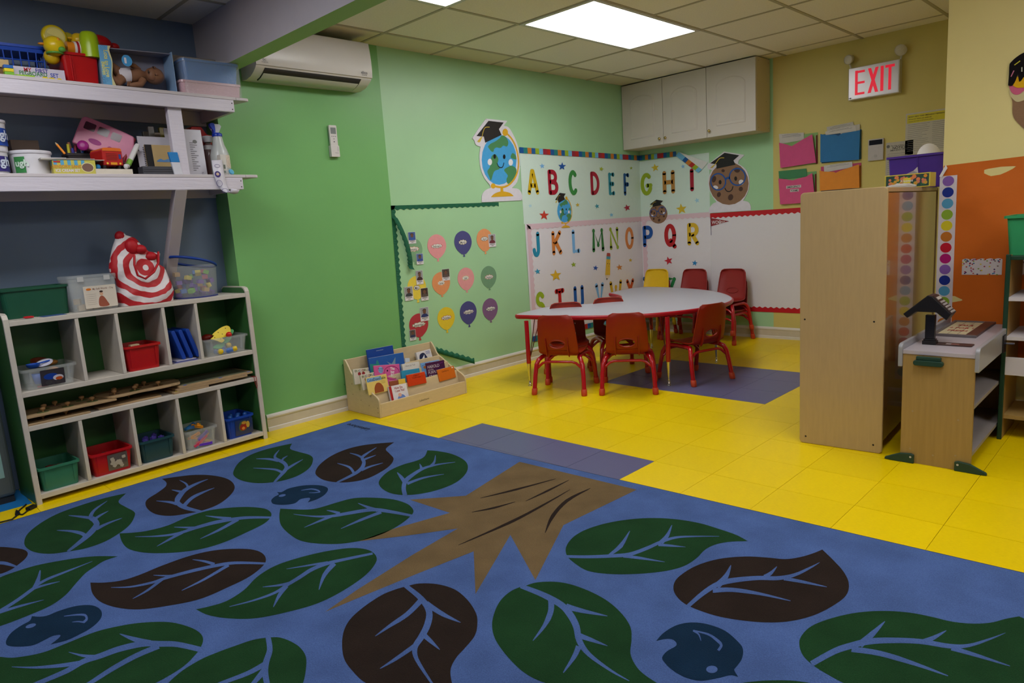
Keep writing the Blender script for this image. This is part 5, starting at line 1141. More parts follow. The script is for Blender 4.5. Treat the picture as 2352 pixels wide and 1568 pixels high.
for y, z in tiers:
    build('tier_board', MB().hexa([(X0, y-.03, .02), (X1, y-.03, .02), (X1, y-.018, .02), (X0, y-.018, .02), (X0, y, z), (X1, y, z), (X1, y+.012, z), (X0, y+.012, z)]), m_bd, bd, bevel=.003)
build('back_board', MB().box(X0, BDp-.012, 0, X1, BDp, .352), m_bd, bd, bevel=.003)
build('bottom_board', MB().box(X0, .0145, .008, X1, BDp-.0125, .019), m_bd, bd)
p = onx(975, 917, BX); build('lettering', MB().text('Lakeshore', .02, p.y-BY, p.z, 0, T=frame((0, .0015, 0), (1, 0, 0), (0, 0, 1)), bold=.004), C((60, 46, 34)), bd)
mb = MB()
for a, b in ((185, 540), (215, 850), (250, 1160), (335, 840), (350, 1005), (462, 930), (480, 1098), (595, 1015), (610, 1185), (745, 1225), (752, 1300)):
    p = ony(760+a/6.918, 760+b/6.918, BY); mb.poly(ell(-(p.x-BX), p.z, .003, .003, 0, 8), 0, T=frame((-.0005, 0, 0), (0, -1, 0), (0, 0, 1)) @ Matrix.Scale(-1, 4, (1, 0, 0)))
build('screw_hole', mb, m_hole, bd)
def book(lb, tl, tr, d, h, col, deco=None, th=.008, lean=.2, nm='picture_book', page=(216, 210, 200), zoff=0.):
    # top-left and top-right corners as seen, d = depth behind the display front, h = book height
    x = BX-d; A, B = onx(760+tl[0]/6.918, 760+tl[1]/6.918, x), onx(760+tr[0]/6.918, 760+tr[1]/6.918, x)
    wd = math.hypot(B.y-A.y, B.z-A.z); roll = math.atan2(B.z-A.z, B.y-A.y)
    # frame: x along the book's top edge, y up the leaning cover, z out of the cover
    X = Vector((0, math.cos(roll), math.sin(roll))); U = Vector((-math.sin(lean), -math.sin(roll)*math.cos(lean), math.cos(lean)*math.cos(roll)))
    T = frame(A, X, U); t = thing(nm, lb, 'book', mat=T, group='picture books in the tiered display')
    build('cover', MB().box(0, -h, -th, wd, 0, 0), C(col, .35), t, bevel=.0012)
    build('pages', MB().box(.0015, -h+.001, -th+.0015, wd-.001, .0006, -.0015), C(page, .7), t)
    if deco: deco(t, wd, h)
    return t
def prt(t, mb, cols, nm='cover_print'): return build(nm, mb, [C(c, .4) for c in cols], t)
def d_whale(t, w, h): prt(t, MB().poly(smooth_poly([(w*.3, -h*.55), (w*.5, -h*.42), (w*.7, -h*.45), (w*.62, -h*.6), (w*.45, -h*.75)], 4), .0005).box(w*.35, -.02, .0005, w*.62, -.017, .0007), [(150, 160, 190)]); prt(t, MB().box(.004, -h+.004, .0002, w-.004, -h*.75, .0004), [(60, 110, 170)])
def d_fish(t, w, h):
    prt(t, MB().poly([(.003, -h+.003), (w*.35, -h+.003), (w*.3, -h*.6), (w*.2, -h*.25), (.003, -h*.2)], .0004).poly(smooth_poly([(w*.15, -h*.45), (w*.22, -h*.1), (w*.28, -h*.4)], 4), .0006), [(50, 140, 130)])
    prt(t, MB().poly([(w*.48, -h*.22), (w*.62, -h*.34), (w*.75, -h*.12), (w*.72, -h*.38), (w*.63, -h*.55), (w*.58, -h*.4)], .0008), [(120, 150, 170)]); prt(t, MB().poly(ell(w*.22, -h*.42, .006, .004), .0009).poly(ell(w*.6, -h*.5, .02, .006), .0009), [(220, 180, 40)])
def d_eric(t, w, h):
    cols = [(90, 74, 60), (110, 140, 90), (150, 130, 90), (60, 90, 140), (200, 140, 60), (150, 60, 50)]
    for i, c in enumerate('ERIC CARLE'): 
        if c != ' ': prt(t, MB().text(c, .02, w*.06+i*w*.092+.008, -.013, .0006, bold=.02), [cols[i % 6]], 'lettering')
    prt(t, MB().poly(ell(w*.36, -.034, .012, .012), .0006).poly(ell(w*.62, -.034, .012, .012), .0006), [(140, 40, 44)])
def d_itsy(t, w, h):
    prt(t, MB().ribbon(arc(w*.66, -h*.4, w*.3, h*.32, 0, 360, 30), [.004], .0005, sm=False), [(150, 30, 90)]); prt(t, MB().poly(ell(w*.25, -.032, .02, .022), .0006), [(120, 180, 224)])
    m = MB()
    for i, s in enumerate(('MOTHER', 'GOOSE', 'CLUB')): m.text(s, .011, w*.25, -.022-.011*i, .0009, bold=.02)
    prt(t, m, [(120, 40, 110)], 'lettering'); m = MB()
    for i, s in enumerate(('The', 'Itsy', 'Bitsy')): m.text(s, .026, w*.62, -.028-.022*i, .0009, bold=.025, align='L', sx=.85)
    prt(t, m, [(228, 222, 224)], 'lettering'); prt(t, MB().poly(ell(w*.5, -.04, .006, .006), .0009), [(40, 20, 40)])
def d_white(t, w, h): prt(t, MB().text('Here to Tell', .017, w*.45, -.017, .0006), [(120, 116, 112)], 'lettering')
def d_wolf(t, w, h):
    prt(t, MB().poly(smooth_poly([(w*.12, -h*.55), (w*.18, -h*.2), (w*.4, -h*.1), (w*.55, -h*.18), (w*.7, -h*.5), (w*.95, -h*.62), (w*.95, -h*.9), (w*.3, -h*.92)], 4), .0005), [(34, 42, 76)]); prt(t, MB().poly([(w*.28, -h*.42), (w*.5, -h*.22), (w*.46, -h*.42)], .0008), [(220, 220, 226)]); m = MB()
    for i in range(4): m.box(w*.62, -.012-i*.006, .0006, w*.9, -.0095-i*.006, .0008)
    prt(t, m, [(90, 110, 170)])
def d_fishpond(t, w, h): prt(t, MB().poly(smooth_poly([(w*.1, -.03), (w*.22, -.022), (w*.3, -.034), (w*.18, -.044)], 3), .0006), [(190, 110, 50)]); prt(t, MB().ribbon([(w*.05, -.02), (w*.3, -.012), (w*.5, -.005)], [.002], .0006), [(40, 40, 60)])
def d_harold(t, w, h):
    m = MB()
    for s, y, z in (('HAROLD', -.03, .03), ('and the', -.05, .018), ('PURPLE', -.07, .028), ('CRAYON', -.098, .028)): m.text(s, z, .01, y, .0006, align='L', sx=.9)
    prt(t, m, [(196, 186, 200)], 'lettering'); prt(t, MB().ribbon([(w*.55, -.035), (w*.7, -.022), (w*.95, -.012)], [.002], .0006), [(130, 50, 150)])
def d_orange(t, w, h): prt(t, MB().text('Corduroy', .016, w*.45, -.02, .0006), [(70, 30, 16)], 'lettering'); prt(t, MB().box(w*.85, -.014, .0006, w*.93, -.006, .0008), [(226, 220, 210)])
def d_red(t, w, h): prt(t, MB().text('It Starts in', .012, w*.5, -.014, .0006).text('Donald Crews', .012, w*.5, -.028, .0006), [(60, 16, 10), ], 'lettering')
def d_color(t, w, h):
    cols = [(30, 70, 130), (40, 40, 50), (50, 90, 60), (60, 30, 60)]; s = 'Color Down Table'
    prt(t, MB().box(.004, -.032, .0003, w*.72, -.006, .0004), [(130, 170, 210)])
    for i, wd in enumerate(('Color', 'Down', 'Table')): prt(t, MB().text(wd, .027, w*(.2+.29*i), -.02, .0006, bold=.01, sx=.78), [cols[i]], 'lettering')
    prt(t, MB().poly(smooth_poly([(w*.3, -h+.004, 1), (w*.32, -h*.66), (w*.45, -h*.42), (w*.62, -h*.44), (w*.74, -h*.68), (w*.74, -h+.004, 1)], 4), .0005), [(150, 76, 40)])
    m = MB()
    for i in range(3): m.box(w*.68, -.04-.008*i, .0006, w*.88, -.0385-.008*i, .0008)
    prt(t, m, [(150, 120, 60)])
def d_love(t, w, h):
    prt(t, MB().box(0, -h, .0002, w*.13, 0, .0006), [(170, 34, 40)], 'spine_print'); prt(t, MB().text('How Do', .022, w*.52, -.018, .0006, bold=.02, sx=.85).text('I Love You?', .022, w*.56, -.038, .0006, bold=.02, sx=.75), [(150, 44, 54)], 'lettering')
    prt(t, MB().poly(smooth_poly([(w*.28, -h, 1), (w*.36, -h*.68), (w*.52, -h*.52), (w*.75, -h*.58), (w*.95, -h, 1)], 4), .0005), [(110, 140, 200)]); prt(t, MB().poly(ell(w*.52, -h*.52, w*.1, h*.1), .0008), [(220, 170, 150)]); prt(t, MB().poly(smooth_poly([(w*.42, -h*.95), (w*.5, -h*.68), (w*.66, -h*.82), (w*.62, -h)], 4), .0008), [(160, 24, 44)])
book('large blue whale picture book at the back left of display', (562, 302), (982, 224), .335, .25, (30, 70, 150), d_whale, lean=.12)
book('blue undersea picture book with fish, in front of whale book', (600, 436), (1150, 338), .262, .19, (40, 92, 170), d_fish, lean=.12)
book('white board book with black dog, at the back right', (1352, 345), (1580, 282), .33, .13, (212, 206, 206), d_wolf, th=.02, lean=.25)
book('small pale booklet peeking out behind the white books', (1178, 432), (1250, 428), .34, .16, (196, 204, 214))
book('cream board book lettered ERIC CARLE at far left rear', (352, 610), (600, 580), .2, .1, (206, 196, 178), d_eric, th=.016)
book('pink nursery rhyme book lettered The Itsy Bitsy', (680, 552), (1088, 522), .19, .14, (206, 90, 150), d_itsy, th=.01)
book('white board book with faint grey title in the middle', (1130, 527), (1400, 482), .2, .14, (212, 206, 198), d_white, th=.02)
book('light blue book with orange fish, behind the purple book', (1425, 512), (1720, 452), .18, .15, (120, 164, 214), d_fishpond)
book('cream board book lettered ERIC CARLE in front of pair', (466, 702), (682, 655), .13, .1, (206, 194, 172), d_eric, th=.014)
book('yellow picture book with coloured Color Down title letters', (552, 745), (880, 678), .095, .115, (222, 194, 110), d_color)
book('teal board book half hidden behind the red book', (1118, 632), (1405, 588), .13, .1, (50, 140, 176), None, th=.018)
book('dark purple book lettered HAROLD at the right side', (1505, 512), (1795, 458), .115, .14, (66, 24, 66), d_harold)
book('orange book low in the right slot of the display', (1688, 620), (1950, 550), .085, .085, (206, 106, 30), d_orange)
book('red orange board book in the middle slot', (1205, 700), (1490, 642), .085, .08, (200, 62, 24), d_red, th=.014)
book('brown picture book low behind the second rail', (930, 800), (1065, 778), .085, .07, (140, 76, 50))
book('yellow striped book low behind the second rail', (1070, 770), (1180, 752), .088, .07, (214, 178, 70))
book('red and white board book titled How Do I Love You', (918, 885), (1195, 826), .055, .13, (218, 212, 218), d_love, th=.02, lean=.25)
# ------------------------------------------------------------------ cubby shelf unit (local x along its front, y into the wall, z up)
UO = Vector((-3.862, .608, 0)); UE = Vector((-.058, 1.172, 0)).normalized(); UN = Vector((-UE.y, UE.x, 0)); UA = math.atan2(UE.y, UE.x)
def cp(u, v, d=0.):
    r = ray(u, v); o = UO+UN*d; k = (o-CP).dot(UN)/r.dot(UN); p = CP+r*k
    return ((p-UO).dot(UE), p.z)
def uw(s, d, z): return UO+UE*s+UN*d+Vector((0, 0, z))
m_cw = M('melamine_white_edge', (196, 188, 178), .42, .45, var=.05, vscale=25)
m_cg = M('melamine_green', (58, 108, 56), .36, .45, var=.05, vscale=8)
cu = thing('cubby_shelf', 'white and green ten cubby toy shelf below the wall shelves', 'shelf', UO, UA)
S1, UD = 1.170, .292
for s, x0, x1 in ((0, -.006, .0158), (1, S1+.0002, S1+.024)):
    F = frame((x0, 0, 0), (0, 1, 0), (0, 0, 1)); o = build('side_panel', MB().poly(smooth_poly([(.012, 0, 1), (UD, 0, 1), (UD, .9, 1), (UD-.03, .916), (.04, .916), (.016, .904), (.012, .88)], 4), 0, x1-x0, T=F), m_cg, cu)
    ed = MB(); R = []
    for y, z in ((.002, 0), (.002, .86), (.004, .895), (.018, .915), (.045, .922), (UD-.02, .922), (UD, .91)):
        up = z > .9; R.append([(x0-.001, y, z), (x1+.001, y, z), (x1+.001, y+(0 if up and y > .03 else .012), z-(.007 if up else 0)), (x0-.001, y+(0 if up and y > .03 else .012), z-(.007 if up else 0))])
    build('edge_band', ed.rings(R, 0, False), m_cw, o, bevel=.003)
build('back_panel', MB().box(.016, UD-.01, .03, S1, UD, .86), m_cg, cu)
build('top_board', MB().box(.016, .004, .862, S1, UD, .885), m_cw, cu, bevel=.002)
for z in (.023, .36, .5235): build('shelf_board', MB().box(.016, .004, z, S1, UD-.0105, z+.0245), m_cw, cu, bevel=.002)
for xs, z0, z1 in (((.29, .469, .70, .875), .5485, .8615), ((.23, .47, .703, .938), .048, .3595)):
    for x in xs: build('divider', MB().box(x-.0085, .006, z0, x+.0085, UD-.0105, z1), m_cw, cu, bevel=.002)
mb = MB()
for v, z in ((.05, .83), (.05, .53), (.05, .05), (.2, .37), (.05, .37)): mb.add([(-.0065, v-.003, z-.003), (-.0065, v+.003, z-.003), (-.0065, v+.003, z+.003), (-.0065, v-.003, z+.003)], [(0, 1, 2, 3)])
build('screw', mb, C((170, 170, 160), .3), cu)
Z1, Z2, Z3, ZT = .5485, .385, .048, .8855
def bin_at(lb, L, Rr, bl, br, zf, col, d=.016, depth=.2, nm='storage_bin', mat=None, tp=.88):
    s0, zr0 = cp(*L, d); s1, zr1 = cp(*Rr, d); H = (zr0+zr1)/2-zf; W = s1-s0; c = uw((s0+s1)/2, d+depth/2, zf)
    t = thing(nm, lb, 'bin', c, UA, 'toy bins in the cubby shelf'); t['_dims'] = (W, depth, H)
    build('tub', MB().bin(W-.014, depth, H, tp, .006, .016), mat or C(col, .32, .5), t)
    rb = MB()
    for x in (-W*.33, W*.33): rb.hexa([(x-.004, -depth/2*tp-.004, .02), (x+.004, -depth/2*tp-.004, .02), (x+.004, -depth/2*tp+.004, .02), (x-.004, -depth/2*tp+.004, .02), (x-.005, -depth/2-.002, H-.013), (x+.005, -depth/2-.002, H-.013), (x+.005, -depth/2+.003, H-.013), (x-.005, -depth/2+.003, H-.013)])
    build('rib', rb, mat or C(col, .32, .5), t)
    return t, c, W, H, depth
m_clr = M('clear_plastic', (214, 218, 216), .08, .6, alpha=.22)
def bit(nm, lb, cat, c, off, mb, col, rot=0, grp=None, rough=.4):
    o = build(nm, mb, C(col, rough), loc=c+UE*off[0]+UN*off[1]+Vector((0, 0, off[2])), rot=(rot if isinstance(rot, tuple) else (0, 0, UA+rot))); return tag(o, lb, cat, grp)
def pic_card(t, W, H, D, x0, x1, z0, z1, bg, draw, tp=.88):
    # picture sleeve on the sloping front of a bin
    z0, z1 = z0*H, z1*H; y0 = -D/2*(tp+(1-tp)*z0/H)-.002; y1 = -D/2*(tp+(1-tp)*z1/H)-.0025
    F = frame((x0*W, y0, z0), (1, 0, 0), (0, y1-y0, z1-z0)); w, h = (x1-x0)*W, z1-z0
    o = build('picture_sleeve', MB().poly(rrect(0, 0, w, h, .004), 0, .0008, T=F), C(bg, .2, .6), t)
    for i, (pts, col) in enumerate(draw): build('print', MB().poly([(p[0]*w, p[1]*h) for p in pts], .001+.0003*i, T=F), C(col, .3), o)
# row 1, cubby 1: clear bin of play food
t, c, W, H, D = bin_at('clear bin of play kitchen pieces with picture card, upper left cubby', (44, 851), (177, 832), 0, 0, Z1, 0, mat=m_clr)
pic_card(t, W, H, D, -.17, .25, .1, .86, (56, 50, 54), [(ell(.42, .55, .3, .2), (24, 60, 150)), (ell(.72, .42, .22, .18), (200, 196, 206)), (ell(.75, .36, .15, .11), (190, 80, 30)), (ell(.3, .18, .14, .14), (60, 56, 58)), (ell(.68, .16, .12, .12), (56, 50, 52))])
sc = MB().lathe([(.002, 0), (.018, .002), (.028, .012), (.03, .022)], 16, cap1=False).tube([(.028, 0, .02), (.075, 0, .024)], .004); bit('toy_scoop', 'blue play scoop on top of the clear bin', 'toy', c, (-.05, -.05, H-.004), sc, (24, 74, 170), .2)
bit('toy_plate', 'white play plate tilted on top of clear bin', 'toy', c, (.0, -.04, H+.006), MB().lathe([(.002, 0), (.02, .0), (.034, .006), (.038, .01), (.036, .008), (.02, .003), (.002, .003)], 24), (206, 204, 216), (.3, -.25, UA))
bit('toy_melon', 'orange play fruit inside the clear upper left bin', 'toy', c, (.03, -.03, .047), MB().sphere((0, 0, 0), (.038, .04, .042)), (206, 142, 76))
bit('toy_cup', 'blue play cup inside the clear upper left bin', 'toy', c, (-.043, -.05, .02), MB().lathe([(.014, 0), (.022, .05), (.02, .05), (.012, .002)], 16), (30, 84, 176))
bit('toy_bowl', 'dark brown play bowl at the back of clear bin', 'toy', c, (-.0, .05, H-.012), MB().lathe([(.015, 0), (.04, .022), (.043, .03), (.04, .028), (.013, .003)], 18), (112, 48, 24), (.35, .1, UA))
bit('toy_bread', 'golden brown play bread behind the white plate', 'toy', c, (.045, .05, H-.002), MB().sphere((0, 0, 0), (.035, .028, .014)), (150, 100, 40))
bit('toy_pizza', 'red and white play slice at the bottom of clear bin', 'toy', c, (-.035, -.075, .005), MB().poly([(-.02, 0), (.025, -.004), (.025, .016)], 0, .008), (170, 40, 50))
# cubby 3: red bin with corrugated block
t, c, W, H, D = bin_at('red bin holding a ribbed cream block, middle upper cubby', (283, 797), (370, 786), 0, 0, Z1, (176, 14, 20))
mb = MB()
for i in range(14): mb.box(-.022+i*.0032, -.012, 0, -.0198+i*.0032, .012, .022)
mb.box(-.022, -.011, .001, .0225, .011, .021); bit('ribbed_block', 'ribbed cream wooden block sticking out of red bin', 'block', c, (-.028, -.06, H-.018), mb, (206, 184, 150), .1)
bit('plain_block', 'tan wooden block lying inside the red bin', 'block', c, (.0, -.03, H-.03), MB().box(-.02, -.012, 0, .02, .012, .022), (150, 116, 84), -.3)
# cubby 4: leaning blue slabs on booklets
sb0, _ = cp(418, 826, .03)
for i in range(3):
    a = cp(426+i*16, 826-i*3, .03)[0]
    o = build('blue_case', MB().poly(rrect(-.011, 0, .011, .17, .01), -.1, .2, T=frame((0, 0, 0), (1, 0, 0), (0, 0, 1))), C((18, 62, 156), .4), loc=uw(a-.0, .135, Z1+.022), rot=(0, 0, 0), bevel=.003)
    o.rotation_euler = Matrix.Rotation(UA, 3, 'Z').to_euler(); o.matrix_world = Matrix.Translation(uw(a, .135, Z1+.013)) @ Matrix.Rotation(UA, 4, 'Z') @ Matrix.Rotation(-math.radians(15), 4, 'Y')
    tag(o, ['blue plastic case leaning, leftmost of three in the cubby', 'blue plastic case leaning, middle of three in the cubby', 'blue plastic case leaning, rightmost of three in the cubby'][i], 'case', 'leaning blue cases')
for i, (cl, lb) in enumerate((((150, 146, 170), 'grey booklet at the bottom under the blue cases'), ((40, 56, 130), 'dark blue booklet lying under the blue cases'), ((176, 172, 190), 'pale booklet with curled corner under the blue cases'))):
    a, b = cp(400+3*i, 832-2*i, .02)[0], cp(455-2*i, 822, .02)[0]; o = build('booklet', MB().box(0, 0, 0, b-a, .2, .004), C(cl), loc=uw(a, .012+.004*i, Z1+.0042*i), rot=UA); tag(o, lb, 'booklet')
# cubby 5: clear bin of lacing shapes and beads
t, c, W, H, D = bin_at('clear bin of lacing shapes and beads, upper right cubby', (466, 780), (570, 767), 0, 0, Z1, 0, mat=m_clr)
ys = MB().poly(smooth_poly([(-.075, -.02, 1), (-.05, -.004), (-.055, .006), (-.03, .022), (.01, .04), (.045, .045), (.058, .03), (.05, .0), (.02, -.02), (-.01, -.024), (-.0, -.04), (-.02, -.052), (-.045, -.035)], 4), 0, .008)
o = bit('lacing_shape', 'yellow foam lacing shape with holes on the clear bin', 'toy', c, (.0, -.055, H+.012), ys, (222, 196, 28)); o.matrix_world = Matrix.Translation(c+UN*-.05+Vector((0, 0, H+.012))) @ Matrix.Rotation(UA, 4, 'Z') @ Matrix.Rotation(math.radians(62), 4, 'X')
hb = MB()
for x, y in ((-.05, -.016), (-.02, .012), (.0, -.002), (.03, .03), (-.02, -.03)): hb.poly(ell(x, y, .0035, .003), .0083)
build('lacing_hole', hb, C((110, 90, 10)), o)
for i, (x, z, ang, s) in enumerate(((.052, H+.004, .5, 1.), (.02, H-.03, .3, 1.1), (-.03, .045, .1, 1.))):
    o = build('lacing_leaf', MB().poly(smooth_poly([(-.035*s, 0), (-.01, .014), (.03*s, .012), (.034*s, -.004), (0, -.014)], 4), 0, .007), C((84, 176, 108))); o.matrix_world = Matrix.Translation(c+UE*x+UN*(-.03-.012*i)+Vector((0, 0, z))) @ Matrix.Rotation(UA, 4, 'Z') @ Matrix.Rotation(math.radians(65), 4, 'X') @ Matrix.Rotation(ang, 4, 'Z')
    tag(o, ['green foam lacing leaf behind the yellow shape', 'green foam lacing leaf inside the clear bin at right', 'green foam lacing leaf inside the clear bin at left'][i], 'toy')
bead = MB().lathe([(.005, -.014), (.012, -.013), (.0155, -.006), (.0165, 0), (.0155, .006), (.012, .013), (.005, .014)], 14)
BC = {'yellow': (222, 186, 24), 'blue': (70, 108, 178), 'red': (196, 30, 20)}
for i, (k, x, y, z) in enumerate((('yellow', -.04, -.082, .02), ('blue', -.02, -.07, .017), ('blue', .01, -.082, .018), ('blue', .032, -.076, .018), ('yellow', .055, -.082, .022), ('yellow', .035, -.05, .042), ('blue', -.005, -.05, .03), ('red', .028, -.085, H+.008), ('blue', -.05, -.05, .02))):
    o = build('bead', bead, C(BC[k], .25, .5)); o.matrix_world = Matrix.Translation(c+UE*x*.9+UN*y+Vector((0, 0, z))) @ Matrix.Rotation(UA+.3*i, 4, 'Z') @ Matrix.Rotation(1.4, 4, 'X')
    tag(o, '%s lacing bead in the clear upper right bin' % k if k != 'red' else 'red lacing bead resting against the yellow foam shape', 'bead', 'lacing beads'+(' '+k))
bit('red_shape', 'red foam shape at the back left of clear bin', 'toy', c, (-.05, .03, H-.005), MB().sphere((0, 0, 0), (.035, .03, .022)), (120, 24, 14))
# gap shelf: knob puzzles and framed puzzles
m_ply = M('plywood_puzzle', (168, 140, 104), .5, .4, var=.12, vscale=30, stretch=(1, 6, 6)); m_kn = M('knob_wood', (166, 126, 84), .45, .4)
knob = [(.0045, 0), (.0045, .006), (.011, .011), (.013, .016), (.011, .021), (.002, .024)]
def puzzle(lb, a, b, z, D, knobs, pts=None, cols=(), y0=.006):
    t = thing('knob_puzzle', lb, 'puzzle', uw(a, y0, z), UA, 'wooden puzzles on the narrow shelf'); w = b-a
    build('board', MB().poly(pts, 0, .009) if pts else MB().box(0, 0, 0, w, D, .009), m_ply, t, bevel=.001)
    for x, y in knobs:
        pc = build('puzzle_piece', MB().poly(ell(x*w, y*D, .026, .02), .0092, .002), C(cols[int(x*97) % len(cols)] if cols else (110, 90, 70)), t); build('knob', MB().lathe(knob, 12, T=Matrix.Translation((x*w, y*D, .0112))), m_kn, pc)
cl = ((110, 80, 50), (90, 100, 60), (120, 90, 70))
a0, a1 = cp(62, 971)[0], cp(208, 938)[0]; puzzle('wooden knob puzzle board at the bottom left of narrow shelf', a0, a1, Z2, .2, [(.3, .3), (.65, .25), (.5, .7)], None, cl)
a0, a1 = cp(58, 951)[0], cp(268, 909)[0]; puzzle('wooden knob puzzle board stacked on the left puzzle', max(a0, .018), a1, Z2+.0355, .2, [(.2, .25), (.26, .6), (.48, .3), (.4, .75), (.76, .3), (.7, .7)], None, cl)
a0, a1 = cp(225, 935)[0], cp(375, 903)[0]; puzzle('flat wooden puzzle board under the wavy edged puzzle', a0+.01, a1, Z2, .19, [(.6, .6)], None, cl, y0=.03)
a0, a1 = cp(238, 902)[0], cp(408, 880)[0]; w = a1-a0; puzzle('wavy edged wooden knob puzzle in the middle of narrow shelf', a0+.03, a1, Z2+.046, .2, [(.12, .3), (.18, .6), (.42, .3), (.5, .55), (.78, .3), (.65, .7)], smooth_poly([(0, .03), (.06, .0), (w*.4, .012), (w*.6, -.0), (w*.85, .004), (w, .03), (w, .2), (0, .2)], 4), cl, y0=.012)
for i, (u0, v0, u1, v1, z, lb) in enumerate(((398, 893, 480, 876, 0, 'framed wooden puzzle at the bottom of right stack with yellow dot'), (405, 888, 570, 863, .0125, 'framed wooden puzzle in the middle of the right stack'), (410, 880, 582, 855, .025, 'framed wooden puzzle with blue stickers on top of right stack'))):
    a0, a1 = cp(u0, v0)[0]+.004, min(cp(u1, v1)[0], 1.166); t = thing('framed_puzzle', lb, 'puzzle', uw(a0, .008, Z2+z), UA, 'wooden puzzles on the narrow shelf'); w = a1-a0
    build('frame', MB().box(0, 0, 0, w, .24, .012), m_ply, t, bevel=.001); build('picture_inlay', MB().box(.02, .02, .0122, w-.02, .22, .0124), C((96, 100, 80)), t)
    for x in ((.1,) if i == 0 else (.08, .55, .95)): build('sticker', MB().box(w*x-.009, .0, .0124, w*x+.009, .014, .0128), C((214, 204, 50) if i == 0 else (40, 90, 190)), t)
p0 = uw(1.150, -.002, .384); o = build('cord_loop', MB().tube([p0+UN*.03+Vector((0, 0, .006)), p0-UN*.006+Vector((0, 0, .004)), p0-UN*.008+UE*.002-Vector((0, 0, .03)), p0-UN*.007+UE*.008-Vector((0, 0, .066)), p0-UN*.007+UE*.014-Vector((0, 0, .05)), p0-UN*.006+UE*.013+Vector((0, 0, .004)), p0+UN*.03+UE*.013+Vector((0, 0, .006))], .0018, 6), C((150, 30, 34), .6)); tag(o, 'thin red cord loop hanging off the narrow shelf', 'cord')
# bottom row
t, c, W, H, D = bin_at('green bin, bottom left cubby', (84, 1078), (184, 1054), 0, 0, Z3, (52, 118, 92))
t['label'] = 'mid green plastic bin in the bottom left cubby'
for i in range(5): bit('red_block', 'dark red wooden block inside the bottom left green bin', 'block', c, (-.04+.02*i, -.03+.02*(i % 3), H-.05+.008*(i % 2)), MB().box(-.012, -.012, 0, .012, .012, .024), (92, 14, 20), .4*i, 'dark red blocks')
t, c, W, H, D = bin_at('red bin with a picture window of pale blocks, bottom row', (205, 1047), (305, 1023), 0, 0, Z3, (176, 12, 22))
rd = random.Random(11); pic_card(t, W, H, D, -.12, .34, .12, .84, (92, 84, 80), [([(p[0], p[1]) for p in star(.2+.6*rd.random(), .12+.6*rd.random()*(1), .12, rd.random(), .8, 4)], (176, 168, 158)) for _ in range(14)])
for i in range(5): bit('pale_block', 'dark wooden block inside the red bottom row bin', 'block', c, (-.04+.02*i, -.02+.02*(i % 3), H-.05), MB().box(-.014, -.012, 0, .014, .012, .02), (60, 34, 30), .5*i, 'blocks in the red bin')
t, c, W, H, D = bin_at('dark teal bin in the middle cubby of the bottom row', (318, 1017), (402, 997), 0, 0, Z3, (30, 66, 74))
for i in range(7): bit('snap_block', 'purple snap block inside the dark teal bin', 'block', c, (-.045+.014*i, -.05+.03*(i % 3), H-.026+.006*(i % 2)), MB().box(-.011, -.011, 0, .011, .011, .022).lathe([(.006, .022), (.006, .027)], 8), (70, 58, 140), .6*i, 'purple snap blocks')
t, c, W, H, D = bin_at('clear bin of bright plastic clips, fourth bottom cubby', (422, 992), (500, 977), 0, 0, Z3, 0, mat=m_clr)
CC = {'purple': (98, 52, 190), 'pink': (206, 60, 100), 'orange': (222, 140, 30), 'blue': (40, 110, 170), 'yellow': (214, 170, 40)}
clip = MB().box(-.036, -.007, -.005, .036, .007, .002).box(-.036, -.006, .003, .03, .006, .008).box(.028, -.007, -.004, .036, .007, .01)
for i, (k, x, y, z, a, ti) in enumerate((('purple', .012, -.084, .066, .1, -.5), ('pink', .0, -.085, .044, 0, -.45), ('pink', -.012, -.083, .03, .1, -.4), ('orange', .02, -.078, .05, .1, -.7), ('orange', -.03, -.08, .06, .3, .4), ('orange', -.034, -.078, .074, .2, -.2), ('yellow', .025, -.075, .035, 0, .5), ('blue', -.01, -.07, .03, .5, -.6), ('pink', .005, -.078, .018, 0, 0), ('purple', .02, -.085, .014, 0, .1), ('blue', -.03, -.04, H+.004, .8, .2), ('blue', -.02, .0, H+.002, .4, -.2), ('orange', .025, -.01, H+.004, 1.2, .2), ('orange', .01, -.03, H+.0, 2., -.1), ('yellow', .02, .03, H-.01, .2, .1))):
    o = build('plastic_clip', clip, C(CC[k], .35)); o.matrix_world = Matrix.Translation(c+UE*x+UN*y+Vector((0, 0, z))) @ Matrix.Rotation(UA+a, 4, 'Z') @ Matrix.Rotation(ti, 4, 'Y'); tag(o, k+' plastic clip heaped in the clear bottom bin', 'toy', k+' plastic clips')
t, c, W, H, D = bin_at('blue bin with a torn picture sticker, bottom right cubby', (518, 964), (583, 948), 0, 0, Z3, (20, 62, 160))
pic_card(t, W, H, D, -.2, .42, .08, .82, (40, 52, 92), [(smooth_poly([(.2, .5), (.3, .85), (.6, .9), (.7, .6), (.6, .3), (.3, .25)], 3), (70, 96, 60)), (ell(.45, .5, .2, .24), (150, 40, 26)), (ell(.72, .62, .1, .22), (196, 160, 60)), (ell(.45, .42, .09, .1), (220, 140, 60)), (ell(.5, .78, .14, .1), (190, 140, 50))])
for i in range(7): bit('blue_ball', 'blue plastic ball inside the bottom right blue bin', 'ball', c, (-.04+.016*i, -.05+.025*(i % 3), H-.008-.004*(i % 2)), MB().sphere((0, 0, 0), .014), (24, 70, 140), 0, 'small blue balls', .3)
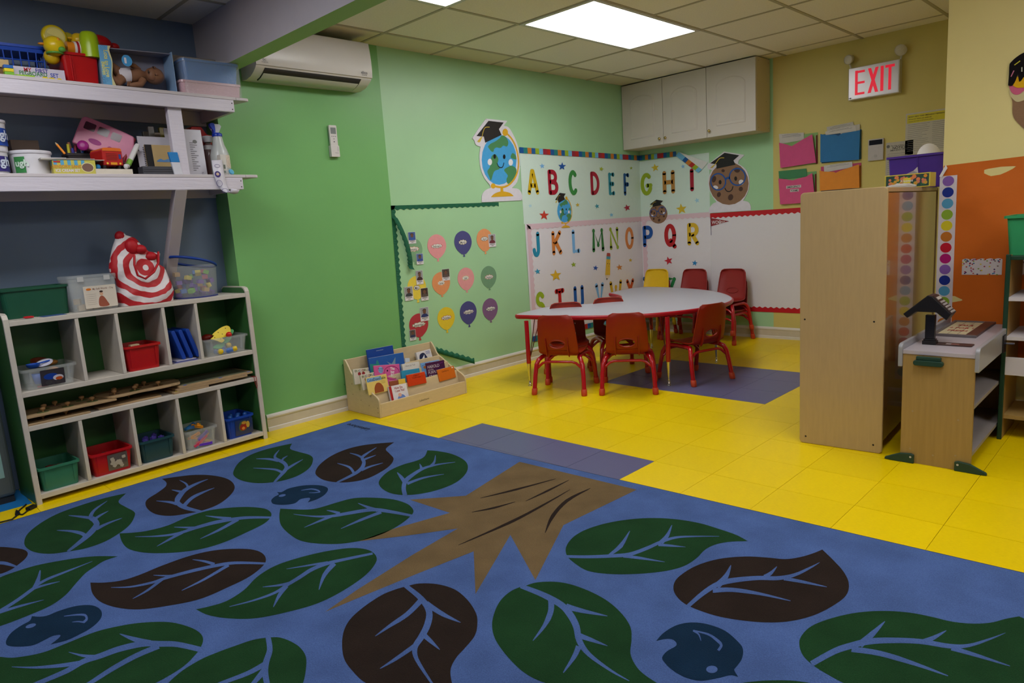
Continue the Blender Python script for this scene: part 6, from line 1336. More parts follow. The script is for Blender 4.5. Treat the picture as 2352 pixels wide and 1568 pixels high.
# on top of the unit
d = .09; s0, s1 = cp(-6, 668, d)[0], cp(159, 651, d)[0]; zr = cp(120, 655, d)[1]; c = uw((s0+s1)/2, d+.09, ZT)
t = thing('storage_bin', 'long dark green bin at left end of the cubby top', 'bin', c, UA); build('tub', MB().bin(s1-s0-.012, .17, zr-ZT, .94, .006, .02), C((24, 78, 58), .35), t)
o = build('paper', MB().box(0, 0, 0, .13, .16, .001), C((196, 188, 178)), loc=uw(.02, .01, ZT), rot=UA); tag(o, 'white paper sheet under scissors at left of the cubby top', 'paper')
t = thing('scissors', 'red handled scissors lying on paper on the cubby top', 'scissors', uw(.085, .045, ZT+.0012), UA)
for k in (-1, 1): build('handle', MB().tube([(.02+.016*math.cos(a), k*.012+.01*math.sin(a), .006) for a in [2*PI*i/16 for i in range(16)]], .004, 6, closed=True), C((186, 20, 30), .35), t)
build('blade', MB().poly([(0, -.004), (-.075, .0), (0, .005)], .003, .002), M('steel', (180, 180, 184), .25, metal=1), t)
o = build('blue_card', MB().box(0, 0, 0, .1, .1, .0012), C((60, 84, 140)), loc=uw(.16, .03, ZT), rot=UA); tag(o, 'flat blue picture card lying before the clear box', 'card')
d = .06; s0, s1 = cp(163, 700, d)[0], cp(277, 690, d)[0]; zr = cp(220, 630, d)[1]; H = zr-ZT; c = uw((s0+s1)/2, d+.08, ZT); W = s1-s0
t = thing('clear_box', 'clear lidded plastic box with printed label on cubby top', 'box', c, UA)
build('tub', MB().bin(W-.01, .15, H-.016, .95, .004, .015), m_clr, t); build('lid', MB().poly(rrect(-W/2, -.08, W/2, .08, .015), H-.0155, .0155), m_clr, t, bevel=.003)
for x in (-.25, .28): build('latch', MB().box(W*x-.014, -.086, H-.03, W*x+.014, -.081, H-.006), M('clear_latch', (206, 206, 206), .2, .6, alpha=.6), t)
F = frame((-W*.22, -.078, .012), (1, 0, 0), (0, -.002, H*.6)); lw, lh = W*.66, H*.62
l = build('label_sticker', MB().poly(rrect(0, 0, lw, lh, .004), 0, .0006, T=F), C((206, 196, 182)), t)
build('lettering', MB().text('My Soft World - City', .013, lw*.6, lh*.86, .0009, T=F, bold=.01, sx=.85), C((110, 60, 40)), l); build('logo', MB().poly(ell(lw*.16, lh*.86, .012, .006), .0009, T=F), C((210, 110, 20)), l)
pm = MB().poly(smooth_poly([(lw*.44, lh*.05), (lw*.42, lh*.3), (lw*.48, lh*.5), (lw*.58, lh*.5), (lw*.68, lh*.25), (lw*.72, lh*.05)], 3), .0009, T=F).poly(ell(lw*.53, lh*.62, .008, .009), .0012, mi=1, T=F).poly(ell(lw*.53, lh*.72, .0085, .005), .0014, mi=2, T=F)
for i in range(6): pm.box(lw*.06, lh*(.62-.09*i), .0008, lw*.36, lh*(.62-.09*i)+.0016, .001, mi=3, T=F)
build('print', pm, [C((150, 80, 60)), C((206, 160, 130)), C((60, 40, 30)), C((160, 150, 140))], l)
for i in range(9):
    bit('wooden_block', 'pale wooden block inside the clear lidded box', 'block', c, (-.06+.03*(i % 5), -.04+.04*(i//5), .004+.03*(i % 2)*(i > 4)), MB().box(-.014, -.014, 0, .014, .014, .028), (186, 160, 128), .2*i, 'blocks in the clear box')
# bullseye tote bag
BG = [(1015,885),(1300,868),(1465,842),(1466,760),(1432,680),(1400,600),(1340,565),(1362,520),(1360,465),(1280,470),(1240,440),(1205,410),(1160,352),(1100,345),(1045,297),(1005,322),(985,380),(965,440),(942,560),(944,640),(990,700),(1012,790)]
d = .1; pts = [cp(a/3.675, 450+b/3.675, d) for a, b in BG]; poly = smooth_poly(pts, 4); zmin = ZT; zmax = max(p[1] for p in poly); sm = sum(p[0] for p in pts)/len(pts)
bc = cp(1218/3.675, 450+602/3.675, d)
def bag_mat():
    m = bpy.data.materials.new('bullseye_print'); m.use_nodes = True; nt = m.node_tree; N = nt.nodes; L = nt.links; b = N['Principled BSDF']; b.inputs['Roughness'].default_value = .55
    tc = N.new('ShaderNodeTexCoord'); sp = N.new('ShaderNodeVectorMath'); sp.operation = 'SUBTRACT'; sp.inputs[1].default_value = (bc[0]-sm, 0, bc[1]-ZT); L.new(tc.outputs['Object'], sp.inputs[0])
    ns = N.new('ShaderNodeTexNoise'); ns.inputs['Scale'].default_value = 9; L.new(tc.outputs['Object'], ns.inputs['Vector'])
    wr = N.new('ShaderNodeVectorMath'); wr.operation = 'MULTIPLY_ADD'; wr.inputs[1].default_value = (.05, 0, .05); L.new(ns.outputs['Color'], wr.inputs[0]); L.new(sp.outputs[0], wr.inputs[2])
    ad = N.new('ShaderNodeVectorMath'); ad.operation = 'MULTIPLY'; ad.inputs[1].default_value = (1, 0, 1.0); of = N.new('ShaderNodeVectorMath'); of.operation = 'SUBTRACT'; of.inputs[1].default_value = (.025, 0, .025); L.new(wr.outputs[0], of.inputs[0]); L.new(of.outputs[0], ad.inputs[0])
    ln = N.new('ShaderNodeVectorMath'); ln.operation = 'LENGTH'; L.new(ad.outputs[0], ln.inputs[0])
    mm = N.new('ShaderNodeMath'); mm.operation = 'MULTIPLY_ADD'; mm.inputs[1].default_value = 1/.059; mm.inputs[2].default_value = .24; L.new(ln.outputs['Value'], mm.inputs[0])
    fr = N.new('ShaderNodeMath'); fr.operation = 'FRACT'; L.new(mm.outputs[0], fr.inputs[0]); gt = N.new('ShaderNodeMath'); gt.operation = 'GREATER_THAN'; gt.inputs[1].default_value = .5; L.new(fr.outputs[0], gt.inputs[0])
    mx = N.new('ShaderNodeMix'); mx.data_type = 'RGBA'; mx.inputs[6].default_value = lin((212, 204, 206))+(1,); mx.inputs[7].default_value = lin((176, 14, 28))+(1,); L.new(gt.outputs[0], mx.inputs[0]); L.new(mx.outputs[2], b.inputs['Base Color'])
    n2 = N.new('ShaderNodeTexNoise'); n2.inputs['Scale'].default_value = 14; L.new(tc.outputs['Object'], n2.inputs['Vector']); bp = N.new('ShaderNodeBump'); bp.inputs['Strength'].default_value = .7; bp.inputs['Distance'].default_value = .02; L.new(n2.outputs['Fac'], bp.inputs['Height']); L.new(bp.outputs[0], b.inputs['Normal'])
    return m
t = thing('tote_bag', 'red and white bullseye tote bag slumped on cubby top', 'bag', uw(sm, .13, ZT), UA)
R = []; nl = 26
for j in range(nl):
    z = zmin+(zmax-zmin)*(j/(nl-1))*.985+.0005; xs = []
    for i in range(len(poly)):
        a, b = poly[i], poly[(i+1) % len(poly)]
        if (a[1]-z)*(b[1]-z) <= 0 and a[1] != b[1]: xs.append(a[0]+(b[0]-a[0])*(z-a[1])/(b[1]-a[1]))
    if len(xs) < 2: x0, x1 = pts[0][0], pts[2][0]
    else: x0, x1 = min(xs), max(xs)
    k = j/(nl-1); dep = .075*(1-k**1.6)*(.7+.3*math.sin(PI*min(k*2+.2, 1)))+.012
    R.append([((x0+x1)/2-sm+(x1-x0)/2*math.copysign(abs(math.cos(q))**.8, math.cos(q)), -dep*math.copysign(abs(math.sin(q))**.8, math.sin(q))*(1+.12*math.sin(5*q+j*.7)), z-ZT) for q in [2*PI*i/28 for i in range(28)]])
build('bag_body', MB().rings(R), bag_mat(), t)
m_rb = M('bag_red', (170, 12, 26), .55, .4, bump=.5, bscale=30)
def bp_(a, b, y): s, z = cp(a/3.675, 450+b/3.675, .06); return (s-sm, y, z-ZT)
build('strap', MB().tube([bp_(1140, 500, -.06), bp_(1125, 580, -.085), bp_(1150, 670, -.09), bp_(1215, 698, -.09), bp_(1290, 640, -.085), bp_(1345, 560, -.06), bp_(1362, 470, -.03)], [.006]*7, 6), m_rb, t)
build('gathered_top', MB().sphere(bp_(1140, 430, -.02), (.035, .03, .045)).sphere(bp_(1055, 340, 0), (.026, .02, .03)).sphere(bp_(1210, 450, -.03), (.03, .03, .026)).sphere(bp_(1300, 510, -.02), (.034, .03, .026)), m_rb, t)
# zip bucket of foam blocks
d = .07; s0, s1 = cp(416, 668, d)[0], cp(515, 660, d)[0]; r = (s1-s0)/2; c = uw((s0+s1)/2, d+r*.8, ZT); ht = cp(470, 590, d+r)[1]-ZT
t = thing('zip_bucket', 'clear zip bucket of foam blocks with blue rim', 'bucket', c, UA)
prof = [(r*.92, .004), (r*.96, ht*.3), (r, ht*.6), (r*1.02, ht*.82)]
build('clear_wall', MB().lathe(prof, 32, cap0=False, cap1=False), m_clr, t); build('base', MB().lathe([(r*.95, 0), (r*.95, .006)], 28), C((44, 52, 120), .4), t)
tl = [(1.02*r*math.cos(a), 1.02*r*math.sin(a), ht*.9-.24*r*math.cos(a)*1.2-.1*r*math.sin(a)) for a in [2*PI*i/32 for i in range(32)]]
build('rim', MB().tube(tl, .0075, 8, closed=True), C((14, 56, 140), .4), t); build('clear_lid', MB().poly([(p[0], p[1]) for p in tl], 0).mesh('x') and MB().add(tl, [tuple(range(32))]), m_clr, t)
rd = random.Random(21); FB = {'purple': (112, 84, 160), 'green': (122, 176, 84), 'tan': (176, 144, 96), 'yellow': (206, 190, 90), 'blue': (80, 120, 180), 'rose': (176, 100, 110)}; ks = list(FB)
for i in range(36):
    a = rd.uniform(0, 2*PI); q = r*.72*(1 if i < 26 else .4); z = .018+(i % 6)*.0235; k = ks[(i*7+i//6) % 6] if i % 3 else 'purple'; sz = .0145
    shp = MB().box(-sz, -sz, -.011, sz, sz, .011) if i % 4 else MB().lathe([(.013, -.011), (.013, .011)], 12)
    o = build('foam_block', shp, C(FB[k], .8)); o.matrix_world = Matrix.Translation(c+UE*q*math.cos(a+i*1.05)+UN*q*math.sin(a+i*1.05)+Vector((0, 0, z))) @ Matrix.Rotation(rd.uniform(0, 3), 4, 'Z') @ Matrix.Rotation(rd.uniform(-.5, .5), 4, 'X')
    tag(o, k+' foam block inside the clear zip bucket', 'block', k+' foam blocks')
# grey cabinet with a notice at the left frame edge, floor cord
a, b = onz(50, 1150), onz(0, 1163)
mgx = M('appliance_grey', (84, 92, 94), .4, .4)
t = thing('grey_appliance', 'dark grey floor appliance with a posted notice at left edge', 'appliance', (a.x-.02, a.y-.01, 0)); 
build('body', MB().box(-.28, -.36, .03, 0, 0, 1.02), mgx, t, bevel=.02, seg=3); build('base', MB().box(-.27, -.35, 0, -.01, -.01, .03), C((40, 44, 48)), t)
F = frame((.0008, -.3, .13), (0, 1, 0), (0, 0, 1)); n = build('notice', MB().box(0, 0, 0, .265, .3, .0005, T=F), C((140, 178, 176)), t); mb = MB()
for i in range(11): mb.box(.02, .03+.021*i, .0006, .02+.2*(.6+.4*((i*37) % 10)/10), .0325+.021*i, .0008, T=F)
mb.text('HOURS', .03, .2, .275, .0009, T=F, bold=.01); build('print_line', mb, C((70, 90, 92)), n)
z = .004; Q = [onz(u, v, z) for u, v in ((-40, 1200), (0, 1199), (28, 1192), (45, 1178), (38, 1171), (36, 1180), (52, 1181), (64, 1172), (70, 1166))]; S = []
for i in range(len(Q)-1): S += [Q[i].lerp(Q[i+1], k/4) for k in range(4)]
t = thing('power_cord', 'black power cord with plug lying on floor at rug corner', 'cord', (0, 0, 0)); build('cable', MB().tube([tuple(p) for p in S+[Q[-1]]], .0035, 6), m_blk, t); p = onz(72, 1165, .008); build('plug', MB().box(-.012, -.02, 0, .012, .02, .014), m_blk, t, loc=(p.x, p.y, .0015), rot=.6)
build('cable', MB().tube([tuple(onz(u, v, z)) for u, v in ((36, 1182), (46, 1170), (60, 1158))], .0035, 6), m_blk, t)
# ------------------------------------------------------------------ white wall shelves and everything on them
XF = -3.80
m_ws = M('shelf_painted_wood', (206, 200, 212), .4, .5, var=.02, vscale=6, bump=.5, bscale=22, stretch=(1, .4, 3))
m_ws2 = M('shelf_painted_plain', (198, 190, 194), .45, .45, var=.02)
LZ = 1.546
def UZ(y): return 1.9735-.0133*(y-.746)
ws = thing('wall_shelf', 'white painted double wall shelf on blue recess wall', 'shelf', (XR, 0, 0))
def slab(y0, y1, x0, x1, zf0, zf1):     # x measured from the blue wall, z as functions of y
    return MB().hexa([(x0, y0, zf0(y0)), (x1, y0, zf0(y0)), (x1, y1, zf0(y1)), (x0, y1, zf0(y1)), (x0, y0, zf1(y0)), (x1, y0, zf1(y0)), (x1, y1, zf1(y1)), (x0, y1, zf1(y1))])
DF = XF-XR; Y0 = -.6
yu, yl = onx(538, 243, XF).y, onx(559, 423, XF).y
for nm, zf, ye in (('upper', UZ, yu), ('lower', lambda y: LZ, yl)):
    b = build('shelf_board', slab(Y0, YR-.002, .0005, DF-.0, lambda y: zf(y)-.016, zf), m_ws2, ws, bevel=.002); b['label'] = nm+' shelf board'
    tip = smooth_poly([(.0, 0, 1), (.055, 0), (.075, -.012), (.07, -.035), (.045, -.12), (.0, -.17, 1)], 4)
    pl = [(DF+p[1], YR-.0015+p[0]) for p in tip]; build('shelf_tip', MB().poly(pl, zf(YR)-.016, .0158), m_ws2, ws, bevel=.003)
    build('front_rail', slab(Y0, ye, DF-.02, DF, lambda y: zf(y)-.08, lambda y: zf(y)-.0165), m_ws, ws, bevel=.003)['label'] = nm+' front rail'
    build('wall_ledger', slab(Y0, YR-.003, .001, .02, lambda y: zf(y)-.096, lambda y: zf(y)-.0165), m_ws2, ws, bevel=.002)
    build('end_rail', slab(ye-.02, ye, .021, DF-.0205, lambda y: zf(y)-.08, lambda y: zf(y)-.0165), m_ws2, ws)
    mb = MB()
    for z in (-.034, -.066): mb.add([(DF+.0006, ye-.012+a, zf(ye)+z+b) for a, b in ((-.003, -.003), (.003, -.003), (.003, .003), (-.003, .003))], [(0, 1, 2, 3)])
    build('nail', mb, m_dk, ws)
yp = onx(416, 330, XF).y
build('post', MB().box(DF-.022-.04, yp-.036, LZ, DF-.022, yp+.034, UZ(yp)-.017), m_ws, ws, bevel=.003)
yb_ = onx(418, 442, XF).y; pb = ony(375, 620, yb_)
z1 = LZ-.08; z2 = .95
build('brace', MB().hexa([(.001, yb_-.03, z2), (.06, yb_-.03, z2), (.06, yb_+.03, z2), (.001, yb_+.03, z2), (DF-.06, yb_-.03, z1), (DF-.0, yb_-.03, z1), (DF-.0, yb_+.03, z1), (DF-.06, yb_+.03, z1)]), m_ws2, ws, bevel=.002)
# helper: an item on a shelf. local x = along the wall (+y world), y = towards the wall, z = up
def ext(u0, u1, v0, v1, x):
    um, vm = (u0+u1)/2, (v0+v1)/2
    a, b = onx(u0, vm, x), onx(u1, vm, x); t, q = onx(um, v0, x), onx(um, v1, x)
    return a.y, b.y, t.z-q.z, q.z, t.z
def item(nm, lb, cat, u0, u1, v0, v1, x, upper, grp=None, rot=0.):
    y0, y1, h, zb, zt_ = ext(u0, u1, v0, v1, x); z = max(UZ(y0), UZ(y1)) if upper else LZ
    t = thing(nm, lb, cat, (x, y0, z+.0004), PI/2+rot, grp); return t, y1-y0, max(zt_-z, .01)
FRT = frame((0, -.0004, 0), (1, 0, 0), (0, 0, 1))
def ptx(mb, t, nm='lettering', col=(20, 20, 20)): return build(nm, mb, C(col), t)
# --- upper shelf
t, w, h = item('mesh_basket', 'blue plastic mesh basket of wooden pieces, upper shelf left', 'basket', -30, 102, 104, 160, -3.95, True); D = .17; cb = C((16, 66, 170), .35)
rim = build('rim', MB().bin(w+.014, D+.014, .03, .97, .004, .02), cb, t, loc=(w/2, D/2, h-.026)); mb = MB(); k0 = .93
for i in range(8):
    x = w*(i/7); mb.tube([(w/2+(x-w/2)*k0, .006, .006), (x, 0, h-.02)], .0032, 6)
for z in (.006, h*.22, h*.42, h*.62): mb.tube([(w*(1-k0)/2*(1-z/h), .004*(1-z/h), z), (w-w*(1-k0)/2*(1-z/h), .004*(1-z/h), z)], .003, 6)
for i in range(5):
    y = D*i/4
    for xx, s in ((0, 1), (w, -1)): mb.tube([(xx+s*w*(1-k0)/2, y, .006), (xx, y, h-.02)], .003, 6)
build('mesh_bars', mb, cb, t)
rd = random.Random(4)
for i in range(16):
    o = build('wood_piece', MB().box(-.016, -.012, -.01, .016, .012, .01), C(rd.choice([(140, 100, 76), (120, 84, 66), (160, 120, 90), (150, 130, 120)]), .6)); o.matrix_world = Matrix.Translation(t.location+Vector((-.03-.02*(i % 2), .03+(i % 8)*(w-.06)/7, .014+.026*(i//8)+.01*(i % 3)))) @ Matrix.Rotation(rd.uniform(0, 3), 4, 'Z') @ Matrix.Rotation(rd.uniform(-.5, .5), 4, 'X'); tag(o, 'small brown wooden piece inside the blue mesh basket', 'block', 'wooden pieces in the basket')
o = build('red_cloth', MB().rings([[(w*k, D*.12+.05+.045*math.cos(a), h+.002+.012*max(0, math.sin(a))*(1+.3*math.sin(k*14))) for a in [PI*i/8 for i in range(9)]] for k in [j/14 for j in range(15)]], 0, True, False, False, closed=False), C((120, 20, 32), .8), loc=t.location, rot=PI/2); tag(o, 'dark red cloth spread over the blue mesh basket', 'cloth')
t, w, h = item('toy_box', 'white MY FIRST PEGBOARD SET box on upper shelf', 'box', 22, 149, 156, 184, -3.835, True)
build('carton', MB().box(0, 0, 0, w, .05, h), C((196, 190, 206), .4), t, bevel=.001)
for s, x, z, c, sz in (('My', .33, .74, (176, 24, 44), .026), ('First', .58, .74, (60, 50, 140), .026), ('Pegboard', .42, .42, (50, 120, 70), .026), ('Set', .8, .42, (40, 70, 160), .026)): build('lettering', MB().text(s.upper(), sz, w*x, h*z, .0006, T=FRT, bold=.02, sx=.82), C(c), t)
build('print', MB().poly(ell(w*.62, .004, .012, .009), .0005, T=FRT).poly(ell(w*.74, .003, .014, .008), .0005, T=FRT).poly(ell(w*.88, .003, .01, .007), .0005, T=FRT), C((216, 190, 40)), t)
t, w, h = item('wooden_block', 'pale wooden block at the left edge of upper shelf', 'block', -20, 22, 136, 172, -3.86, True); build('block', MB().box(0, 0, h*.55, w, .05, h), M('pale_wood', (190, 162, 110), .55, var=.1, vscale=20, stretch=(1, 6, 6)), t, bevel=.002); build('foot_block', MB().box(.01, .01, 0, w-.01, .045, h*.55), C((120, 92, 60), .6), t)
z = 0
for i, (c, lb) in enumerate((((120, 180, 50), 'lime green peg block at bottom of the small stack'), ((222, 202, 30), 'yellow peg block in the middle of small stack'), ((20, 90, 170), 'blue peg block on top of the small stack'))):
    t, w, h = item('peg_block', lb, 'block', 11, 33, 160, 175, -3.812, True); t.location.z += i*.0148; build('block', MB().box(0, 0, 0, w, .03, .0146), C(c, .35), t, bevel=.002)
o = build('lime_strip', MB().poly(rrect(0, 0, .075, .03, .01), 0, .007), C((150, 190, 50), .4)); p = onx(37, 177, -3.812); o.location = (-3.812, p.y, UZ(p.y)+.0005); o.rotation_euler = (0, 0, PI/2); tag(o, 'flat lime green plastic strip beside the peg blocks', 'toy')
t, w, h = item('storage_bin', 'red plastic bin of bath toys on the upper shelf', 'bin', 148, 230, 122, 190, -3.87, True); rbin = t; rw, rh = w, h
build('tub', MB().bin(w, .26, h, .9, .006, .012), C((176, 10, 16), .32), t, loc=(w/2, .14, 0)); build('rib', MB().box(w*.2, .008, .02, w*.23, .014, h-.014).box(w*.26, .008, .02, w*.275, .014, h-.014), C((190, 30, 34), .3), t)
def toy(nm, lb, u, v, x, mb, cols, rot=(0, 0, PI/2), z=None):
    p = onx(u, v, x); t = thing(nm, lb, 'toy', (p.x, p.y, p.z if z is None else z), rot)
    for (n, m), c in zip(mb, cols): build(n, m, C(c, .28, .5), t)
    return t
T3 = lambda *a: Matrix.Translation(a)
toy('toy_lemon', 'round yellow lemon slice toy above the bath toys', 125, 85, -3.98, [('shell', MB().lathe([(.002, -.03), (.045, -.022), (.056, 0), (.05, .012), (.044, .014)], 28, T=frame((0, 0, 0), (1, 0, 0), (0, 0, 1)))), ('rind', MB().poly(ell(0, 0, .042, .042, 0, 30), .0145, T=FRT)), ('slice', MB().poly([(.036*math.cos(a), .036*math.sin(a)) for a in [PI*.0+PI*i/14-.35 for i in range(15)]], .0152, T=FRT)), ('pip', MB().poly(ell(.004, -.012, .003, .003), .016, T=FRT))], [(214, 188, 20), (206, 196, 120), (226, 214, 130), (60, 50, 20)])
toy('toy_duck', 'yellow bird bath toy with green nose over the bin edge', 124.5, 106, -3.9, [('head', MB().sphere((0, 0, 0), .045, 20, 14)), ('beak', MB().sphere((-.05, .0, .004), (.016, .01, .006))), ('nose', MB().sphere((.02, -.036, -.02), (.016, .014, .013))), ('crest', MB().sphere((.012, -.03, .022), (.007, .01, .012))), ('collar', MB().tube([(.034*math.cos(a), .034*math.sin(a), -.034) for a in [2*PI*i/20 for i in range(20)]], .005, 6, closed=True))], [(222, 190, 16), (220, 140, 30), (90, 160, 60), (220, 140, 30), (90, 150, 60)])
toy('bath_toy', 'rounded yellow bath toy below the yellow bird', 119, 131, -3.93, [('body', MB().sphere((0, 0, 0), (.034, .03, .034), 18, 12))], [(206, 170, 20)])
st = [('orange_ring', 0, .03, (216, 128, 20)), ('white_ring', .03, .034, (220, 214, 214)), ('red_ring', .04, .036, (170, 20, 30)), ('pale_ring', .05, .037, (220, 214, 214)), ('blue_ring', .06, .038, (24, 130, 176)), ('cream_ring', .08, .038, (220, 214, 200)), ('green_ring', .088, .037, (80, 150, 50))]
toy('stacking_tube', 'striped stacking tube toy lying across the red bin', 152, 110, -3.93, [(n, MB().lathe([(r, 0), (r, (.03 if i == 0 else .01 if i in (1, 2, 3) else .02)+.0)], 20, T=frame((x, 0, 0), (0, 1, 0), (0, 0, 1)))) for i, (n, x, r, c) in enumerate(st)], [c for *_, c in st])
toy('toy_ball', 'yellow ball toy behind the lime green cup', 180, 93, -3.97, [('ball', MB().sphere((0, 0, 0), .034, 18, 12)), ('spout', MB().sphere((-.034, -.01, .004), (.014, .008, .006)))], [(222, 180, 24), (222, 170, 30)])
toy('toy_pear', 'olive yellow bath toy at the back of red bin', 155, 89, -4.03, [('body', MB().sphere((0, 0, 0), (.032, .03, .03), 16, 10))], [(190, 176, 40)])
toy('toy_cup', 'upside down lime green cup standing in red bin', 209, 124, -3.9, [('cup', MB().lathe([(.042, -.02), (.042, .04), (.038, .085), (.03, .098), (.026, .1), (.02, .094), (.001, .094)], 24))], [(160, 190, 20)])
toy('toy_dome', 'large red dome toy behind the lime green cup', 228, 104, -4.03, [('dome', MB().sphere((0, 0, 0), (.062, .05, .05), 20, 12))], [(176, 8, 14)])
toy('toy_ball', 'small red ball toy behind the doll box', 262, 108, -4.05, [('ball', MB().sphere((0, 0, 0), (.026, .024, .02), 14, 9))], [(170, 16, 22)])
# doll box
t, w, h = item('doll_box', 'open cardboard doll box with pale blue flap on upper shelf', 'box', 238, 400, 110, 206, -3.845, True)
D = .13; ins = C((126, 124, 140), .6); lbx = C((140, 170, 206), .5)
y0 = onx(255, 106, -3.845).z-t.location.z; hl = y0
build('box_back', MB().hexa([(0, D-.004, 0), (w, D-.004, 0), (w, D, 0), (0, D, 0), (0, D-.004, hl), (w, D-.004, h), (w, D, h), (0, D, hl)]), ins, t)
build('box_floor', MB().box(0, 0, 0, w, D-.0045, .003), lbx, t)
build('box_side', MB().box(w-.003, 0, .0035, w, D-.0045, h), lbx, t); build('box_side', MB().box(0, 0, .0035, .003, D-.0045, hl), lbx, t)
build('box_top', MB().hexa([(.0035, .02, hl-.008), (w-.0035, .02, h-.008), (w-.0035, D-.005, h-.004), (.0035, D-.005, hl-.004), (.0035, .02, hl-.004), (w-.0035, .02, h-.004), (w-.0035, D-.005, h-.001), (.0035, D-.005, hl-.001)]), ins, t)
dq = lambda a, b, *_: (lambda p: (p.y-t.location.y, p.z-t.location.z))(onx(220+a/6.533, 70+b/6.533, -3.845))
fo = smooth_poly([dq(*p)+tuple(p[2:]) for p in ((30, 215, 1), (218, 230, 1), (200, 300), (245, 450), (250, 600), (250, 700), (305, 828, 1), (112, 808, 1))], 4)
fl_ = build('flap', MB().poly(fo, .0006, .0015, T=FRT), C((206, 200, 150)), t); fo2 = smooth_poly([dq(*p)+tuple(p[2:]) for p in ((30, 215, 1), (172, 226, 1), (178, 320), (232, 470), (232, 640), (250, 826, 1), (112, 808, 1))], 4)
build('flap_print', MB().poly(fo2, .0023, T=FRT), C((104, 164, 206)), fl_)
a, b = dq(150, 300), dq(190, 640); an = math.atan2(b[1]-a[1], b[0]-a[0]); m1 = dq(168, 500); m2 = dq(125, 570)
build('lettering', MB().text('Lots to Love', .026, m1[0], m1[1], .0026, T=FRT, bold=.02, rot=an, sx=.95).text('Babies', .026, m2[0], m2[1], .0026, T=FRT, bold=.02, rot=an, sx=.95), C((222, 214, 110)), fl_)
sw = MB(); rd = random.Random(8)
for _ in range(9): q = dq(rd.uniform(110, 220), rd.uniform(690, 800)); sw.ribbon(arc(q[0], q[1], .006, .006, 0, 330, 12), [.0012], .0026, T=FRT, sm=False)
q = dq(105, 265); sw.ribbon(arc(q[0], q[1], .012, .012, 0, 340, 14), [.0014], .0026, T=FRT, sm=False).ribbon(arc(q[0], q[1], .006, .006, 0, 340, 12), [.0014], .0026, T=FRT, sm=False)
build('swirl', sw, C((70, 130, 180)), fl_)
sk = M('doll_skin', (132, 92, 68), .5, .4)
dp = lambda a, b, y: (lambda p: (p[0], y, p[1]))(dq(a, b))
dl = thing('baby_doll', 'dark skinned baby doll in white nappy lying in the open box', 'doll', t.location, PI/2)
def limb(pts, rs): return MB().tube(pts, rs, 12)
hx = dp(930, 655, .05)
bm = MB(); R = []
for a, b, r in ((360, 640, .02), (430, 655, .034), (520, 655, .037), (620, 650, .038), (700, 640, .036), (760, 640, .022), (800, 645, .02)): c_ = dp(a, b, .055); R.append([(c_[0]+.0, c_[1]-r*1.0*math.cos(q), c_[2]+r*math.sin(q)) for q in [2*PI*i/16 for i in range(16)]])
build('torso', bm.rings(R), sk, dl)
hd = build('head', MB().sphere(hx, (.047, .044, .042), 22, 16).sphere((hx[0]-.016, hx[1]-.018, hx[2]), (.03, .026, .032), 16, 10).sphere((hx[0]-.003, hx[1]-.043, hx[2]-.001), (.007, .008, .006), 10, 7).sphere((hx[0]+.004, hx[1], hx[2]+.042), (.012, .008, .006), 10, 7), sk, dl)
fm = MB()
for a, b in ((870, 545), (905, 660)): q = dp(a, b, 0); fm.sphere((q[0], hx[1]-.041, q[2]), (.004, .004, .0055), 10, 7)
q = dp(798, 615, 0); fm.sphere((q[0], hx[1]-.041, q[2]), (.0035, .004, .009), 10, 7); build('face', fm, C((40, 22, 18), .3), hd)
build('nappy', MB().rings([[(lambda c_: (c_[0], c_[1]-r*math.cos(k), c_[2]+r*math.sin(k)))(dp(a, b, .054)) for k in [2*PI*i/16 for i in range(16)]] for a, b, r in ((385, 640, .03), (430, 650, .039), (500, 655, .0415), (555, 650, .0405))], 0, True), C((206, 198, 206), .7), dl)
for P, rs in (([dp(740, 720, .03), dp(690, 800, .02), dp(560, 810, .018), dp(510, 800, .02)], [.018, .016, .012, .009]), ([dp(700, 560, .06), dp(620, 500, .05), dp(560, 490, .045)], [.016, .014, .01])): build('arm', limb(P, rs), sk, dl)
hm = MB()
for i in range(4): hm.tube([dp(520, 795, .018), dp(505-6*i, 770+16*i, .01), dp(485, 765+18*i, .008)], [.005, .0045, .003], 6)
hm.tube([dp(525, 785, .016), dp(535, 755, .008)], [.005, .003], 6).sphere(dp(522, 800, .018), (.011, .008, .01), 10, 7); build('hand', hm, sk, dl)
for P, rs in (([dp(420, 700, .04), dp(340, 760, .025), dp(270, 700, .03), dp(250, 620, .04)], [.026, .024, .018, .014]), ([dp(410, 600, .06), dp(330, 540, .05), dp(270, 470, .05)], [.026, .022, .015])): build('leg', limb(P, rs), sk, dl)
cq_ = dq(458, 458); tg = build('round_tag', MB().poly(ell(cq_[0], cq_[1], .024, .027, 0, 28), .004, .001, T=frame((0, -.004, 0), (1, 0, 0), (0, 0, 1))), C((70, 150, 206)), t); build('tag_label', MB().poly(rrect(cq_[0]-.012, cq_[1]-.014, cq_[0]-.002, cq_[1]+.014, .003), .0054, T=frame((0, -.004, 0), (1, 0, 0), (0, 0, 1))), C((220, 214, 222)), tg)
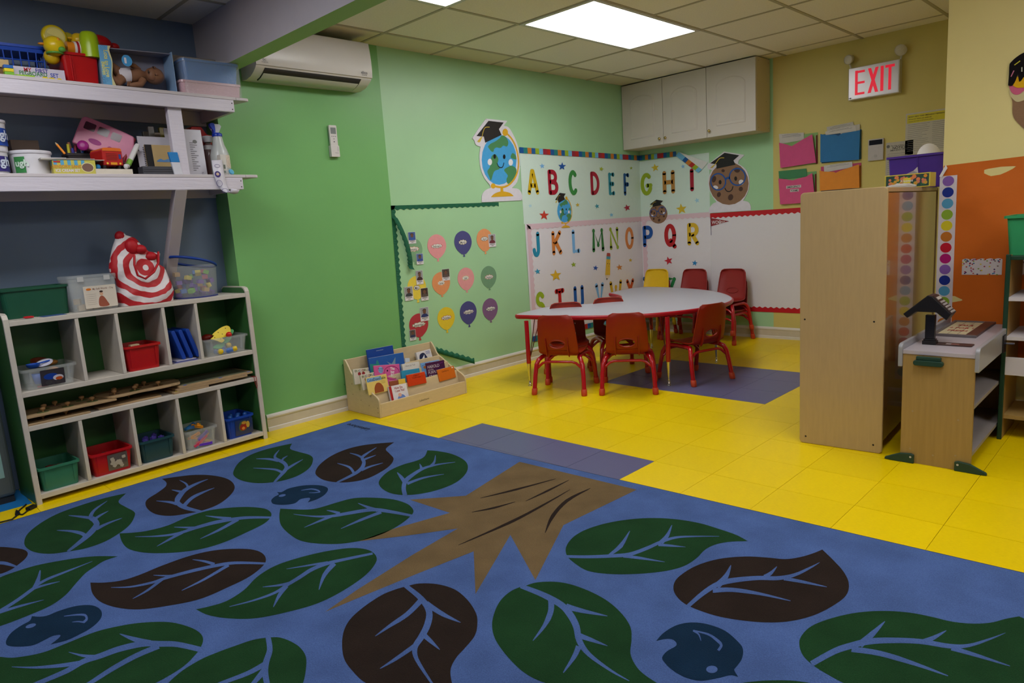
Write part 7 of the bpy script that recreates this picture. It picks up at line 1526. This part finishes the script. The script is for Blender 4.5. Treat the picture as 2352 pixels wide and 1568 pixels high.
# trays and boxes at the right end
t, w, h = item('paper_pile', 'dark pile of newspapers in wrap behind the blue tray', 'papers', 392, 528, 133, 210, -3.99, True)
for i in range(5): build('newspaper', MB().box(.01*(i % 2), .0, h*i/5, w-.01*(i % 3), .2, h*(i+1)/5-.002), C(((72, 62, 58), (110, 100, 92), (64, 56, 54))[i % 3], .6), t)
t, w, h = item('tray', 'pink glitter tray at the bottom of right shelf end', 'tray', 420, 556, 188, 222, -3.82, True); hp = h
build('tray_body', MB().bin(w, .28, h, .97, .003, .02, .004), M('pink_glitter', (206, 168, 178), .25, .6, var=.25, vscale=500, coat=.3), t, loc=(w/2, .15, 0))
y = t.location.y
t, w, h2 = item('tray', 'blue plastic tray stacked on the pink glitter tray', 'tray', 424, 550, 140, 190, -3.82, True); t.location.z += hp+.001; h2 -= hp+.001
build('tray_body', MB().bin(w, .28, h2, .93, .005, .02), C((40, 118, 190), .3), t, loc=(w/2, .15, 0))
build('shrink_wrap', MB().bin(w+.02, .3, h2+hp+.004, 1, .002, .03, .001), M('shrink_wrap', (220, 224, 228), .06, .7, alpha=.12, bump=.8, bscale=60), t, loc=(w/2, .15, -hp))
# --- lower shelf
def tub(lb, u0, u1, v0, v1, x, col, tx, zoff=0., lidh=.012, tcol=(30, 50, 130), off=0, wx=None):
    t, w, h = item('dough_tub', lb, 'tub', u0, u1, v0, v1, x, False); t.location.z += zoff; h -= zoff; r = w/2
    build('tub_body', MB().lathe([(r*.88, 0), (r*.95, h-lidh-.002), (r*.95, h-lidh)], 28, T=T3(r, r, 0)), C((206, 204, 212), .4), t); build('lid', MB().lathe([(r, h-lidh), (r*1.01, h-lidh*.5), (r, h), (r*.94, h), (r*.94, h-.003)], 28, T=T3(r, r, 0)), C((200, 198, 208), .35), t)
    R = [[(r+(r*.925+.0015)*math.sin(a), r-(r*.925+.0015)*math.cos(a), z) for a in [-1.05+off+2.1*i/14 for i in range(15)]] for z in (h*.12, h*.72)]
    build('label_wrap', MB().rings(R, 0, True, False, False, closed=False), C(tcol), t)
    vs, fs = text_geo(tx, .03); mb = MB(); cx = sum(p[0] for p in vs)/len(vs)
    mb.add([(r+(r*.95+.004)*math.sin((p[0]-cx)*.055/r+off), r-(r*.95+.004)*math.cos((p[0]-cx)*.055/r+off), h*.35+p[1]*.055) for p in vs], fs); build('lettering', mb, C((196, 206, 226)), t)
    return h
hb = tub('white tub with purple dough label at the left edge, below', -62, 30, 340, 397, -3.84, 0, 'Dough', tcol=(50, 40, 120), off=.25)
tub('white tub with blue dough label stacked at the left edge', -62, 24, 272, 342, -3.86, 0, 'Dough', zoff=hb+.001, tcol=(30, 70, 160), off=.3)
t, w, h = item('dough_tub', 'wide white dough tub with green label on lower shelf', 'tub', 31, 131, 344, 398, -3.87, False); r = w/2
build('tub_body', MB().lathe([(r*.9, 0), (r*.96, h-.014)], 32, T=T3(r, r, 0)), C((212, 210, 216), .4), t); build('lid', MB().lathe([(r, h-.0138), (r*1.02, h-.006), (r, h), (r*.94, h), (r*.93, h-.002)], 32, T=T3(r, r, 0)), C((206, 204, 212), .35), t)
R = [[(r+(r*.945+.0015)*math.sin(a), r-(r*.945+.0015)*math.cos(a), z) for a in [-1.1+.6*i/10 for i in range(11)]] for z in (h*.1, h*.74)]; l = build('label_wrap', MB().rings(R, 0, True, False, False, closed=False), C((56, 130, 70)), t)
vs, fs = text_geo('ugh', .03); build('lettering', MB().add([(r+(r*.96+.003)*math.sin(-1.02+p[0]*.042/r), r-(r*.96+.003)*math.cos(-1.02+p[0]*.042/r), h*.36+p[1]*.042) for p in vs], fs), C((200, 220, 206)), l)
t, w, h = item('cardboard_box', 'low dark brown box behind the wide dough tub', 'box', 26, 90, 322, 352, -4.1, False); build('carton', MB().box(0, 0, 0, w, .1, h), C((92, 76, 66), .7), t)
t, w, h = item('sand_set_box', 'yellow SENSORY SAND ICE CREAM SET box with blue stripes', 'box', 122, 219, 368, 398, -3.84, False, rot=-.05)
build('carton', MB().box(0, 0, 0, w, .2, h), C((196, 186, 84), .5), t, bevel=.001); sp = MB(); FS = frame((-.0004, .2, 0), (0, -1, 0), (0, 0, 1))
for i in range(5): sp.box(w*(.02+.16*i), h*.62, 0, w*(.1+.16*i), h*.99, .0004, T=FRT)
for i in range(4): sp.box(.02+.045*i, h*.62, 0, .042+.045*i, h*.99, .0004, T=FS)
build('stripe_print', sp, C((84, 160, 200)), t); build('red_logo', MB().box(w*.02, h*.82, .0005, w*.18, h*.93, .0008, T=FRT).box(.02, h*.82, .0005, .05, h*.93, .0008, T=FS), C((170, 40, 40)), t)
lm = MB().text('SENSORY SAND', .021, w*.33, h*.55, .001, T=FRT, bold=.025, sx=.82).text('SENSORY SAND', .021, .115, h*.55, .001, T=FS, bold=.025, sx=.82); build('lettering', lm, C((206, 140, 50)), t)
lm = MB().text('ICE CREAM SET', .018, w*.33, h*.27, .001, T=FRT, bold=.025, sx=.82).text('ICE CREAM SET', .018, .115, h*.27, .001, T=FS, bold=.025, sx=.82); build('lettering', lm, C((214, 206, 220)), t)
build('picture', MB().poly(ell(w*.8, h*.48, h*.42, h*.36), .001, T=FRT).poly(ell(w*.8, h*.48, h*.36, h*.3), .0013, mi=1, T=FRT), [C((214, 206, 150)), C((120, 90, 80))], t)
zb = t.location.z+h
for i, (u0, u1, dz, c, lb) in enumerate(((92, 238, 0, (190, 184, 172), 'cream paper lying lowest on the sand set box'), (90, 215, .003, (204, 198, 194), 'white paper on the sand set box pile, middle'), (92, 150, .006, (210, 206, 208), 'folded white paper on top of the sand set box'))):
    a, b = onx(u0, 360, -3.84).y, onx(u1, 360, -3.84).y; o = build('paper', MB().box(0, 0, 0, b-a, .2-.02*i, .0026), C(c), loc=(-3.835, a, zb+.001+dz), rot=PI/2-.03*i); tag(o, lb, 'paper')
p, q = onx(127, 327, -3.95), onx(149, 353, -3.93); t = thing('pencil', 'fat orange pencil leaning up behind the white papers', 'pencil', tuple(p)); d = q-p
build('shaft', MB().tube([d*.18, d], .0055, 8), C((222, 130, 20), .4), t); build('tip', MB().tube([d*.0, d*.18], [.001, .0055], 8), C((200, 176, 140)), t)
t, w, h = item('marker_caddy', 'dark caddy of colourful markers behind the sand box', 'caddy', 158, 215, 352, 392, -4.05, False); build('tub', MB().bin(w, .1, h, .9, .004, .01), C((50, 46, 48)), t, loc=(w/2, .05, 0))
for i, (c, nmn) in enumerate((((206, 196, 60), 'yellow'), ((150, 50, 60), 'red'), ((60, 60, 150), 'blue'), ((180, 120, 90), 'tan'), ((40, 90, 170), 'bright blue'), ((110, 20, 100), 'magenta'), ((190, 180, 170), 'white'), ((70, 110, 90), 'green'))):
    x = w*(.1+.11*i); a = Vector((-4.07-.02*(i % 2), t.location.y+x, LZ+.01)); b = a+Vector((.01, .03*math.sin(i*1.7), h+.035+.02*math.sin(i*2.3))); o = thing('marker', nmn+' marker standing in the dark caddy', 'marker', tuple(a)); build('barrel', MB().tube([(0, 0, 0), tuple((b-a)*.72)], .006, 8), C((196, 190, 184) if i % 2 else c), o); build('cap', MB().tube([tuple((b-a)*.725), tuple(b-a)], .0068, 8), C(c), o)
# pink toy van lying tilted
p = onx(243, 322, -4.0); t = thing('toy_van', 'large pink toy camper van tilted on the lower shelf', 'toy', (p.x, p.y, p.z), (0, 0, 0)); t.rotation_euler = Matrix.Rotation(PI/2-.15, 3, 'Z').to_euler(); t.matrix_world = Matrix.Translation(p) @ Matrix.Rotation(PI/2, 4, 'Z') @ Matrix.Rotation(math.radians(28), 4, 'Y') @ Matrix.Rotation(-.35, 4, 'Z')
vp_ = C((188, 108, 140), .35); vd = C((70, 34, 52), .2)
build('body', MB().poly(smooth_poly([(-.13, -.075, 1), (.13, -.075, 1), (.135, -.02), (.115, .055), (.1, .075), (-.11, .078), (-.132, .06)], 4), -.1, .1, T=FRT), vp_, t, bevel=.006)
wn = MB()
for x0, x1 in ((-.11, -.06), (-.048, .002), (.014, .06)): wn.poly(rrect(x0, .015, x1, .055, .006), .0008, T=FRT)
build('side_window', wn, vd, t); FN = frame((.1285, .05, 0), (0, 1, 0), (-.3, 0, 1)); build('windscreen', MB().poly([(-.038, -.01), (.038, -.01), (.03, .05), (-.03, .05)], .002, T=FN), vd, t)
build('emblem', MB().poly(ell(-.04, -.03, .03, .014), .0008, T=FRT).poly(ell(.03, -.035, .012, .012), .0008, T=FRT), C((140, 30, 110)), t)
for x in (-.08, .08): build('wheel', MB().lathe([(.006, 0), (.024, 0), (.026, .006), (.024, .014), (.006, .014)], 18, T=frame((x, -.001, -.072), (1, 0, 0), (0, 0, 1))), C((150, 30, 120), .4), t)
# red toy bus on a white carton
t, w, h = item('white_carton', 'flat white carton under the red toy bus', 'box', 220, 305, 388, 398, -3.83, False); build('carton', MB().box(0, 0, 0, w, .18, h), C((206, 198, 184), .5), t, bevel=.001); cz = t.location.z+h
y0, y1, _, _, zt2 = ext(236, 284, 340, 388, -3.85); w = y1-y0; h = zt2-cz; t = thing('toy_bus', 'red and orange toy bus facing out on a white carton', 'toy', (-3.85, y0, cz+.0005), PI/2+.12)
build('body', MB().poly(smooth_poly([(0, .02, 1), (w, .02, 1), (w*1.0, h*.7), (w*.93, h*.95), (w*.07, h*.95), (0, h*.7)], 4), -.14, .14, T=FRT), C((176, 28, 26), .3), t, bevel=.004)
build('roof', MB().poly(smooth_poly([(w*.03, h*.86, 1), (w*.97, h*.86, 1), (w*.92, h), (w*.08, h)], 3), -.135, .137, T=FRT), C((214, 104, 30), .3), t)
g = MB()
for i in range(5): g.box(w*.18, h*(.44+.07*i), .0004, w*.72, h*(.46+.07*i), .0014, T=FRT)
build('grille', g, C((110, 16, 20), .4), t); build('number_plate', MB().box(w*.36, h*.22, .0005, w*.68, h*.33, .0015, T=FRT), C((222, 150, 30)), t)
build('headlight', MB().poly(ell(w*.2, h*.28, .005, .005), .001, T=FRT).poly(ell(w*.84, h*.28, .005, .005), .001, T=FRT), C((230, 190, 60)), t); build('side_picture', MB().box(w*.8, h*.5, .0005, w*.92, h*.72, .001, T=FRT), C((50, 60, 130)), t)
for x in (.06, .8):
    for y in (.02, .1): build('wheel', MB().lathe([(.005, 0), (.014, 0), (.016, .004), (.014, .012), (.005, .012)], 14, T=frame((w*x, y, .0165), (0, 1, 0), (0, 0, 1)) @ T3(0, 0, -.004)), C((40, 36, 38)), t)
toy('toy_ball', 'bright blue ball tucked between sand box and toy bus', 224, 378, -3.87, [('ball', MB().sphere((0, 0, 0), .013))], [(30, 130, 200)], z=cz+.0135)
toy('ribbed_ball', 'white striped ball beside the red toy bus wheel', 289, 382, -3.84, [('ball', MB().sphere((0, 0, 0), (.01, .012, .013)))], [(206, 204, 206)], z=cz+.0135)
# tubes
p, q = onx(292, 383, -3.9), onx(316, 332, -3.93); d = q-p; t = thing('glue_tube', 'white tube with green band leaning beside pink van', 'tube', tuple(p)); build('barrel', MB().tube([d*.3, d*.9, d], [.013, .013, .01], 12), C((206, 204, 204), .35), t); build('green_band', MB().tube([d*.08, d*.3], .0132, 12), C((120, 170, 60), .4), t); build('cap', MB().tube([d*.0, d*.08], .011, 12), C((206, 204, 204)), t)
p, q = onx(284, 372, -3.97), onx(306, 318, -3.99); d = q-p; o = build('red_tube', MB().tube([(0, 0, 0), tuple(d)], .014, 10), C((130, 20, 34), .4), loc=tuple(p)); tag(o, 'dark red tube leaning behind the white tube', 'tube')
# papers and stationery
def leanbook(nm, lb, cat, u0, u1, v0, v1, x, th, col, lean=.08, z=None):
    y0, y1, h, zb_, zt3 = ext(u0, u1, v0, v1, x); z = LZ+.0005 if z is None else z; t = thing(nm, lb, cat, (x, y0, z), (0, 0, PI/2)); t.matrix_world = Matrix.Translation((x, y0, z)) @ Matrix.Rotation(PI/2, 4, 'Z') @ Matrix.Rotation(-lean, 4, 'X'); w = y1-y0; h = zt3-z
    build('cover', MB().box(0, 0, 0, w, th, h), C(col, .5), t, bevel=.0008); return t, w, h
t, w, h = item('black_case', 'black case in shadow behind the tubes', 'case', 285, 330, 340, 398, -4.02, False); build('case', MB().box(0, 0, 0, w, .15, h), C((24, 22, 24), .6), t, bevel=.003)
leanbook('paper_folder', 'white folder at the back of leaning stationery', 'folder', 323, 402, 313, 398, -3.96, .006, (190, 186, 196))
leanbook('paper_folder', 'white folder in front with low left corner', 'folder', 320, 400, 347, 398, -3.94, .004, (200, 196, 208))
t, w, h = leanbook('spiral_notebook', 'kraft spiral notebook with black binding on the lower shelf', 'notebook', 338, 402, 332, 398, -3.915, .01, (186, 158, 108))
build('binding_strip', MB().box(0, -.0012, 0, w*.24, -.0002, h), C((30, 28, 32)), t); cm = MB()
for i in range(13): z = h*(.25+.055*i); cm.tube([(.004+.007*math.cos(a)-.006, .004+.008*math.sin(a), z) for a in [2*PI*k/10 for k in range(10)]], .0012, 5, closed=True)
build('spiral', cm, C((24, 22, 24), .3), t); build('blue_print', MB().poly(smooth_poly([(w*.36, h*.5), (w*.5, h*.56), (w*.6, h*.52), (w*.8, h*.56), (w*.98, h*.5), (w*.98, h*.46), (w*.36, h*.46)], 3), .0006, T=FRT), C((96, 140, 190)), t)
t, w, h = item('grey_case', 'dark grey ribbed case lying before the notebook', 'case', 328, 406, 382, 399, -3.825, False); build('case', MB().box(0, 0, 0, w, .07, h), C((62, 62, 70), .35), t, bevel=.003); rb = MB()
for z in (.35, .6): rb.box(.002, -.001, h*z, w-.002, .001, h*z+.0015)
build('seam', rb, C((30, 30, 34)), t)
t, w, h = item('tissue_packet', 'small blue and white packet leaning at the post foot', 'packet', 390, 416, 350, 400, -3.815, False)
build('packet_body', MB().hexa([(w*.3, 0, 0), (w*1.05, 0, 0), (w*1.05, .02, 0), (w*.3, .02, 0), (0, 0, h), (w*.8, 0, h), (w*.8, .014, h), (0, .014, h)]), C((206, 206, 216), .35), t, bevel=.003); build('blue_top', MB().hexa([(w*.13, -.001, h*.55), (w*.92, -.001, h*.55), (w*.92, .015, h*.55), (w*.13, .015, h*.55), (-.001, -.001, h+.001), (w*.81, -.001, h+.001), (w*.81, .0145, h+.001), (-.001, .0145, h+.001)]), C((24, 120, 190), .35), t, bevel=.002)
t, w, h = leanbook('document_stack', 'printed white documents standing right of the shelf post', 'papers', 405, 470, 296, 401, -3.9, .012, (206, 204, 214), .06); mb = MB()
for i in range(14): mb.box(w*.52, h*(.12+.045*i), .0005, w*(.62+.2*((i*7) % 5)/5), h*(.135+.045*i), .0008, T=FRT)
build('print_line', mb, C((120, 118, 124)), t); build('seal', MB().poly(ell(w*.72, h*.74, .012, .01), .0008, T=FRT), C((120, 120, 120)), t); build('clip', MB().ribbon(arc(w*.84, .014, .004, .007, 20, 330, 12), [.0012], .001, T=FRT, sm=False), C((50, 50, 60)), t)
leanbook('paper_folder', 'white lettered folder behind the shelf post', 'folder', 386, 440, 294, 398, -3.98, .006, (196, 192, 200))
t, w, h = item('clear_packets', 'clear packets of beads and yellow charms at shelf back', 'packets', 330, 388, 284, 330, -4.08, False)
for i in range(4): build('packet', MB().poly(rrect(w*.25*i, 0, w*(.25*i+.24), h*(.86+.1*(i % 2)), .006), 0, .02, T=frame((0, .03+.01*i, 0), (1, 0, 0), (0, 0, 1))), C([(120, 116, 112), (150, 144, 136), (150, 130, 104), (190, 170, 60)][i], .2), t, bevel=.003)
t, w, h = item('red_tub', 'red plastic tub with angled lid behind spray bottle', 'tub', 440, 492, 292, 400, -4.0, False); build('tub_body', MB().bin(w, .12, h*.8, .84, .003, .015), C((150, 16, 30), .35), t, loc=(w/2, .06, 0)); build('lid', MB().poly([(-.008, h*.8), (w+.012, h*.78), (w+.012, h*.83), (w*.75, h*.86), (w*.55, h), (w*.12, h), (-.008, h*.86)], -.125, .13, T=FRT), C((176, 10, 20), .3), t, bevel=.004)
t, w, h = item('pump_bottle', 'clear sanitiser bottle with white label between tub and spray', 'bottle', 474, 498, 310, 400, -3.96, False); r = w/2
build('bottle_body', MB().lathe([(r*.95, 0), (r, .01), (r, h*.62), (r*.9, h*.75), (r*.45, h*.82), (r*.45, h*.88)], 18, T=T3(r, r, 0)), M('clear_bottle', (150, 140, 134), .08, .6, alpha=.5), t); build('label_band', MB().lathe([(r*1.01, h*.66), (r*.95, h*.76)], 18, T=T3(r, r, 0), cap0=False, cap1=False), C((206, 204, 206)), t); build('cap', MB().lathe([(r*.75, h*.84), (r*1.0, h*.93), (r*.95, h*.98), (.002, h)], 16, T=T3(r, r, 0)), C((206, 204, 210)), t)
t, w, h = item('spray_bottle', 'translucent white spray bottle with blue trigger on lower shelf', 'bottle', 491, 536, 282, 402, -3.88, False); r = w/2*.92
m_tb = M('spray_translucent', (196, 200, 200), .25, .5, alpha=.85)
build('bottle_body', MB().lathe([(r*.92, 0), (r, .008), (r, h*.32), (r*.97, h*.42), (r*.8, h*.52), (r*.62, h*.6), (r*.5, h*.72), (r*.46, h*.76)], 24, T=T3(r, r, 0)), m_tb, t)
R = [[(r+(r*1.005)*math.sin(a), r-(r*1.005)*math.cos(a), z) for a in [-.5+1.9*i/12 for i in range(13)]] for z in (h*.16, h*.4)]; build('label', MB().rings(R, 0, True, False, False, closed=False), M('peach_label', (206, 190, 176), .5, var=.25, vscale=80), t)
build('collar', MB().lathe([(r*.52, h*.76), (r*.54, h*.8), (r*.48, h*.82), (r*.3, h*.83)], 16, T=T3(r, r, 0)), C((14, 50, 160), .3), t)
build('nozzle', MB().poly([(r*.75, h*.82), (r*1.2, h*.82), (r*1.6, h*.96), (r*1.4, h*1.0), (r*.5, h*1.0), (r*.35, h*.94)], -.03, .02, T=frame((0, r-.01, 0), (1, 0, 0), (0, 0, 1))), C((196, 200, 206), .2), t, bevel=.002); build('trigger', MB().poly(smooth_poly([(r*.3, h*1.0), (r*.75, h*1.0), (r*.8, h*.86), (r*.65, h*.78), (r*.5, h*.76), (r*.6, h*.86), (r*.3, h*.95)], 3), -.028, .024, T=frame((0, r-.014, 0), (1, 0, 0), (0, 0, 1))), C((16, 56, 170), .3), t, bevel=.002)
t, w, h = item('small_bottle', 'little clear bottle with light blue cap at shelf end', 'bottle', 524, 540, 388, 402, -3.81, False); build('bottle_body', MB().lathe([(.012, 0), (.012, .028)], 14, T=frame((-.022, .012, .013), (0, 1, 0), (0, 0, 1))), m_clr, t); build('cap', MB().lathe([(.0135, .0), (.0135, .012), (.011, .014)], 18, T=frame((w*.5, .01, .0145), (1, 0, -.3), (0, .1, 1))), C((96, 176, 214), .3), t)
t, w, h = item('white_carton', 'narrow white carton before the spray bottle', 'box', 508, 521, 355, 401, -3.82, False); build('carton', MB().box(0, 0, 0, w, .04, h), C((206, 202, 196)), t, bevel=.001); build('print_line', MB().box(w*.4, h*.3, 0, w*.7, h*.5, .0005, T=FRT).box(w*.2, h*.1, 0, w*.7, h*.2, .0005, T=FRT), C((100, 110, 100)), t)
t, w, h = item('yellow_carton', 'small yellow printed carton beside the sticker strip', 'box', 497, 508, 370, 401, -3.815, False); build('carton', MB().box(0, 0, 0, w, .03, h), C((190, 150, 30)), t); build('print', MB().poly(ell(w*.5, h*.3, w*.4, w*.4), .0005, T=FRT).poly(ell(w*.4, h*.7, w*.25, w*.25), .0005, T=FRT), C((90, 60, 70)), t)
# sticker strip hanging over the rail
P = [(498, 368, -3.815), (500, 385, -3.806), (503, 400, -3.797), (505, 408, -3.794), (508, 420, -3.793), (513, 432, -3.791), (520, 439, -3.786), (528, 442, -3.775), (536, 440, -3.763), (540, 433, -3.757)]
t = thing('sticker_strip', 'white strip of round stickers hanging over the lower shelf', 'stickers', (0, 0, 0)); L_ = [onx(u-12+max(0, (v-405)*.12), v, x) for u, v, x in P]; R_ = [onx(u+12-max(0, (v-405)*.05), v-1+max(0, v-415)*.18, x) for u, v, x in P]
vs = [];
for a, b in zip(L_, R_): vs += [tuple(a), tuple(b)]
o = build('strip', MB().add(vs, [(2*i, 2*i+1, 2*i+3, 2*i+2) for i in range(len(P)-1)], 0, True), C((212, 208, 220), .35), t); so = o.modifiers.new('th', 'SOLIDIFY'); so.thickness = .0006
for i, (u, v, x, rx, ry, full) in enumerate(((499, 381, -3.803, .0145, .008, 0), (500, 400, -3.7915, .0155, .0155, 1), (504, 421, -3.7885, .0155, .017, 0), (517, 438, -3.782, .017, .012, 0))):
    p = onx(u, v, x); F = frame(tuple(p), (0, 1, 0), (0, 0, 1)); m = MB().ribbon(arc(0, 0, rx, ry, 0, 360, 26), [.0018], .0005, T=F, sm=False)
    if full: m.poly(ell(0, 0, rx, ry), .0004, T=F).poly(ell(0, .001, rx*.55, ry*.5), .0008, mi=1, T=F)
    build('round_sticker', m, [C((60, 48, 120)), C((206, 180, 160))], t)
